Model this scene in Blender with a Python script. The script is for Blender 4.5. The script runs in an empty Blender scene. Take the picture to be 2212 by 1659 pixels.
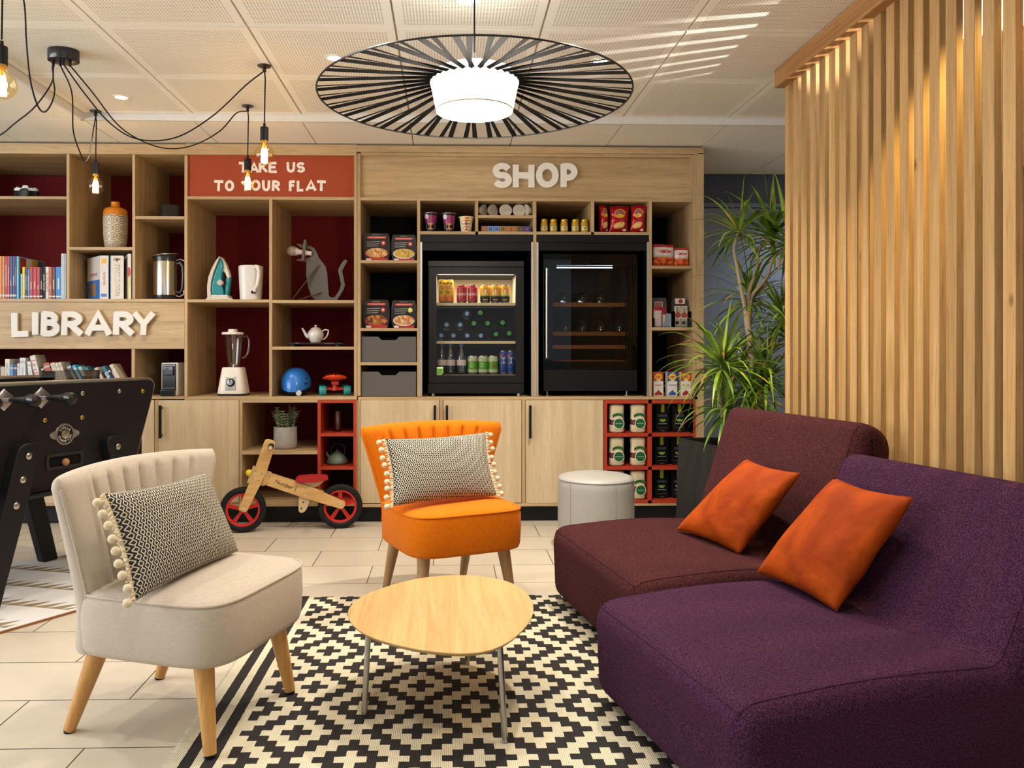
import bpy, math, random
from mathutils import Vector, Matrix, Euler
sc = bpy.context.scene
COL = sc.collection
R = math.radians
# ------------------------------------------------------------ camera
CAMZ = 1.066; F = 1724.0; PX0 = 1016.0; PY0 = 758.0
TH = math.atan(.027); CT = math.cos(TH); ST = math.sin(TH)
cd = bpy.data.cameras.new('camera'); cam = bpy.data.objects.new('camera', cd); COL.objects.link(cam)
cam.location = (0, 0, CAMZ); cam.rotation_euler = (R(90), 0, -TH)
cd.sensor_width = 36; cd.lens = F / 2212 * 36
cd.shift_x = (1106 - PX0) / 2212; cd.shift_y = (PY0 - 829.5) / 2212; cd.clip_start = .05
sc.camera = cam
# ------------------------------------------------------------ world, light, exposure
sc.view_settings.view_transform = 'Standard'; sc.view_settings.look = 'None'
sc.view_settings.gamma = 1; sc.view_settings.use_curve_mapping = False
sc.view_settings.exposure = 0.46
w = bpy.data.worlds.new('World'); sc.world = w; w.use_nodes = True
w.node_tree.nodes['Background'].inputs[0].default_value = (.86, .93, 1, 1)
w.node_tree.nodes['Background'].inputs[1].default_value = .24
def lamp(name, kind, loc, energy, color, rot=(0, 0, 0), **k):
    l = bpy.data.lights.new(name, kind); l.energy = energy; l.color = color
    for a, b in k.items(): setattr(l, a, b)
    o = bpy.data.objects.new(name, l); o.location = loc; o.rotation_euler = rot; COL.objects.link(o)
    return o
WARM = (1, .90, .76); DAY = (.92, .96, 1)
# daylight from the window front behind the camera and on the left
lamp('window_light_rear', 'AREA', (.2, -2.6, 1.9), 15, DAY, (R(78), 0, R(0)), shape='RECTANGLE', size=4.2, size_y=2.0)
lamp('window_light_left', 'AREA', (-4.2, 1.6, 1.7), 105, DAY, (R(80), 0, R(-78)), shape='RECTANGLE', size=3, size_y=1.8)
# sunlight bounced up through the slat screen on to the ceiling
lamp('bounced_sun', 'SPOT', (2.78, 2.75, 1.92), 330, (1, .96, .88), (R(118), 0, R(67)), shadow_soft_size=.012, spot_size=R(38), spot_blend=.35)
# warm downlight behind the screen
lamp('downlight_behind_screen', 'SPOT', (1.95, 2.24, 2.36), 60, (1, .68, .22), (0, 0, 0), shadow_soft_size=.03, spot_size=R(112), spot_blend=.35)
DOWN = [(-.515, 3.605), (.689, 3.612), (-1.701, 4.194), (.076, 2.997), (-1.70, 2.4), (-.51, 2.4), (.69, 2.4), (-.5, 1.2), (.7, 1.2)]
# ------------------------------------------------------------ photo geometry
def PX(px, Y):
    t = (px - PX0) / F
    return Y * (ST + t * CT) / (CT - t * ST)
def PZ(py, X, Y): return CAMZ + (PY0 - py) * (X * ST + Y * CT) / F
def at(px, py, Y):
    X = PX(px, Y); return Vector((X, Y, PZ(py, X, Y)))
def FL(px, py, z=0):
    d = F * (CAMZ - z) / (py - PY0); xc = (px - PX0) / F * d
    return Vector((xc * CT + d * ST, -xc * ST + d * CT, z))
def on_plane(px, py, P, N):
    t = (px - PX0) / F; u = (PY0 - py) / F
    D = Vector((t * CT + ST, -t * ST + CT, u)); O = Vector((0, 0, CAMZ)); N = Vector(N)
    return O + D * ((Vector(P) - O).dot(N) / D.dot(N))
# ------------------------------------------------------------ materials
def lin(h):
    h = h.lstrip('#'); c = [int(h[i:i + 2], 16) / 255 for i in (0, 2, 4)]
    return tuple((x / 12.92 if x <= .04045 else ((x + .055) / 1.055) ** 2.4) for x in c) + (1,)
MC = {}
def newmat(name):
    m = bpy.data.materials.new(name); m.use_nodes = True
    nt = m.node_tree; b = nt.nodes['Principled BSDF']
    return m, nt, b
def nd(nt, t, **k):
    n = nt.nodes.new(t)
    for a, b in k.items(): setattr(n, a, b)
    return n
def math_(nt, op, a, b=None, clamp=False):
    n = nt.nodes.new('ShaderNodeMath'); n.operation = op; n.use_clamp = clamp
    for i, v in enumerate((a, b)):
        if v is None: continue
        if isinstance(v, (int, float)): n.inputs[i].default_value = v
        else: nt.links.new(v, n.inputs[i])
    return n.outputs[0]
def pm(hexc, rough=.5, metal=0, var=.06, vs=30, bump=0, bs=200, sheen=0, coat=0, emit=0, ecol=None, stretch=(1, 1, 1)):
    key = (hexc, rough, metal, var, vs, bump, bs, sheen, coat, emit, ecol, stretch)
    if key in MC: return MC[key]
    m, nt, b = newmat('surface_' + hexc.lstrip('#'))
    c = lin(hexc)
    tc = nd(nt, 'ShaderNodeTexCoord'); mp = nd(nt, 'ShaderNodeMapping'); mp.inputs['Scale'].default_value = stretch
    nt.links.new(tc.outputs['Object'], mp.inputs[0])
    n = nd(nt, 'ShaderNodeTexNoise'); n.inputs['Scale'].default_value = vs; n.inputs['Detail'].default_value = 3
    nt.links.new(mp.outputs[0], n.inputs['Vector'])
    mx = nd(nt, 'ShaderNodeMix', data_type='RGBA')
    mx.inputs[6].default_value = tuple(x * (1 - var) for x in c[:3]) + (1,)
    mx.inputs[7].default_value = tuple(min(1, x * (1 + var)) for x in c[:3]) + (1,)
    nt.links.new(n.outputs[0], mx.inputs[0]); nt.links.new(mx.outputs[2], b.inputs['Base Color'])
    b.inputs['Roughness'].default_value = rough; b.inputs['Metallic'].default_value = metal
    if sum(c[:3]) < .09 and not coat: b.inputs['Specular IOR Level'].default_value = .22
    if sheen: b.inputs['Sheen Weight'].default_value = sheen; b.inputs['Sheen Tint'].default_value = tuple(min(1, x * 1.6 + .05) for x in c[:3]) + (1,)
    if coat: b.inputs['Coat Weight'].default_value = coat
    if emit: b.inputs['Emission Color'].default_value = lin(ecol or hexc); b.inputs['Emission Strength'].default_value = emit
    if bump:
        n2 = nd(nt, 'ShaderNodeTexNoise'); n2.inputs['Scale'].default_value = bs; n2.inputs['Detail'].default_value = 2
        nt.links.new(mp.outputs[0], n2.inputs['Vector'])
        bp = nd(nt, 'ShaderNodeBump'); bp.inputs['Strength'].default_value = bump; bp.inputs['Distance'].default_value = .002
        nt.links.new(n2.outputs[0], bp.inputs['Height']); nt.links.new(bp.outputs[0], b.inputs['Normal'])
    MC[key] = m; return m
def wood(c1, c2, c3, axis='z', rough=.5, scale=1, knots=False, bump=.15, cell=0):
    key = ('wood', c1, c2, c3, axis, rough, scale, knots, cell)
    if key in MC: return MC[key]
    m, nt, b = newmat('wood_grain_' + axis)
    tc = nd(nt, 'ShaderNodeTexCoord')
    s = {'x': (.05, 1, 1), 'y': (1, .05, 1), 'z': (1, 1, .05)}[axis]
    mp = nd(nt, 'ShaderNodeMapping'); mp.inputs['Scale'].default_value = tuple(v * scale for v in s)
    src = tc.outputs['Object']
    if cell:      # every board its own grain and tone
        sp = nd(nt, 'ShaderNodeSeparateXYZ'); nt.links.new(src, sp.inputs[0])
        idx = math_(nt, 'FLOOR', math_(nt, 'DIVIDE', sp.outputs[1], cell))
        cb = nd(nt, 'ShaderNodeCombineXYZ'); nt.links.new(math_(nt, 'ADD', sp.outputs[0], math_(nt, 'MULTIPLY', idx, 3.7)), cb.inputs[0])
        nt.links.new(sp.outputs[1], cb.inputs[1]); nt.links.new(math_(nt, 'ADD', sp.outputs[2], math_(nt, 'MULTIPLY', idx, 17.3)), cb.inputs[2])
        src = cb.outputs[0]
    nt.links.new(src, mp.inputs[0])
    n1 = nd(nt, 'ShaderNodeTexNoise'); n1.inputs['Scale'].default_value = 14; n1.inputs['Detail'].default_value = 4; n1.inputs['Distortion'].default_value = 1.2
    n2 = nd(nt, 'ShaderNodeTexNoise'); n2.inputs['Scale'].default_value = 160; n2.inputs['Detail'].default_value = 3
    for n in (n1, n2): nt.links.new(mp.outputs[0], n.inputs['Vector'])
    cr = nd(nt, 'ShaderNodeValToRGB'); e = cr.color_ramp.elements
    e[0].position = .32; e[0].color = lin(c1); e[1].position = .68; e[1].color = lin(c2)
    nt.links.new(n1.outputs[0], cr.inputs[0])
    mx = nd(nt, 'ShaderNodeMix', data_type='RGBA'); mx.inputs[7].default_value = lin(c3)
    nt.links.new(cr.outputs[0], mx.inputs[6])
    f = math_(nt, 'MULTIPLY', math_(nt, 'SUBTRACT', n2.outputs[0], .5, True), 2.2, True); nt.links.new(f, mx.inputs[0])
    col = mx.outputs[2]
    if cell:
        wn = nd(nt, 'ShaderNodeTexWhiteNoise', noise_dimensions='1D'); nt.links.new(idx, wn.inputs['W'])
        hs = nd(nt, 'ShaderNodeHueSaturation'); nt.links.new(col, hs.inputs['Color'])
        nt.links.new(math_(nt, 'ADD', math_(nt, 'MULTIPLY', wn.outputs[0], .3), .82), hs.inputs['Value']); col = hs.outputs[0]
    if knots:
        mk = nd(nt, 'ShaderNodeMapping'); mk.inputs['Scale'].default_value = (1, 1, .55); nt.links.new(src, mk.inputs[0])
        v = nd(nt, 'ShaderNodeTexVoronoi'); v.inputs['Scale'].default_value = 4.2; nt.links.new(mk.outputs[0], v.inputs['Vector'])
        k = math_(nt, 'SUBTRACT', 1, math_(nt, 'MULTIPLY', v.outputs['Distance'], 16), True)
        m2 = nd(nt, 'ShaderNodeMix', data_type='RGBA'); m2.inputs[7].default_value = lin('3a2213')
        nt.links.new(col, m2.inputs[6]); nt.links.new(k, m2.inputs[0]); col = m2.outputs[2]
    nt.links.new(col, b.inputs['Base Color']); b.inputs['Roughness'].default_value = rough
    bp = nd(nt, 'ShaderNodeBump'); bp.inputs['Strength'].default_value = bump; bp.inputs['Distance'].default_value = .001
    nt.links.new(n2.outputs[0], bp.inputs['Height']); nt.links.new(bp.outputs[0], b.inputs['Normal'])
    MC[key] = m; return m
def glassy(name, tint, ior=1.45, rough=.02, extra=0.0):
    if name in MC: return MC[name]
    m = bpy.data.materials.new(name); m.use_nodes = True; nt = m.node_tree; nt.nodes.clear()
    out = nd(nt, 'ShaderNodeOutputMaterial'); mix = nd(nt, 'ShaderNodeMixShader')
    tr = nd(nt, 'ShaderNodeBsdfTransparent'); tr.inputs[0].default_value = tint
    gl = nd(nt, 'ShaderNodeBsdfGlossy'); gl.inputs['Roughness'].default_value = rough
    fr = nd(nt, 'ShaderNodeFresnel'); fr.inputs[0].default_value = ior
    f = math_(nt, 'ADD', fr.outputs[0], extra, True)
    nt.links.new(f, mix.inputs[0]); nt.links.new(tr.outputs[0], mix.inputs[1]); nt.links.new(gl.outputs[0], mix.inputs[2])
    nt.links.new(mix.outputs[0], out.inputs[0]); MC[name] = m; return m
def thin_glass(name, tint, k=.05):
    if name in MC: return MC[name]
    m = bpy.data.materials.new(name); m.use_nodes = True; nt = m.node_tree; nt.nodes.clear()
    out = nd(nt, 'ShaderNodeOutputMaterial'); mix = nd(nt, 'ShaderNodeMixShader'); mix.inputs[0].default_value = k
    tr = nd(nt, 'ShaderNodeBsdfTransparent'); tr.inputs[0].default_value = tint
    gl = nd(nt, 'ShaderNodeBsdfGlossy'); gl.inputs['Roughness'].default_value = .03
    nt.links.new(tr.outputs[0], mix.inputs[1]); nt.links.new(gl.outputs[0], mix.inputs[2]); nt.links.new(mix.outputs[0], out.inputs[0]); MC[name] = m; return m
def emis(name, color, strength):
    key = (name, color, strength)
    if key in MC: return MC[key]
    m = bpy.data.materials.new(name); m.use_nodes = True; nt = m.node_tree; nt.nodes.clear()
    out = nd(nt, 'ShaderNodeOutputMaterial'); e = nd(nt, 'ShaderNodeEmission'); e.inputs[0].default_value = color; e.inputs[1].default_value = strength
    nt.links.new(e.outputs[0], out.inputs[0]); MC[key] = m; return m
OAKH = wood('a78a62', 'c4a87e', '8f7350', 'x'); OAKV = wood('bda583', 'd2be9c', 'aa9170', 'z'); OAKR = wood('a78a62', 'c3a67c', '907450', 'z')
BLACK = pm('17161a', .45); BLACKM = pm('121214', .35, coat=.3); DARKIN = pm('0e0d0e', .7)
RED = pm('b23a1c', .55); BACKRED = pm('66050c', .95); STEEL = pm('b8b6b0', .28, 1); CHROME = pm('d8d8d8', .15, 1); ALU = pm('b9b9b6', .4, .8)
WHITE = pm('e9e6df', .4); LEGW = wood('b88a54', 'cfa06a', 'a3763f', 'z', .35)
CLEAR = glassy('clear_glass', (.97, .98, .98, 1), 1.3); 
# ------------------------------------------------------------ mesh builder
def basis(d):
    d = Vector(d).normalized(); a = Vector((0, 0, 1)) if abs(d.z) < .9 else Vector((1, 0, 0))
    u = d.cross(a).normalized(); return u, d.cross(u).normalized()
TXT = {}
class MB:
    def __init__(s): s.v = []; s.f = []; s.m = []
    def add(s, vs, fs, mi=0, M=None):
        o = len(s.v)
        for p in vs: s.v.append(tuple(M @ Vector(p)) if M is not None else tuple(p))
        for f in fs: s.f.append([i + o for i in f]); s.m.append(mi)
        return s
    def box(s, x0, x1, y0, y1, z0, z1, mi=0, M=None):
        return s.add([(x0, y0, z0), (x1, y0, z0), (x1, y1, z0), (x0, y1, z0), (x0, y0, z1), (x1, y0, z1), (x1, y1, z1), (x0, y1, z1)],
              [(3, 2, 1, 0), (4, 5, 6, 7), (0, 1, 5, 4), (1, 2, 6, 5), (2, 3, 7, 6), (3, 0, 4, 7)], mi, M)
    def prism(s, poly, a0, a1, axis='y', mi=0, M=None):
        f = {'y': lambda u, v, a: (u, a, v), 'x': lambda u, v, a: (a, u, v), 'z': lambda u, v, a: (u, v, a)}[axis]
        n = len(poly); vs = [f(u, v, a0) for u, v in poly] + [f(u, v, a1) for u, v in poly]
        return s.add(vs, [tuple(range(n))[::-1], tuple(range(n, 2 * n))] + [(i, (i + 1) % n, n + (i + 1) % n, n + i) for i in range(n)], mi, M)
    def loft(s, rings, mi=0, cap=True, M=None, mis=None):
        n = len(rings[0]); vs = [p for r in rings for p in r]; o = len(s.v)
        s.add(vs, [], 0, M)
        for k in range(len(rings) - 1):
            for i in range(n):
                j = (i + 1) % n
                s.f.append([o + k * n + i, o + k * n + j, o + (k + 1) * n + j, o + (k + 1) * n + i]); s.m.append(mis[k] if mis else mi)
        if cap:
            s.f.append([o + i for i in range(n)][::-1]); s.m.append(mis[0] if mis else mi)
            s.f.append([o + (len(rings) - 1) * n + i for i in range(n)]); s.m.append(mis[-1] if mis else mi)
        return s
    def cyl(s, p0, p1, r0, r1=None, n=16, mi=0, M=None, cap=True):
        r1 = r0 if r1 is None else r1; p0 = Vector(p0); p1 = Vector(p1); u, w_ = basis(p1 - p0)
        rg = [[p + (u * math.cos(2 * math.pi * i / n) + w_ * math.sin(2 * math.pi * i / n)) * r for i in range(n)] for p, r in ((p0, r0), (p1, r1))]
        return s.loft(rg, mi, cap, M)
    def lathe(s, prof, c=(0, 0, 0), n=32, mi=0, M=None, mis=None, cap=True):
        rg = [[(c[0] + max(r, 1e-4) * math.cos(2 * math.pi * i / n), c[1] + max(r, 1e-4) * math.sin(2 * math.pi * i / n), c[2] + z) for i in range(n)] for r, z in prof]
        return s.loft(rg, mi, cap, M, mis)
    def tube(s, pts, r, n=8, mi=0, M=None, flat=None):
        pts = [Vector(p) for p in pts]; rg = []; u = None
        for i, p in enumerate(pts):
            d = (pts[min(i + 1, len(pts) - 1)] - pts[max(i - 1, 0)])
            if d.length < 1e-9: d = Vector((0, 0, 1))
            d.normalize()
            if u is None: u, _ = basis(d)
            u = (u - d * u.dot(d)).normalized(); w_ = d.cross(u)
            rr = r[i] if isinstance(r, (list, tuple)) else r
            rg.append([p + (u * math.cos(2 * math.pi * k / n) + w_ * math.sin(2 * math.pi * k / n) * (flat or 1)) * rr for k in range(n)])
        return s.loft(rg, mi, True, M)
    def sph(s, c, r, n=16, mi=0, scl=(1, 1, 1), M=None):
        h = n // 2
        rg = [[(c[0] + r * scl[0] * max(math.sin(math.pi * k / h), 1e-3) * math.cos(2 * math.pi * i / n), c[1] + r * scl[1] * max(math.sin(math.pi * k / h), 1e-3) * math.sin(2 * math.pi * i / n),
                c[2] - r * scl[2] * math.cos(math.pi * k / h)) for i in range(n)] for k in range(h + 1)]
        return s.loft(rg, mi, True, M)
    def grid(s, fn, nu, nv, mi=0, M=None):
        vs = [fn(i / nu, j / nv) for j in range(nv + 1) for i in range(nu + 1)]
        return s.add(vs, [(j * (nu + 1) + i, j * (nu + 1) + i + 1, (j + 1) * (nu + 1) + i + 1, (j + 1) * (nu + 1) + i) for j in range(nv) for i in range(nu)], mi, M)
    def text(s, body, M, size=1, ext=.0, mi=0, width=None, height=None):
        if body not in TXT:
            c = bpy.data.curves.new('lettering', 'FONT'); c.body = body; c.align_x = 'CENTER'; c.align_y = 'CENTER'; c.size = 1; c.resolution_u = 3
            o = bpy.data.objects.new('lettering', c); me = bpy.data.meshes.new_from_object(o)
            vs = [v.co.copy() for v in me.vertices]; fs = [tuple(p.vertices) for p in me.polygons]
            xs = [v.x for v in vs] or [0]; ys = [v.y for v in vs] or [0]
            cx = (min(xs) + max(xs)) / 2; cy = (min(ys) + max(ys)) / 2
            TXT[body] = ([(v.x - cx, v.y - cy) for v in vs], fs, max(xs) - min(xs), max(ys) - min(ys))
            bpy.data.objects.remove(o); bpy.data.curves.remove(c); bpy.data.meshes.remove(me)
        vs, fs, wd, hg = TXT[body]
        sx = width / wd if width else size; sy = height / hg if height else (sx if width else size)
        if height and not width: sx = sy
        return s.add([(x * sx, y * sy, ext) for x, y in vs], fs, mi, M)
    def build(s, name, mats, parent=None, world=False, bev=0, seg=2, ang=38, smooth=True, sub=0, loc=None, fix=True):
        me = bpy.data.meshes.new(name); me.from_pydata(s.v, [], s.f)
        mats = mats if isinstance(mats, (list, tuple)) else [mats]
        for m in mats: me.materials.append(m)
        for i, p in enumerate(me.polygons): p.material_index = s.m[i]
        if fix:
            import bmesh
            bm = bmesh.new(); bm.from_mesh(me); bmesh.ops.recalc_face_normals(bm, faces=bm.faces[:]); bm.to_mesh(me); bm.free()
        if smooth: me.shade_smooth(); me.set_sharp_from_angle(angle=R(ang))
        o = bpy.data.objects.new(name, me); COL.objects.link(o)
        if parent is not None:
            o.parent = parent
            if world:
                t = Vector((0, 0, 0)); p = parent
                while p is not None: t += Vector(p.location); p = p.parent
                o.location = -t
        if loc is not None: o.location = loc
        if bev:
            b = o.modifiers.new('bevel', 'BEVEL'); b.width = bev; b.segments = seg; b.limit_method = 'ANGLE'; b.angle_limit = R(40); b.harden_normals = False
        if sub:
            b = o.modifiers.new('subdivision', 'SUBSURF'); b.levels = sub; b.render_levels = sub
        return o
def tag(o, label, cat, group=None):
    o['label'] = label; o['category'] = cat
    if group: o['group'] = group
    return o
def thing(name, label, cat, loc=(0, 0, 0), rz=0, group=None, rot=None):
    o = bpy.data.objects.new(name, None); o.empty_display_size = .05; COL.objects.link(o); o.location = loc; o.rotation_euler = rot or (0, 0, rz)
    return tag(o, label, cat, group)
def struct(o): o['kind'] = 'structure'; return o
def dup(root, loc, rz=None, label=None, group=None, scale=None):
    r = root.copy(); COL.objects.link(r); r.location = loc
    if rz is not None: r.rotation_euler = (0, 0, rz)
    if label: r['label'] = label
    if group: r['group'] = group
    if scale: r.scale = scale
    for ch in list(root.children):
        c = ch.copy(); COL.objects.link(c); c.parent = r
        for g in ch.children:
            d = g.copy(); COL.objects.link(d); d.parent = c
    return r
def spow(a, e): return math.copysign(abs(a) ** e, a)
def sring(cx, cy, z, wx, wy, e, n=48): return [(cx + wx * spow(math.cos(2 * math.pi * i / n), e), cy + wy * spow(math.sin(2 * math.pi * i / n), e), z) for i in range(n)]
def FR(x, y, z): return Matrix(((1, 0, 0, x), (0, 0, -1, y), (0, 1, 0, z), (0, 0, 0, 1)))   # text upright, facing -Y
def FRV(x, y, z, up=True): return FR(x, y, z) @ Matrix.Rotation(R(90 if up else -90), 4, 'Z')
def rrect(x0, x1, z0, z1, r, n=5):
    o = []
    for cx, cz, a in ((x1 - r, z1 - r, 0), (x0 + r, z1 - r, 90), (x0 + r, z0 + r, 180), (x1 - r, z0 + r, 270)):
        for k in range(n + 1): t = R(a + 90 * k / n); o.append((cx + r * math.cos(t), cz + r * math.sin(t)))
    return o
# ============================================================ THE ROOM
ZC = 2.384; ZL = 2.345; YS = 4.47; XJ = -.219; XS = -2.019
def floor_mat():
    m, nt, b = newmat('floor_tiles')
    tc = nd(nt, 'ShaderNodeTexCoord'); mp = nd(nt, 'ShaderNodeMapping'); mp.inputs['Location'].default_value = (.077 + .6, -.069, 0)
    nt.links.new(tc.outputs['Object'], mp.inputs[0])
    br = nd(nt, 'ShaderNodeTexBrick'); br.offset = .5; br.offset_frequency = 2
    for k, v in (('Scale', 1), ('Mortar Size', .0022), ('Mortar Smooth', .1), ('Brick Width', .6), ('Row Height', .3), ('Bias', 0)): br.inputs[k].default_value = v
    br.inputs['Color1'].default_value = lin('d6ccba'); br.inputs['Color2'].default_value = lin('cfc5b2'); br.inputs['Mortar'].default_value = lin('4a443e')
    nt.links.new(mp.outputs[0], br.inputs['Vector'])
    n = nd(nt, 'ShaderNodeTexNoise'); n.inputs['Scale'].default_value = 5; n.inputs['Detail'].default_value = 5; nt.links.new(tc.outputs['Object'], n.inputs['Vector'])
    mx = nd(nt, 'ShaderNodeMix', data_type='RGBA', blend_type='MULTIPLY'); mx.inputs[0].default_value = .16
    nt.links.new(br.outputs[0], mx.inputs[6]); nt.links.new(n.outputs[0], mx.inputs[7]); nt.links.new(mx.outputs[2], b.inputs['Base Color'])
    b.inputs['Roughness'].default_value = .32
    bp = nd(nt, 'ShaderNodeBump'); bp.inputs['Strength'].default_value = .4; bp.inputs['Distance'].default_value = .002; bp.invert = True
    nt.links.new(br.outputs['Fac'], bp.inputs['Height']); nt.links.new(bp.outputs[0], b.inputs['Normal'])
    return m
struct(MB().box(-5.2, 4.2, -3.2, 5.72, -.08, 0).build('floor', floor_mat()))
def ceil_mat():
    m, nt, b = newmat('perforated_ceiling_panel')
    tc = nd(nt, 'ShaderNodeTexCoord'); sp = nd(nt, 'ShaderNodeSeparateXYZ'); nt.links.new(tc.outputs['Object'], sp.inputs[0])
    tx = math_(nt, 'MULTIPLY', math_(nt, 'FRACT', math_(nt, 'DIVIDE', math_(nt, 'SUBTRACT', sp.outputs[0], XJ - 6), .6)), .6)
    ty = math_(nt, 'MULTIPLY', math_(nt, 'FRACT', math_(nt, 'DIVIDE', math_(nt, 'SUBTRACT', sp.outputs[1], YS - 6), .6)), .6)
    ex = math_(nt, 'ABSOLUTE', math_(nt, 'SUBTRACT', tx, .3)); ey = math_(nt, 'ABSOLUTE', math_(nt, 'SUBTRACT', ty, .3))
    inside = math_(nt, 'LESS_THAN', math_(nt, 'MAXIMUM', ex, ey), .2625)
    P = .0125
    hx = math_(nt, 'SUBTRACT', math_(nt, 'FRACT', math_(nt, 'DIVIDE', tx, P)), .5); hy = math_(nt, 'SUBTRACT', math_(nt, 'FRACT', math_(nt, 'DIVIDE', ty, P)), .5)
    d = math_(nt, 'SQRT', math_(nt, 'ADD', math_(nt, 'MULTIPLY', hx, hx), math_(nt, 'MULTIPLY', hy, hy)))
    hole = math_(nt, 'MULTIPLY', math_(nt, 'LESS_THAN', d, .26), inside)
    mx = nd(nt, 'ShaderNodeMix', data_type='RGBA'); mx.inputs[6].default_value = lin('efebe3'); mx.inputs[7].default_value = lin('a89e8e')
    nt.links.new(hole, mx.inputs[0]); nt.links.new(mx.outputs[2], b.inputs['Base Color']); b.inputs['Roughness'].default_value = .7
    return m
CW = pm('ece9e2', .7, var=.02)
mb = MB().box(XS, 4.2, -1.53, YS, ZC + .012, ZC + .03, 1)
for i in range(11):
    for j in range(10):
        x = XS + .6 * i; y = YS - .6 * (j + 1)
        if x + .6 > 4.2: continue
        mb.box(x + .0045, x + .5955, y + .0045, y + .5955, ZC, ZC + .014)
c_ = struct(mb.build('ceiling', [ceil_mat(), pm('b7a78c', .8)]))
mb = MB()
for i in range(-6, 12):
    for j in range(0, 3):
        x = XS + .6 * i; y0 = YS + .6 * j; y1 = min(y0 + .6, 5.72)
        if x + .6 > 4.3 or x < -5.3: continue
        mb.box(x + .003, x + .597, y0 + .003, y1 - .003, ZL, ZL + .012)
for i in range(-6, 0):
    for j in range(-10, 0):
        x = XS + .6 * i; y0 = YS + .6 * j
        if x < -5.3: continue
        mb.box(x + .003, x + .597, y0 + .003, y0 + .597, ZL, ZL + .012)
mb.box(-5.3, 4.2, YS + .022, 5.72, ZL + .01, ZL + .06, 1); mb.box(-5.3, XS - .022, -1.53, YS + .02, ZL + .01, ZL + .06, 1)
struct(mb.build('ceiling_border', [CW, pm('6a6154', .8)]))
struct(MB().box(XS - .02, 4.2, YS, YS + .018, ZL - .001, ZC + .02).box(XS - .018, XS, -1.53, YS + .01, ZL - .001, ZC + .02).build('trim_1', pm('d8d6d2', .5)))
WALLB = pm('434b5e', .42, var=.05, vs=6, bump=.2, bs=60)
struct(MB().box(-5.3, 4.2, 5.72, 5.84, 0, 2.42).build('wall_back', WALLB))
struct(MB().box(-5.42, -5.3, -3.2, 5.84, 0, 2.42).build('wall_left', pm('d9d2c4', .7)))
struct(MB().box(4.2, 4.32, -3.2, 5.84, 0, 2.42).build('wall_right', pm('e6e3dc', .7)))
# door in the back wall behind the plant
DOORM = pm('77849a', .33, var=.05, vs=5, bump=.15, bs=40)
d_ = struct(MB().box(1.66, 2.72, 5.70, 5.72, 0, 2.095).build('door_1', DOORM, bev=.003))
MB().box(1.60, 2.78, 5.692, 5.722, 2.10, 2.13).box(1.615, 1.655, 5.692, 5.722, 0, 2.10).box(2.725, 2.775, 5.692, 5.722, 0, 2.10).build('door_frame', pm('6a7690', .4), d_)
p = at(1524, 761, 5.66)
MB().cyl((p.x + .0, 5.70, p.z), (p.x, 5.64, p.z), .009).cyl((p.x - .0, 5.645, p.z), (p.x + .12, 5.645, p.z), .009).build('door_handle', CHROME, d_)
# recessed downlights
for i, (x, y) in enumerate(DOWN):
    lab = {0: 'recessed round downlight left of the big ribbed pendant', 1: 'recessed round downlight right of the big ribbed pendant', 2: 'recessed round downlight beside the spider lamp hook near the shelves',
           3: 'recessed round downlight at the cable top of the ribbed pendant'}.get(i)
    t = thing('downlight', lab or 'recessed round downlight in the perforated ceiling over the seating', 'downlight', (x, y, ZC), group='recessed ceiling downlights')
    MB().lathe([(.031, -.003), (.040, -.004), (.047, -.002), (.047, .002), (.031, .002)], n=28, cap=False).build('trim_ring', pm('e8e6e0', .4), t)
    MB().lathe([(.0, -.0015), (.031, -.0015)], n=24, cap=False).build('lens', emis('downlight_lens', (1, .88, .68, 1), 14), t)
    lamp('downlight_beam', 'SPOT', (x, y, ZC - .012), 120 if i == 1 else 30, WARM, shadow_soft_size=.03, spot_size=R(118), spot_blend=.8)
t = thing('downlight', 'recessed round downlight over the grey door behind the plant', 'downlight', (2.5, 5.25, ZL), group='recessed ceiling downlights')
MB().lathe([(.031, -.003), (.040, -.004), (.047, -.002), (.047, .002), (.031, .002)], n=28, cap=False).build('trim_ring', pm('e8e6e0', .4), t)
MB().lathe([(.0, -.0015), (.031, -.0015)], n=24, cap=False).build('lens', emis('downlight_lens', (1, .88, .68, 1), 14), t)
lamp('downlight_beam', 'SPOT', (2.5, 5.25, ZL - .012), 26, (.95, .97, 1), shadow_soft_size=.03, spot_size=R(120), spot_blend=.8)
# ============================================================ SLAT SCREEN
SX = 1.57; SP = .0862
t = thing('slat_screen', 'tall oak slat screen with a top beam beside the purple sofas', 'slat screen', (SX, 2.4, 0))
mb = MB(); n = 0; y = 3.688
while y > -.2:
    mb.box(SX, SX + .0235, y - .052, y, .05, ZC - .086)
    y -= SP
mb.build('slat_panel', wood('a9834f', 'cca672', '8f6a3c', 'z', .5, knots=True, cell=SP), t, world=True, bev=.0015, seg=1)
MB().box(SX - .042, SX + .075, -.25, 3.706, ZC - .086, ZC - .002).build('top_beam', wood('9a6c3e', 'b98a58', '84592f', 'y', .5), t, world=True, bev=.002, seg=1)
MB().box(SX - .02, SX + .06, -.25, 3.706, .0, .05).build('bottom_rail', wood('9a6c3e', 'b98a58', '84592f', 'y', .5), t, world=True, bev=.002, seg=1)
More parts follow.
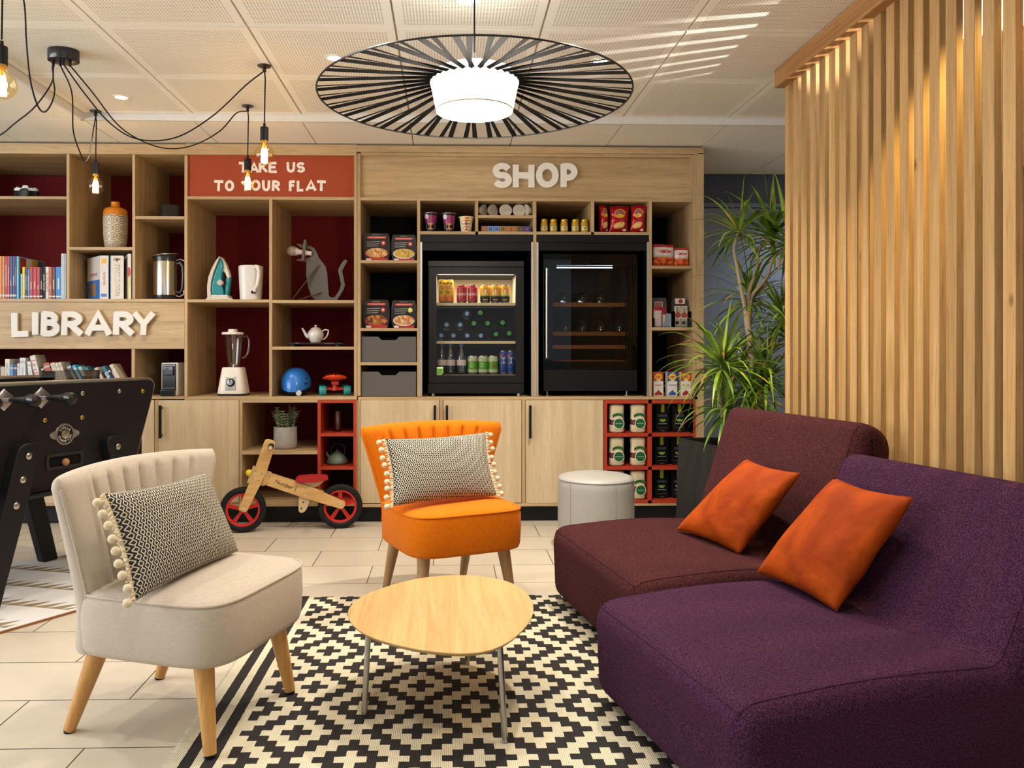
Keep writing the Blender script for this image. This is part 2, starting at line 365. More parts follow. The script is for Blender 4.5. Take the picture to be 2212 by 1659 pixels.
# ============================================================ SHELVING
YF = 4.94; DP = .62
def X(px): return PX(px, YF)
def Z(py, px=760): return PZ(py, PX(px, YF), YF)
def board(mb, x0, x1, y0, y1, mi=0, d0=0, d1=DP, pxr=None):
    xm = pxr if pxr else (x0 + x1) / 2
    mb.box(X(x0), X(x1), YF + d0, YF + d1, Z(y1, xm), Z(y0, xm), mi); return mb
def zs(py, px): return Z(py, px)
def part(root, name, x0, x1, y0, y1, mat, d0=0, d1=DP, bev=.0008, pxr=None):
    return board(MB(), x0, x1, y0, y1, 0, d0, d1, pxr).build(name, mat, root, world=True, bev=bev, seg=1)
def handle(parent, px, y0, y1):
    x = X(px); a, b = Z(y1, px), Z(y0, px)
    return MB().box(x - .0075, x + .0075, YF - .034, YF - .022, a, b).box(x - .006, x + .006, YF - .024, YF - .002, a + .01, a + .022).box(x - .006, x + .006, YF - .024, YF - .002, b - .022, b - .01).build('door_handle', pm('151515', .4), parent, world=True, bev=.001)
def door(root, x0, x1, hx=None, hy=(875, 945), y0=864.3, y1=1086.3):
    d = part(root, 'door', x0 + 1, x1 - 1, y0, y1, OAKV, -.002, .018, .001)
    if hx: handle(d, hx, *hy)
    return d
# --- library unit
LX0 = -560
L = thing('library_shelving_unit', 'oak library shelving unit carrying books, vase and camera', 'shelving unit', (X(-80), YF, 0))
part(L, 'top_rail', LX0, 401, 310.5, 333, OAKH, -.004, DP, pxr=200)
for a, b, y0, y1 in ((LX0, LX0 + 7, 333, 1087), (143.5, 150, 333, 645.5), (285.7, 292, 333, 645.5), (284, 291, 754, 856.5), (-145, -138, 333, 1087)):
    part(L, 'upright', a, b, y0, y1, OAKR)
for a, b, y0, y1 in ((-138, 143.5, 423.3, 430), (150, 285.7, 533.4, 540), (292, 398, 467, 473.6), (-138, 398, 645.5, 652), (-138, 398, 857, 862.4), (LX0 + 7, -145, 645.5, 652)):
    part(L, 'shelf', a, b, y0, y1, OAKH)
s_ = part(L, 'sign_panel', -138, 398, 652.8, 753.5, OAKH, .003, .03)
part(L, 'back_panel', LX0, 333, 860, 1090, BACKRED, DP - .02, DP + .01); part(L, 'back_panel', LX0, 398, 333, 858, BACKRED, DP - .02, DP + .01)
door(L, 160, 334, None); door(L, -14, 160, None); door(L, -138, -14, None)
part(L, 'plinth', LX0, 334, 1094.5, 1133, pm('1c1c20', .5), .06, .3)
part(L, 'base_board', LX0, 334, 1087, 1094.3, OAKH)
# --- centre unit
T = thing('display_shelving_unit', 'oak display unit with red sign above household objects', 'shelving unit', (X(585), YF, 0))
part(T, 'top_rail', 401.2, 771, 311.5, 335, OAKH, -.004, DP)
for a, b, y0, y1 in ((398.3, 405, 335, 856.5), (581.4, 588, 431.3, 856.5), (764.7, 771.3, 335, 856.5), (334.6, 341.4, 863.7, 1087), (516.8, 523.4, 863.7, 1087), (770.2, 772.5, 864, 1087)):
    part(T, 'upright', a, b, y0, y1, OAKR)
for a, b, y0, y1 in ((405, 764.7, 424.6, 431.3), (405, 581.4, 646.8, 653.2), (588, 764.7, 648, 654.5), (588, 764.7, 748.7, 755.5), (398.3, 771, 856.6, 863.6), (523.4, 686, 863.7, 870), (523.4, 686, 974, 981.7)):
    part(T, 'shelf', a, b, y0, y1, OAKH)
ST_ = part(T, 'sign_panel', 405, 764.7, 335, 424.6, pm('9a3a0e', .7, var=.03), .012, .03)
part(T, 'back_panel', 401.3, 770.8, 336.5, 1090, BACKRED, DP - .02, DP + .01)
door(T, 341.4, 516.8, 349.5, (875, 946))
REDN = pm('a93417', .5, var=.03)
rb = MB()
for a, b, y0, y1 in ((686, 692.8, 863.7, 1087), (763.4, 770, 863.7, 1087), (692.8, 763.4, 863.7, 870.5), (692.8, 763.4, 936, 942.7), (692.8, 763.4, 1008.3, 1015), (692.8, 763.4, 1080.5, 1087)): board(rb, a, b, y0, y1, 0, -.002, .42)
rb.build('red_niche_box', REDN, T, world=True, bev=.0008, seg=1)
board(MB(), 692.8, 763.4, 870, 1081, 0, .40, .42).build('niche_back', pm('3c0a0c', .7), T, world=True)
part(T, 'base_board', 334.6, 772.5, 1087, 1094.3, OAKH)
part(T, 'plinth', 334.6, 772.5, 1094.5, 1132.5, pm('1c1c20', .5), .06, .3)
# --- shop unit
S = thing('shop_shelving_unit', 'oak shop unit holding two black fridges and groceries', 'shelving unit', (X(1145), YF, 0))
part(S, 'top_rail', 771.3, 1519.7, 317, 331, OAKH, -.008, DP, pxr=1140)
part(S, 'upright', 1506.5, 1519.7, 331, 1131, OAKR, -.008, DP, pxr=1513)
for a, b, y0, y1 in ((771.9, 779, 331, 855.5), (901, 907.6, 432, 856.5), (1027, 1033, 433, 500), (1152, 1158.6, 433, 856.5), (1277, 1283.8, 434, 501), (1402, 1408.3, 435, 856.5), (1497.5, 1506.5, 331, 1087), (773.2, 777.5, 863.7, 1087), (949.5, 957, 863.7, 1087), (1127.3, 1135, 863.7, 1087)):
    part(S, 'upright', a, b, y0, y1, OAKR, pxr=max(779, a))
part(S, 'inner_top_rail', 779, 1497.5, 331, 338, OAKH, .004, .05, pxr=1140)
part(S, 'inner_bottom_rail', 779, 1497.5, 428, 434.5, OAKH, 0, DP, pxr=1140)
SS = part(S, 'sign_panel', 779, 1492.5, 338, 428, OAKH, .02, .04, pxr=1140)
part(S, 'sign_side_trim', 1492.5, 1497.5, 338, 430, OAKR, .0, .04)
for a, b, y0, y1 in ((907.6, 1027, 499.7, 506.4), (1033, 1152, 500, 506.7), (1158.6, 1277, 500.5, 507.2), (1283.8, 1402, 501, 507.7), (1033, 1152, 464.5, 471), (779, 901, 562, 568.4), (779, 901, 708.5, 715), (779, 901, 782.3, 789), (1408.3, 1497.5, 573.8, 580.5), (1408.3, 1497.5, 707, 713.4), (773.3, 1506.5, 857, 863.6)):
    part(S, 'shelf', a, b, y0, y1, OAKH, pxr=(a + b) / 2)
part(S, 'back_panel', 773.6, 1506, 331, 1090, pm('050505', .8), DP - .02, DP + .01)
for x0, x1 in ((907.6, 1152), (1158.6, 1402)):
    mb = MB(); board(mb, x0 + 4.3, x0 + 5.2, 523, 857, 0, .012, .6); board(mb, x1 - 5.2, x1 - 4.3, 523, 857, 0, .012, .6); board(mb, x0 + .3, x1 - .3, 507.2, 523, 0, .0, .02); board(mb, x0 + 4.3, x1 - 5, 523, 540.5, 0, .012, .03); board(mb, x0 + 5, x1 - 5, 540, 541, 0, .03, .6)
    mb.build('niche_lining', pm('0c0b0c', .45), S, world=True)
    for a_, b_ in ((x0 + .2, x0 + 4.3), (x1 - 4.3, x1 - .2)): board(MB(), a_, b_, 523, 857, 0, -.001, .02).build('aluminium_strip', ALU, S, world=True)
door(S, 777.5, 949.5, 939.5, (875, 945)); door(S, 957, 1127.3, 965.5, (875, 945)); door(S, 1135, 1304, 1144.5, (875, 946))
rb = MB()
for a, b, y0, y1 in ((1304.6, 1311.5, 864, 1087), (1399.8, 1408, 864, 1087), (1497.5, 1502.6, 864, 1087), (1311.5, 1497.5, 864, 871.8), (1311.5, 1497.5, 936, 943.2), (1311.5, 1497.5, 1007.7, 1015.2), (1311.5, 1497.5, 1080.5, 1087)): board(rb, a, b, y0, y1, 0, -.002, .34, 1400)
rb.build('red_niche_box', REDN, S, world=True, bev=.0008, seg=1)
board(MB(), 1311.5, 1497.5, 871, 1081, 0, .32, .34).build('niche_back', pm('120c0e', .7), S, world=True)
part(S, 'base_board', 773.4, 1506, 1087, 1094, OAKH, pxr=1140); part(S, 'plinth', 773.4, 1506, 1094, 1131, pm('1c1c20', .5), .06, .3, pxr=1140)
part(S, 'header_strip', 771.3, 1519.7, 308, 317, pm('3a3026', .7), .06, DP, pxr=1140)
# ------------------------------------------------------------ brush lettering
def arc(cx, cy, rx, ry, a0, a1, n=12): return [(cx + rx * math.cos(R(a0 + (a1 - a0) * k / n)), cy + ry * math.sin(R(a0 + (a1 - a0) * k / n))) for k in range(n + 1)]
GL = {'L': [[(0, 1), (.02, 0), (1, .02)]], 'I': [[(.5, 1), (.5, 0)]],
  'B': [[(0.05, 1), (0, 0)], [(0, .98)] + arc(.38, .76, .5, .21, 90, -90) + [(0.02, .55)], [(.05, .55)] + arc(.45, .28, .55, .27, 90, -90) + [(0, .02)]],
  'R': [[(0.05, 1), (0, 0)], [(0, .98)] + arc(.42, .74, .5, .24, 90, -90) + [(0.05, .5)], [(.35, .5), (1, .02)]],
  'A': [[(0, 0), (.5, 1), (1, 0)], [(.22, .3), (.8, .3)]], 'Y': [[(0, 1), (.5, .5), (1, 1)], [(.5, .55), (.47, 0)]],
  'S': [arc(.5, .75, .5, .25, 30, 180) + arc(.5, .75, .5, .25, 190, 260, 6) + arc(.5, .26, .5, .26, 80, -150, 16)],
  'H': [[(0, 1), (0, 0)], [(1, 1), (1, 0)], [(0, .52), (1, .5)]], 'O': [arc(.5, .5, .5, .5, 90, 450, 28)],
  'P': [[(0.04, 1), (0.04, 0)], [(0, .98)] + arc(.42, .7, .55, .28, 90, -90) + [(0.05, .42)]],
  'T': [[(0, 1), (1, .97)], [(.5, 1), (.47, 0)]], 'K': [[(0, 1), (0, 0)], [(.95, 1), (.05, .42)], [(.3, .58), (1, 0)]],
  'E': [[(0, 1), (0, 0)], [(0, .98), (.95, 1)], [(0, .52), (.8, .52)], [(0, .02), (1, 0)]],
  'U': [[(0, 1), (0.02, .4)] + arc(.5, .36, .48, .36, 180, 360) + [(1, 1)]], 'F': [[(0.02, 1), (0, 0)], [(0, .97), (1, 1)], [(0, .55), (.8, .55)]]}
def stroke(mb, pts, w_, y0, y1, rnd, mi=0):
    pts = [Vector(p) for p in pts]; L_, R_ = [], []
    closed = (pts[0] - pts[-1]).length < 1e-4
    for i, p in enumerate(pts):
        a = pts[i - 1] if i > 0 else (pts[-2] if closed else p); b = pts[i + 1] if i < len(pts) - 1 else (pts[1] if closed else p)
        d1 = (p - a); d2 = (b - p)
        d1 = d1.normalized() if d1.length > 1e-6 else d2.normalized(); d2 = d2.normalized() if d2.length > 1e-6 else d1
        t_ = (d1 + d2); t_ = t_.normalized() if t_.length > .2 else d1
        k = 1 / max(.5, t_.dot(d1)); nn = Vector((-t_.y, t_.x)) * w_ / 2 * min(k, 1.35) * (1 + (rnd.random() - .5) * .1)
        ext = Vector((0, 0))
        L_.append(p + nn); R_.append(p - nn)
    rg = [[(l.x, y0, l.y), (r.x, y0, r.y), (r.x, y1, r.y), (l.x, y1, l.y)] for l, r in zip(L_, R_)]
    mb.loft(rg, mi)
def letters(mb, items, ytop, ybot, Y, th, w_, seed=1, mi=0):
    rnd = random.Random(seed); k_ = 0
    for ch, x0, x1 in items:
        xa, xb = PX(x0, Y), PX(x1, Y); zt = PZ(ytop, xa, Y); zb = PZ(ybot, xa, Y)
        hw = w_ / 2
        for g in GL[ch]:
            tilt = (rnd.random() - .5) * .004
            pts = []
            for gx, gz in g:
                x = xa + hw + gx * max(xb - xa - w_, 0) if ch != 'I' else (xa + xb) / 2
                z = zb + hw * (1 if ch in 'SOU' else .55) + gz * (zt - zb - w_ * (1 if ch in 'SO' else .75)) + tilt
                pts.append((x, z))
            # square brush ends
            if ch != 'O':
                a = Vector(pts[0]); b = Vector(pts[1]); e = (a - b).normalized() * hw * .35; pts[0] = tuple(a + e)
                a = Vector(pts[-1]); b = Vector(pts[-2]); e = (a - b).normalized() * hw * .35; pts[-1] = tuple(a + e)
            k_ += 1; stroke(mb, pts, w_, Y - th - .0003 * (k_ % 4), Y, rnd, mi)
LW = pm('dcd7d0', .5, var=.02)
for k, it in enumerate([('L', 27, 68), ('I', 72, 85), ('B', 90, 131), ('R', 134, 183), ('A', 185, 244), ('R', 246, 293), ('Y', 287, 338)]):
    mb = MB(); letters(mb, [it], 671.5, 725, YF - .006 + (.0006 * (k % 2)), .016, .0365, k + 1); mb.build('letter', LW, s_, world=True, smooth=False)
for k, it in enumerate([('S', 1064, 1105), ('H', 1107, 1154), ('O', 1157, 1206), ('P', 1209, 1247)]):
    mb = MB(); letters(mb, [it], 353, 407, YF + .012, .022, .0385, k + 3); mb.build('letter', pm('ece6de', .5, var=.02), SS, world=True, smooth=False)
k = 0
for its, y0, y1 in (([('T', 514, 538), ('A', 538, 560), ('K', 559, 579), ('E', 580, 600), ('U', 619, 638), ('S', 641, 659)], 350, 373),
                    ([('T', 461, 484.5), ('O', 486, 506), ('Y', 520, 542), ('O', 542, 563), ('U', 566, 584), ('R', 587, 606), ('F', 624, 639), ('L', 641, 657), ('A', 660, 684), ('T', 683, 706)], 389, 413)):
    for it in its:
        k += 1; mb = MB(); letters(mb, [it], y0, y1, YF + .011, .0015, .0165, 5 + k); mb.build('letter', pm('e6ddd2', .6), ST_, world=True, smooth=False)
# ============================================================ RUGS
def rug_mat():
    m, nt, b = newmat('diamond_rug_weave')
    tc = nd(nt, 'ShaderNodeTexCoord'); sp = nd(nt, 'ShaderNodeSeparateXYZ'); nt.links.new(tc.outputs['Object'], sp.inputs[0])
    nz = nd(nt, 'ShaderNodeTexNoise'); nz.inputs['Scale'].default_value = 45; nt.links.new(tc.outputs['Object'], nz.inputs['Vector'])
    wob = math_(nt, 'MULTIPLY', math_(nt, 'SUBTRACT', nz.outputs[0], .5), .004)
    x = math_(nt, 'ADD', sp.outputs[0], wob); y = math_(nt, 'ADD', sp.outputs[1], wob)
    iu = math_(nt, 'FLOOR', math_(nt, 'ADD', math_(nt, 'DIVIDE', math_(nt, 'SUBTRACT', x, -.088), .028), .5))
    iv = math_(nt, 'FLOOR', math_(nt, 'ADD', math_(nt, 'DIVIDE', math_(nt, 'SUBTRACT', y, 2.231), .0302), .5))
    d = math_(nt, 'ADD', math_(nt, 'PINGPONG', iu, 6), math_(nt, 'PINGPONG', iv, 5))
    blk = math_(nt, 'LESS_THAN', math_(nt, 'MODULO', math_(nt, 'ADD', d, .25), 4), 2)
    pat = math_(nt, 'MULTIPLY', blk, math_(nt, 'GREATER_THAN', x, -.088 - .028 * 17.5))
    pat = math_(nt, 'MULTIPLY', pat, math_(nt, 'LESS_THAN', y, 3.462))
    s1 = math_(nt, 'MULTIPLY', math_(nt, 'GREATER_THAN', x, -.692), math_(nt, 'LESS_THAN', x, -.659))
    s2 = math_(nt, 'MULTIPLY', math_(nt, 'GREATER_THAN', x, -.634), math_(nt, 'LESS_THAN', x, -.601))
    fac = math_(nt, 'ADD', pat, math_(nt, 'ADD', s1, s2), True)
    mx = nd(nt, 'ShaderNodeMix', data_type='RGBA'); mx.inputs[6].default_value = lin('d8cfb4'); mx.inputs[7].default_value = lin('1f1a19')
    nt.links.new(fac, mx.inputs[0])
    wv = nd(nt, 'ShaderNodeTexWave', bands_direction='X'); wv.inputs['Scale'].default_value = 62; nt.links.new(tc.outputs['Object'], wv.inputs['Vector'])
    m2 = nd(nt, 'ShaderNodeMix', data_type='RGBA', blend_type='MULTIPLY'); m2.inputs[0].default_value = .22
    nt.links.new(mx.outputs[2], m2.inputs[6]); nt.links.new(wv.outputs[0], m2.inputs[7]); nt.links.new(m2.outputs[2], b.inputs['Base Color'])
    b.inputs['Roughness'].default_value = .9
    bp = nd(nt, 'ShaderNodeBump'); bp.inputs['Strength'].default_value = .5; bp.inputs['Distance'].default_value = .002
    nt.links.new(wv.outputs[0], bp.inputs['Height']); nt.links.new(bp.outputs[0], b.inputs['Normal'])
    return m
rg = thing('diamond_rug', 'black and cream flat-woven rug with stepped diamonds under the coffee table', 'rug', (.3, 2.5, 0))
MB().box(-.724, 1.35, 1.15, 3.470, .0005, .005).build('woven_field', rug_mat(), rg, world=True)
mb = MB(); rr = random.Random(4); y = 1.16
while y < 3.46:
    mb.tube([(-.722, y, .004), (-.732 - rr.random() * .006, y + (rr.random() - .5) * .006, .002)], .0012, 4); y += .006
mb.build('edge_fringe', pm('cfc8b4', .9), rg, world=True)
def carpet_mat():
    m, nt, b = newmat('white_carpet_gold_triangles')
    tc = nd(nt, 'ShaderNodeTexCoord'); sp = nd(nt, 'ShaderNodeSeparateXYZ'); nt.links.new(tc.outputs['Object'], sp.inputs[0])
    u = math_(nt, 'FRACT', math_(nt, 'DIVIDE', math_(nt, 'ADD', sp.outputs[0], math_(nt, 'MULTIPLY', sp.outputs[1], .364)), .25))     # along carpet: rows
    v = math_(nt, 'FRACT', math_(nt, 'DIVIDE', sp.outputs[1], .066))
    tri = math_(nt, 'LESS_THAN', math_(nt, 'MULTIPLY', u, 2.6), math_(nt, 'SUBTRACT', 1, v))
    msk = math_(nt, 'LESS_THAN', math_(nt, 'ABSOLUTE', math_(nt, 'SUBTRACT', sp.outputs[1], .0)), .43)
    f = math_(nt, 'MULTIPLY', tri, msk)
    n = nd(nt, 'ShaderNodeTexNoise'); n.inputs['Scale'].default_value = 6; nt.links.new(tc.outputs['Object'], n.inputs['Vector'])
    g = nd(nt, 'ShaderNodeMix', data_type='RGBA'); g.inputs[6].default_value = lin('9b7f4e'); g.inputs[7].default_value = lin('8d8674'); nt.links.new(n.outputs[0], g.inputs[0])
    mx = nd(nt, 'ShaderNodeMix', data_type='RGBA'); mx.inputs[6].default_value = lin('dfdedd'); nt.links.new(g.outputs[2], mx.inputs[7])
    nt.links.new(f, mx.inputs[0]); nt.links.new(mx.outputs[2], b.inputs['Base Color']); b.inputs['Roughness'].default_value = .9
    n2 = nd(nt, 'ShaderNodeTexNoise'); n2.inputs['Scale'].default_value = 400; nt.links.new(tc.outputs['Object'], n2.inputs['Vector'])
    bp = nd(nt, 'ShaderNodeBump'); bp.inputs['Strength'].default_value = .6; bp.inputs['Distance'].default_value = .003
    nt.links.new(n2.outputs[0], bp.inputs['Height']); nt.links.new(bp.outputs[0], b.inputs['Normal'])
    return m
ct = thing('white_carpet', 'white carpet with rows of gold triangles under the foosball table', 'rug', (-2.0, 3.42, 0), math.atan2(.226, .155))
MB().box(-1.1, 1.0, -.46, .50, .0005, .007).build('pile', carpet_mat(), ct)
MB().box(-1.1, 1.0, -.468, -.459, .0005, .008).build('binding', pm('8a5a35', .8), ct)
# ============================================================ SOFAS
def felt(h1, h2):
    m, nt, b = newmat('wool_felt_' + h1)
    tc = nd(nt, 'ShaderNodeTexCoord')
    n = nd(nt, 'ShaderNodeTexNoise'); n.inputs['Scale'].default_value = 260; n.inputs['Detail'].default_value = 3; nt.links.new(tc.outputs['Object'], n.inputs['Vector'])
    mx = nd(nt, 'ShaderNodeMix', data_type='RGBA'); mx.inputs[6].default_value = lin(h1); mx.inputs[7].default_value = lin(h2)
    cr = nd(nt, 'ShaderNodeValToRGB'); cr.color_ramp.elements[0].position = .42; cr.color_ramp.elements[1].position = .62; nt.links.new(n.outputs[0], cr.inputs[0])
    nt.links.new(cr.outputs[0], mx.inputs[0]); nt.links.new(mx.outputs[2], b.inputs['Base Color'])
    b.inputs['Roughness'].default_value = .95; b.inputs['Sheen Weight'].default_value = .12; b.inputs['Specular IOR Level'].default_value = .12; b.inputs['Sheen Roughness'].default_value = .5; b.inputs['Sheen Tint'].default_value = lin(h2)
    bp = nd(nt, 'ShaderNodeBump'); bp.inputs['Strength'].default_value = .35; bp.inputs['Distance'].default_value = .001
    nt.links.new(n.outputs[0], bp.inputs['Height']); nt.links.new(bp.outputs[0], b.inputs['Normal'])
    return m
def smooth_profile(pts, rad, seg=6):
    out = []; n = len(pts)
    for i in range(n):
        p = Vector(pts[i]); a = Vector(pts[i - 1]); b = Vector(pts[(i + 1) % n]); r = rad[i]
        if r <= 0: out.append(tuple(p)); continue
        d1 = (a - p).normalized(); d2 = (b - p).normalized(); r = min(r, (a - p).length * .48, (b - p).length * .48)
        s, e = p + d1 * r, p + d2 * r
        for k in range(seg + 1):
            t = k / seg; out.append(tuple(s * (1 - t) ** 2 + p * 2 * t * (1 - t) + e * t * t))
    return out
def sofa(name, label, origin, ang, length, prof, rad, mat, seam, seamy):
    # local: x = depth towards the back, y = along the length (towards the far end)
    t = thing(name, label, 'sofa', origin, ang)
    pr_ = smooth_profile(prof, rad)
    cx = sum(p[0] for p in pr_) / len(pr_)
    r = .055; rings = []
    ring_n = 7
    def inset(k):   # shrink the section towards the ends so the end edges are rounded
        q = []
        n = len(pr_)
        for i in range(n):
            a = Vector(pr_[i - 1]); b = Vector(pr_[(i + 1) % n]); d = (b - a).normalized(); nn = Vector((-d.y, d.x))
            q.append(Vector(pr_[i]) + nn * k * r)
        return q
    sgn = 1
    area = sum(pr_[i][0] * pr_[(i + 1) % len(pr_)][1] - pr_[(i + 1) % len(pr_)][0] * pr_[i][1] for i in range(len(pr_)))
    if area < 0: sgn = -1
    ys = [(0 + r * (1 - math.cos(math.pi / 2 * k / ring_n)), 1 - math.sin(math.pi / 2 * k / ring_n)) for k in range(ring_n + 1)]
    seq = ys + [(length * f, 0) for f in (.25, .5, .75)] + [(length - y, k) for y, k in ys[::-1]]
    for y, k in seq: rings.append([(p.x, y, p.y) for p in inset(k * sgn)])
    MB().loft(rings).build('upholstery', mat, t, ang=50)
    sec = inset(.072 * sgn)
    for yy in (r * .62, length - r * .62):
        MB().tube([(p.x, yy, p.y) for p in sec[9:32]], .0018, 6).build('seam', mat, t)
    p = inset(0)[10]
    MB().tube([(p.x, r * .62 + (length - 1.24 * r) * k / 12, p.y) for k in range(13)], .0018, 6).build('seam', mat, t)
    for dx in (.10, .78):
        for dy in (.1, length - .1):
            MB().cyl((dx, dy, .0056), (dx, dy, .05), .016, n=16).build('foot', BLACK, t)
    return t
PUR = felt('2d1328', '4b2a44'); BUR = felt('2e1416', '51292b')
# purple module
a_ = math.atan2(-.171, .775) # direction near->far
def dirang(p, q): return math.atan2(q[1] - p[1], q[0] - p[0]) - math.pi / 2
prof = [(0.012, .03), (0, .315), (.36, .345), (.70, .335), (.885, .745), (1.0, .70), (.96, .03)]
rad = [.06, .075, .2, .035, .075, .09, .06]
seam_p = [(.018, .298), (.36, .338), (.70, .325), (.872, .725)]
pang = dirang((.603, 1.655), (.432, 2.43))
sofa('purple_sofa', 'purple felt low sofa module nearest the camera', (.603, 1.64, 0), pang, .80, prof, rad, PUR, [(.02, .30), (.35, .345), (.70, .333), (.87, .74)], (.012, .30))
prof2 = [(0.012, .03), (0, .325), (.36, .35), (.655, .335), (.825, .835), (.955, .785), (.93, .03)]
bang = dirang((.545, 2.56), (.453, 3.40))
sofa('burgundy_sofa', 'dark burgundy felt sofa module behind the purple one', (.585, 2.512, 0), R(10.0), .895, prof2, rad, BUR, [(.02, .31), (.35, .35), (.655, .333), (.80, .815)], (.012, .31))
# ============================================================ CUSHIONS
def bil(c, u, v): return (c[0] * (1 - u) + c[1] * u) * (1 - v) + (c[3] * (1 - u) + c[2] * u) * v
def cushion(name, label, cs, th, mat, pinch=.035, grp=None, wr=0, back=None, seed=1):
    """cs: bottom-left, bottom-right, top-right, top-left in world space"""
    cs = [Vector(c) for c in cs]; base = sum(cs, Vector()) / 4; base.z = min(c.z for c in cs)
    t = thing(name, label, 'cushion', base, group=grp)
    N_ = (cs[1] - cs[0]).cross(cs[3] - cs[0]).normalized()
    if N_.y > 0: N_ = -N_
    rnd = random.Random(seed); ph = [rnd.random() * 6 for _ in range(6)]
    eu = (cs[1] - cs[0]); ev = (cs[3] - cs[0]); C0 = sum(cs, Vector()) / 4
    def surf(s):
        def f(u, v):
            p = bil(cs, u, v)
            ku = math.sin(math.pi * v) ; kv = math.sin(math.pi * u)
            p = p + eu * (.5 - u) * 2 * pinch * ku * (abs(2 * u - 1) ** 1.5) + ev * (.5 - v) * 2 * pinch * kv * (abs(2 * v - 1) ** 1.5)
            h = (max(0, 1 - abs(2 * u - 1) ** 2.2) * max(0, 1 - abs(2 * v - 1) ** 2.2)) ** .48
            wv = wr * h * (math.sin(9 * u + 7 * v + ph[0]) * math.sin(5 * v - 8 * u + ph[1]) + .5 * math.sin(17 * u * v + ph[2]))
            return p + N_ * s * (th / 2 * h + wv) - base
        return f
    mb = MB(); n = 36
    mb.grid(surf(1), n, n, 0); mb.grid(surf(-1), n, n, 1 if back else 0)
    o = mb.build('cover', [mat, back] if back else mat, t, fix=False)
    import bmesh
    bm = bmesh.new(); bm.from_mesh(o.data); bmesh.ops.remove_doubles(bm, verts=bm.verts[:], dist=1e-5); bmesh.ops.recalc_face_normals(bm, faces=bm.faces[:]); bm.to_mesh(o.data); bm.free()
    o.data.shade_smooth()
    return t, (lambda u, v: surf(1)(u, v) * .5 + surf(-1)(u, v) * .5), N_
def velvet():
    m, nt, b = newmat('orange_velvet')
    tc = nd(nt, 'ShaderNodeTexCoord')
    n = nd(nt, 'ShaderNodeTexNoise'); n.inputs['Scale'].default_value = 5; n.inputs['Detail'].default_value = 3; n.inputs['Distortion'].default_value = .6; nt.links.new(tc.outputs['Object'], n.inputs['Vector'])
    cr = nd(nt, 'ShaderNodeValToRGB'); cr.color_ramp.elements[0].position = .38; cr.color_ramp.elements[0].color = lin('8a3206'); cr.color_ramp.elements[1].position = .62; cr.color_ramp.elements[1].color = lin('a84605')
    nt.links.new(n.outputs[0], cr.inputs[0]); nt.links.new(cr.outputs[0], b.inputs['Base Color'])
    b.inputs['Roughness'].default_value = .75; b.inputs['Sheen Weight'].default_value = .04; b.inputs['Specular IOR Level'].default_value = .15; b.inputs['Sheen Roughness'].default_value = .35; b.inputs['Sheen Tint'].default_value = lin('ff8038')
    n2 = nd(nt, 'ShaderNodeTexNoise'); n2.inputs['Scale'].default_value = 16; nt.links.new(tc.outputs['Object'], n2.inputs['Vector'])
    bp = nd(nt, 'ShaderNodeBump'); bp.inputs['Strength'].default_value = .7; bp.inputs['Distance'].default_value = .014
    nt.links.new(n2.outputs[0], bp.inputs['Height']); nt.links.new(bp.outputs[0], b.inputs['Normal'])
    return m
VEL = velvet()
cushion('velvet_cushion', 'orange velvet cushion leaning on the purple sofa', [(.99, 2.545, .352), (1.075, 2.185, .342), (1.265, 2.135, .668), (1.212, 2.475, .668)], .13, VEL, wr=.0055, seed=3, grp='orange velvet cushions on the sofas')
cushion('velvet_cushion', 'orange velvet cushion leaning on the burgundy sofa', [(.905, 3.16, .352), (1.03, 2.80, .345), (1.205, 2.70, .648), (1.155, 3.07, .648)], .12, VEL, wr=.0055, seed=5, grp='orange velvet cushions on the sofas')
def weave():
    m, nt, b = newmat('black_cream_hexagon_weave')
    uvn = nd(nt, 'ShaderNodeTexCoord'); sp = nd(nt, 'ShaderNodeSeparateXYZ'); nt.links.new(uvn.outputs['UV'], sp.inputs[0])
    u = math_(nt, 'MULTIPLY', sp.outputs[0], 38); v = math_(nt, 'MULTIPLY', sp.outputs[1], 15)
    row = math_(nt, 'MODULO', math_(nt, 'FLOOR', u), 2)
    a = math_(nt, 'ABSOLUTE', math_(nt, 'SUBTRACT', math_(nt, 'FRACT', u), .5))
    bb = math_(nt, 'ABSOLUTE', math_(nt, 'SUBTRACT', math_(nt, 'FRACT', math_(nt, 'ADD', v, math_(nt, 'MULTIPLY', row, .5))), .5))
    d = math_(nt, 'ADD', a, math_(nt, 'MULTIPLY', bb, 1.15))
    ring = math_(nt, 'MULTIPLY', math_(nt, 'GREATER_THAN', d, .37), math_(nt, 'LESS_THAN', d, .60))
    mx = nd(nt, 'ShaderNodeMix', data_type='RGBA'); mx.inputs[6].default_value = lin('2c2a2c'); mx.inputs[7].default_value = lin('d6cdb8')
    nt.links.new(ring, mx.inputs[0]); nt.links.new(mx.outputs[2], b.inputs['Base Color']); b.inputs['Roughness'].default_value = .9
    bp = nd(nt, 'ShaderNodeBump'); bp.inputs['Strength'].default_value = .6; bp.inputs['Distance'].default_value = .002
    nt.links.new(ring, bp.inputs['Height']); nt.links.new(bp.outputs[0], b.inputs['Normal'])
    return m
WEAVE = weave(); CREAM = pm('d9ccb0', .85, bump=.4, bs=300); POM = pm('d8caab', .95, bump=.8, bs=500)
def add_uv(o, cs, base):
    me = o.data; uv = me.uv_layers.new(name='UVMap'); C = [Vector(c) - base for c in cs]
    eu = C[1] - C[0]; ev = C[3] - C[0]
    for l in me.loops:
        p = me.vertices[l.vertex_index].co - C[0]
        uv.data[l.index].uv = (p.dot(eu) / eu.length_squared, p.dot(ev) / ev.length_squared)
POMM = MB().sph((0, 0, 0), .0118, 12).build('pompom', POM).data
bpy.data.objects.remove(bpy.data.objects['pompom'])
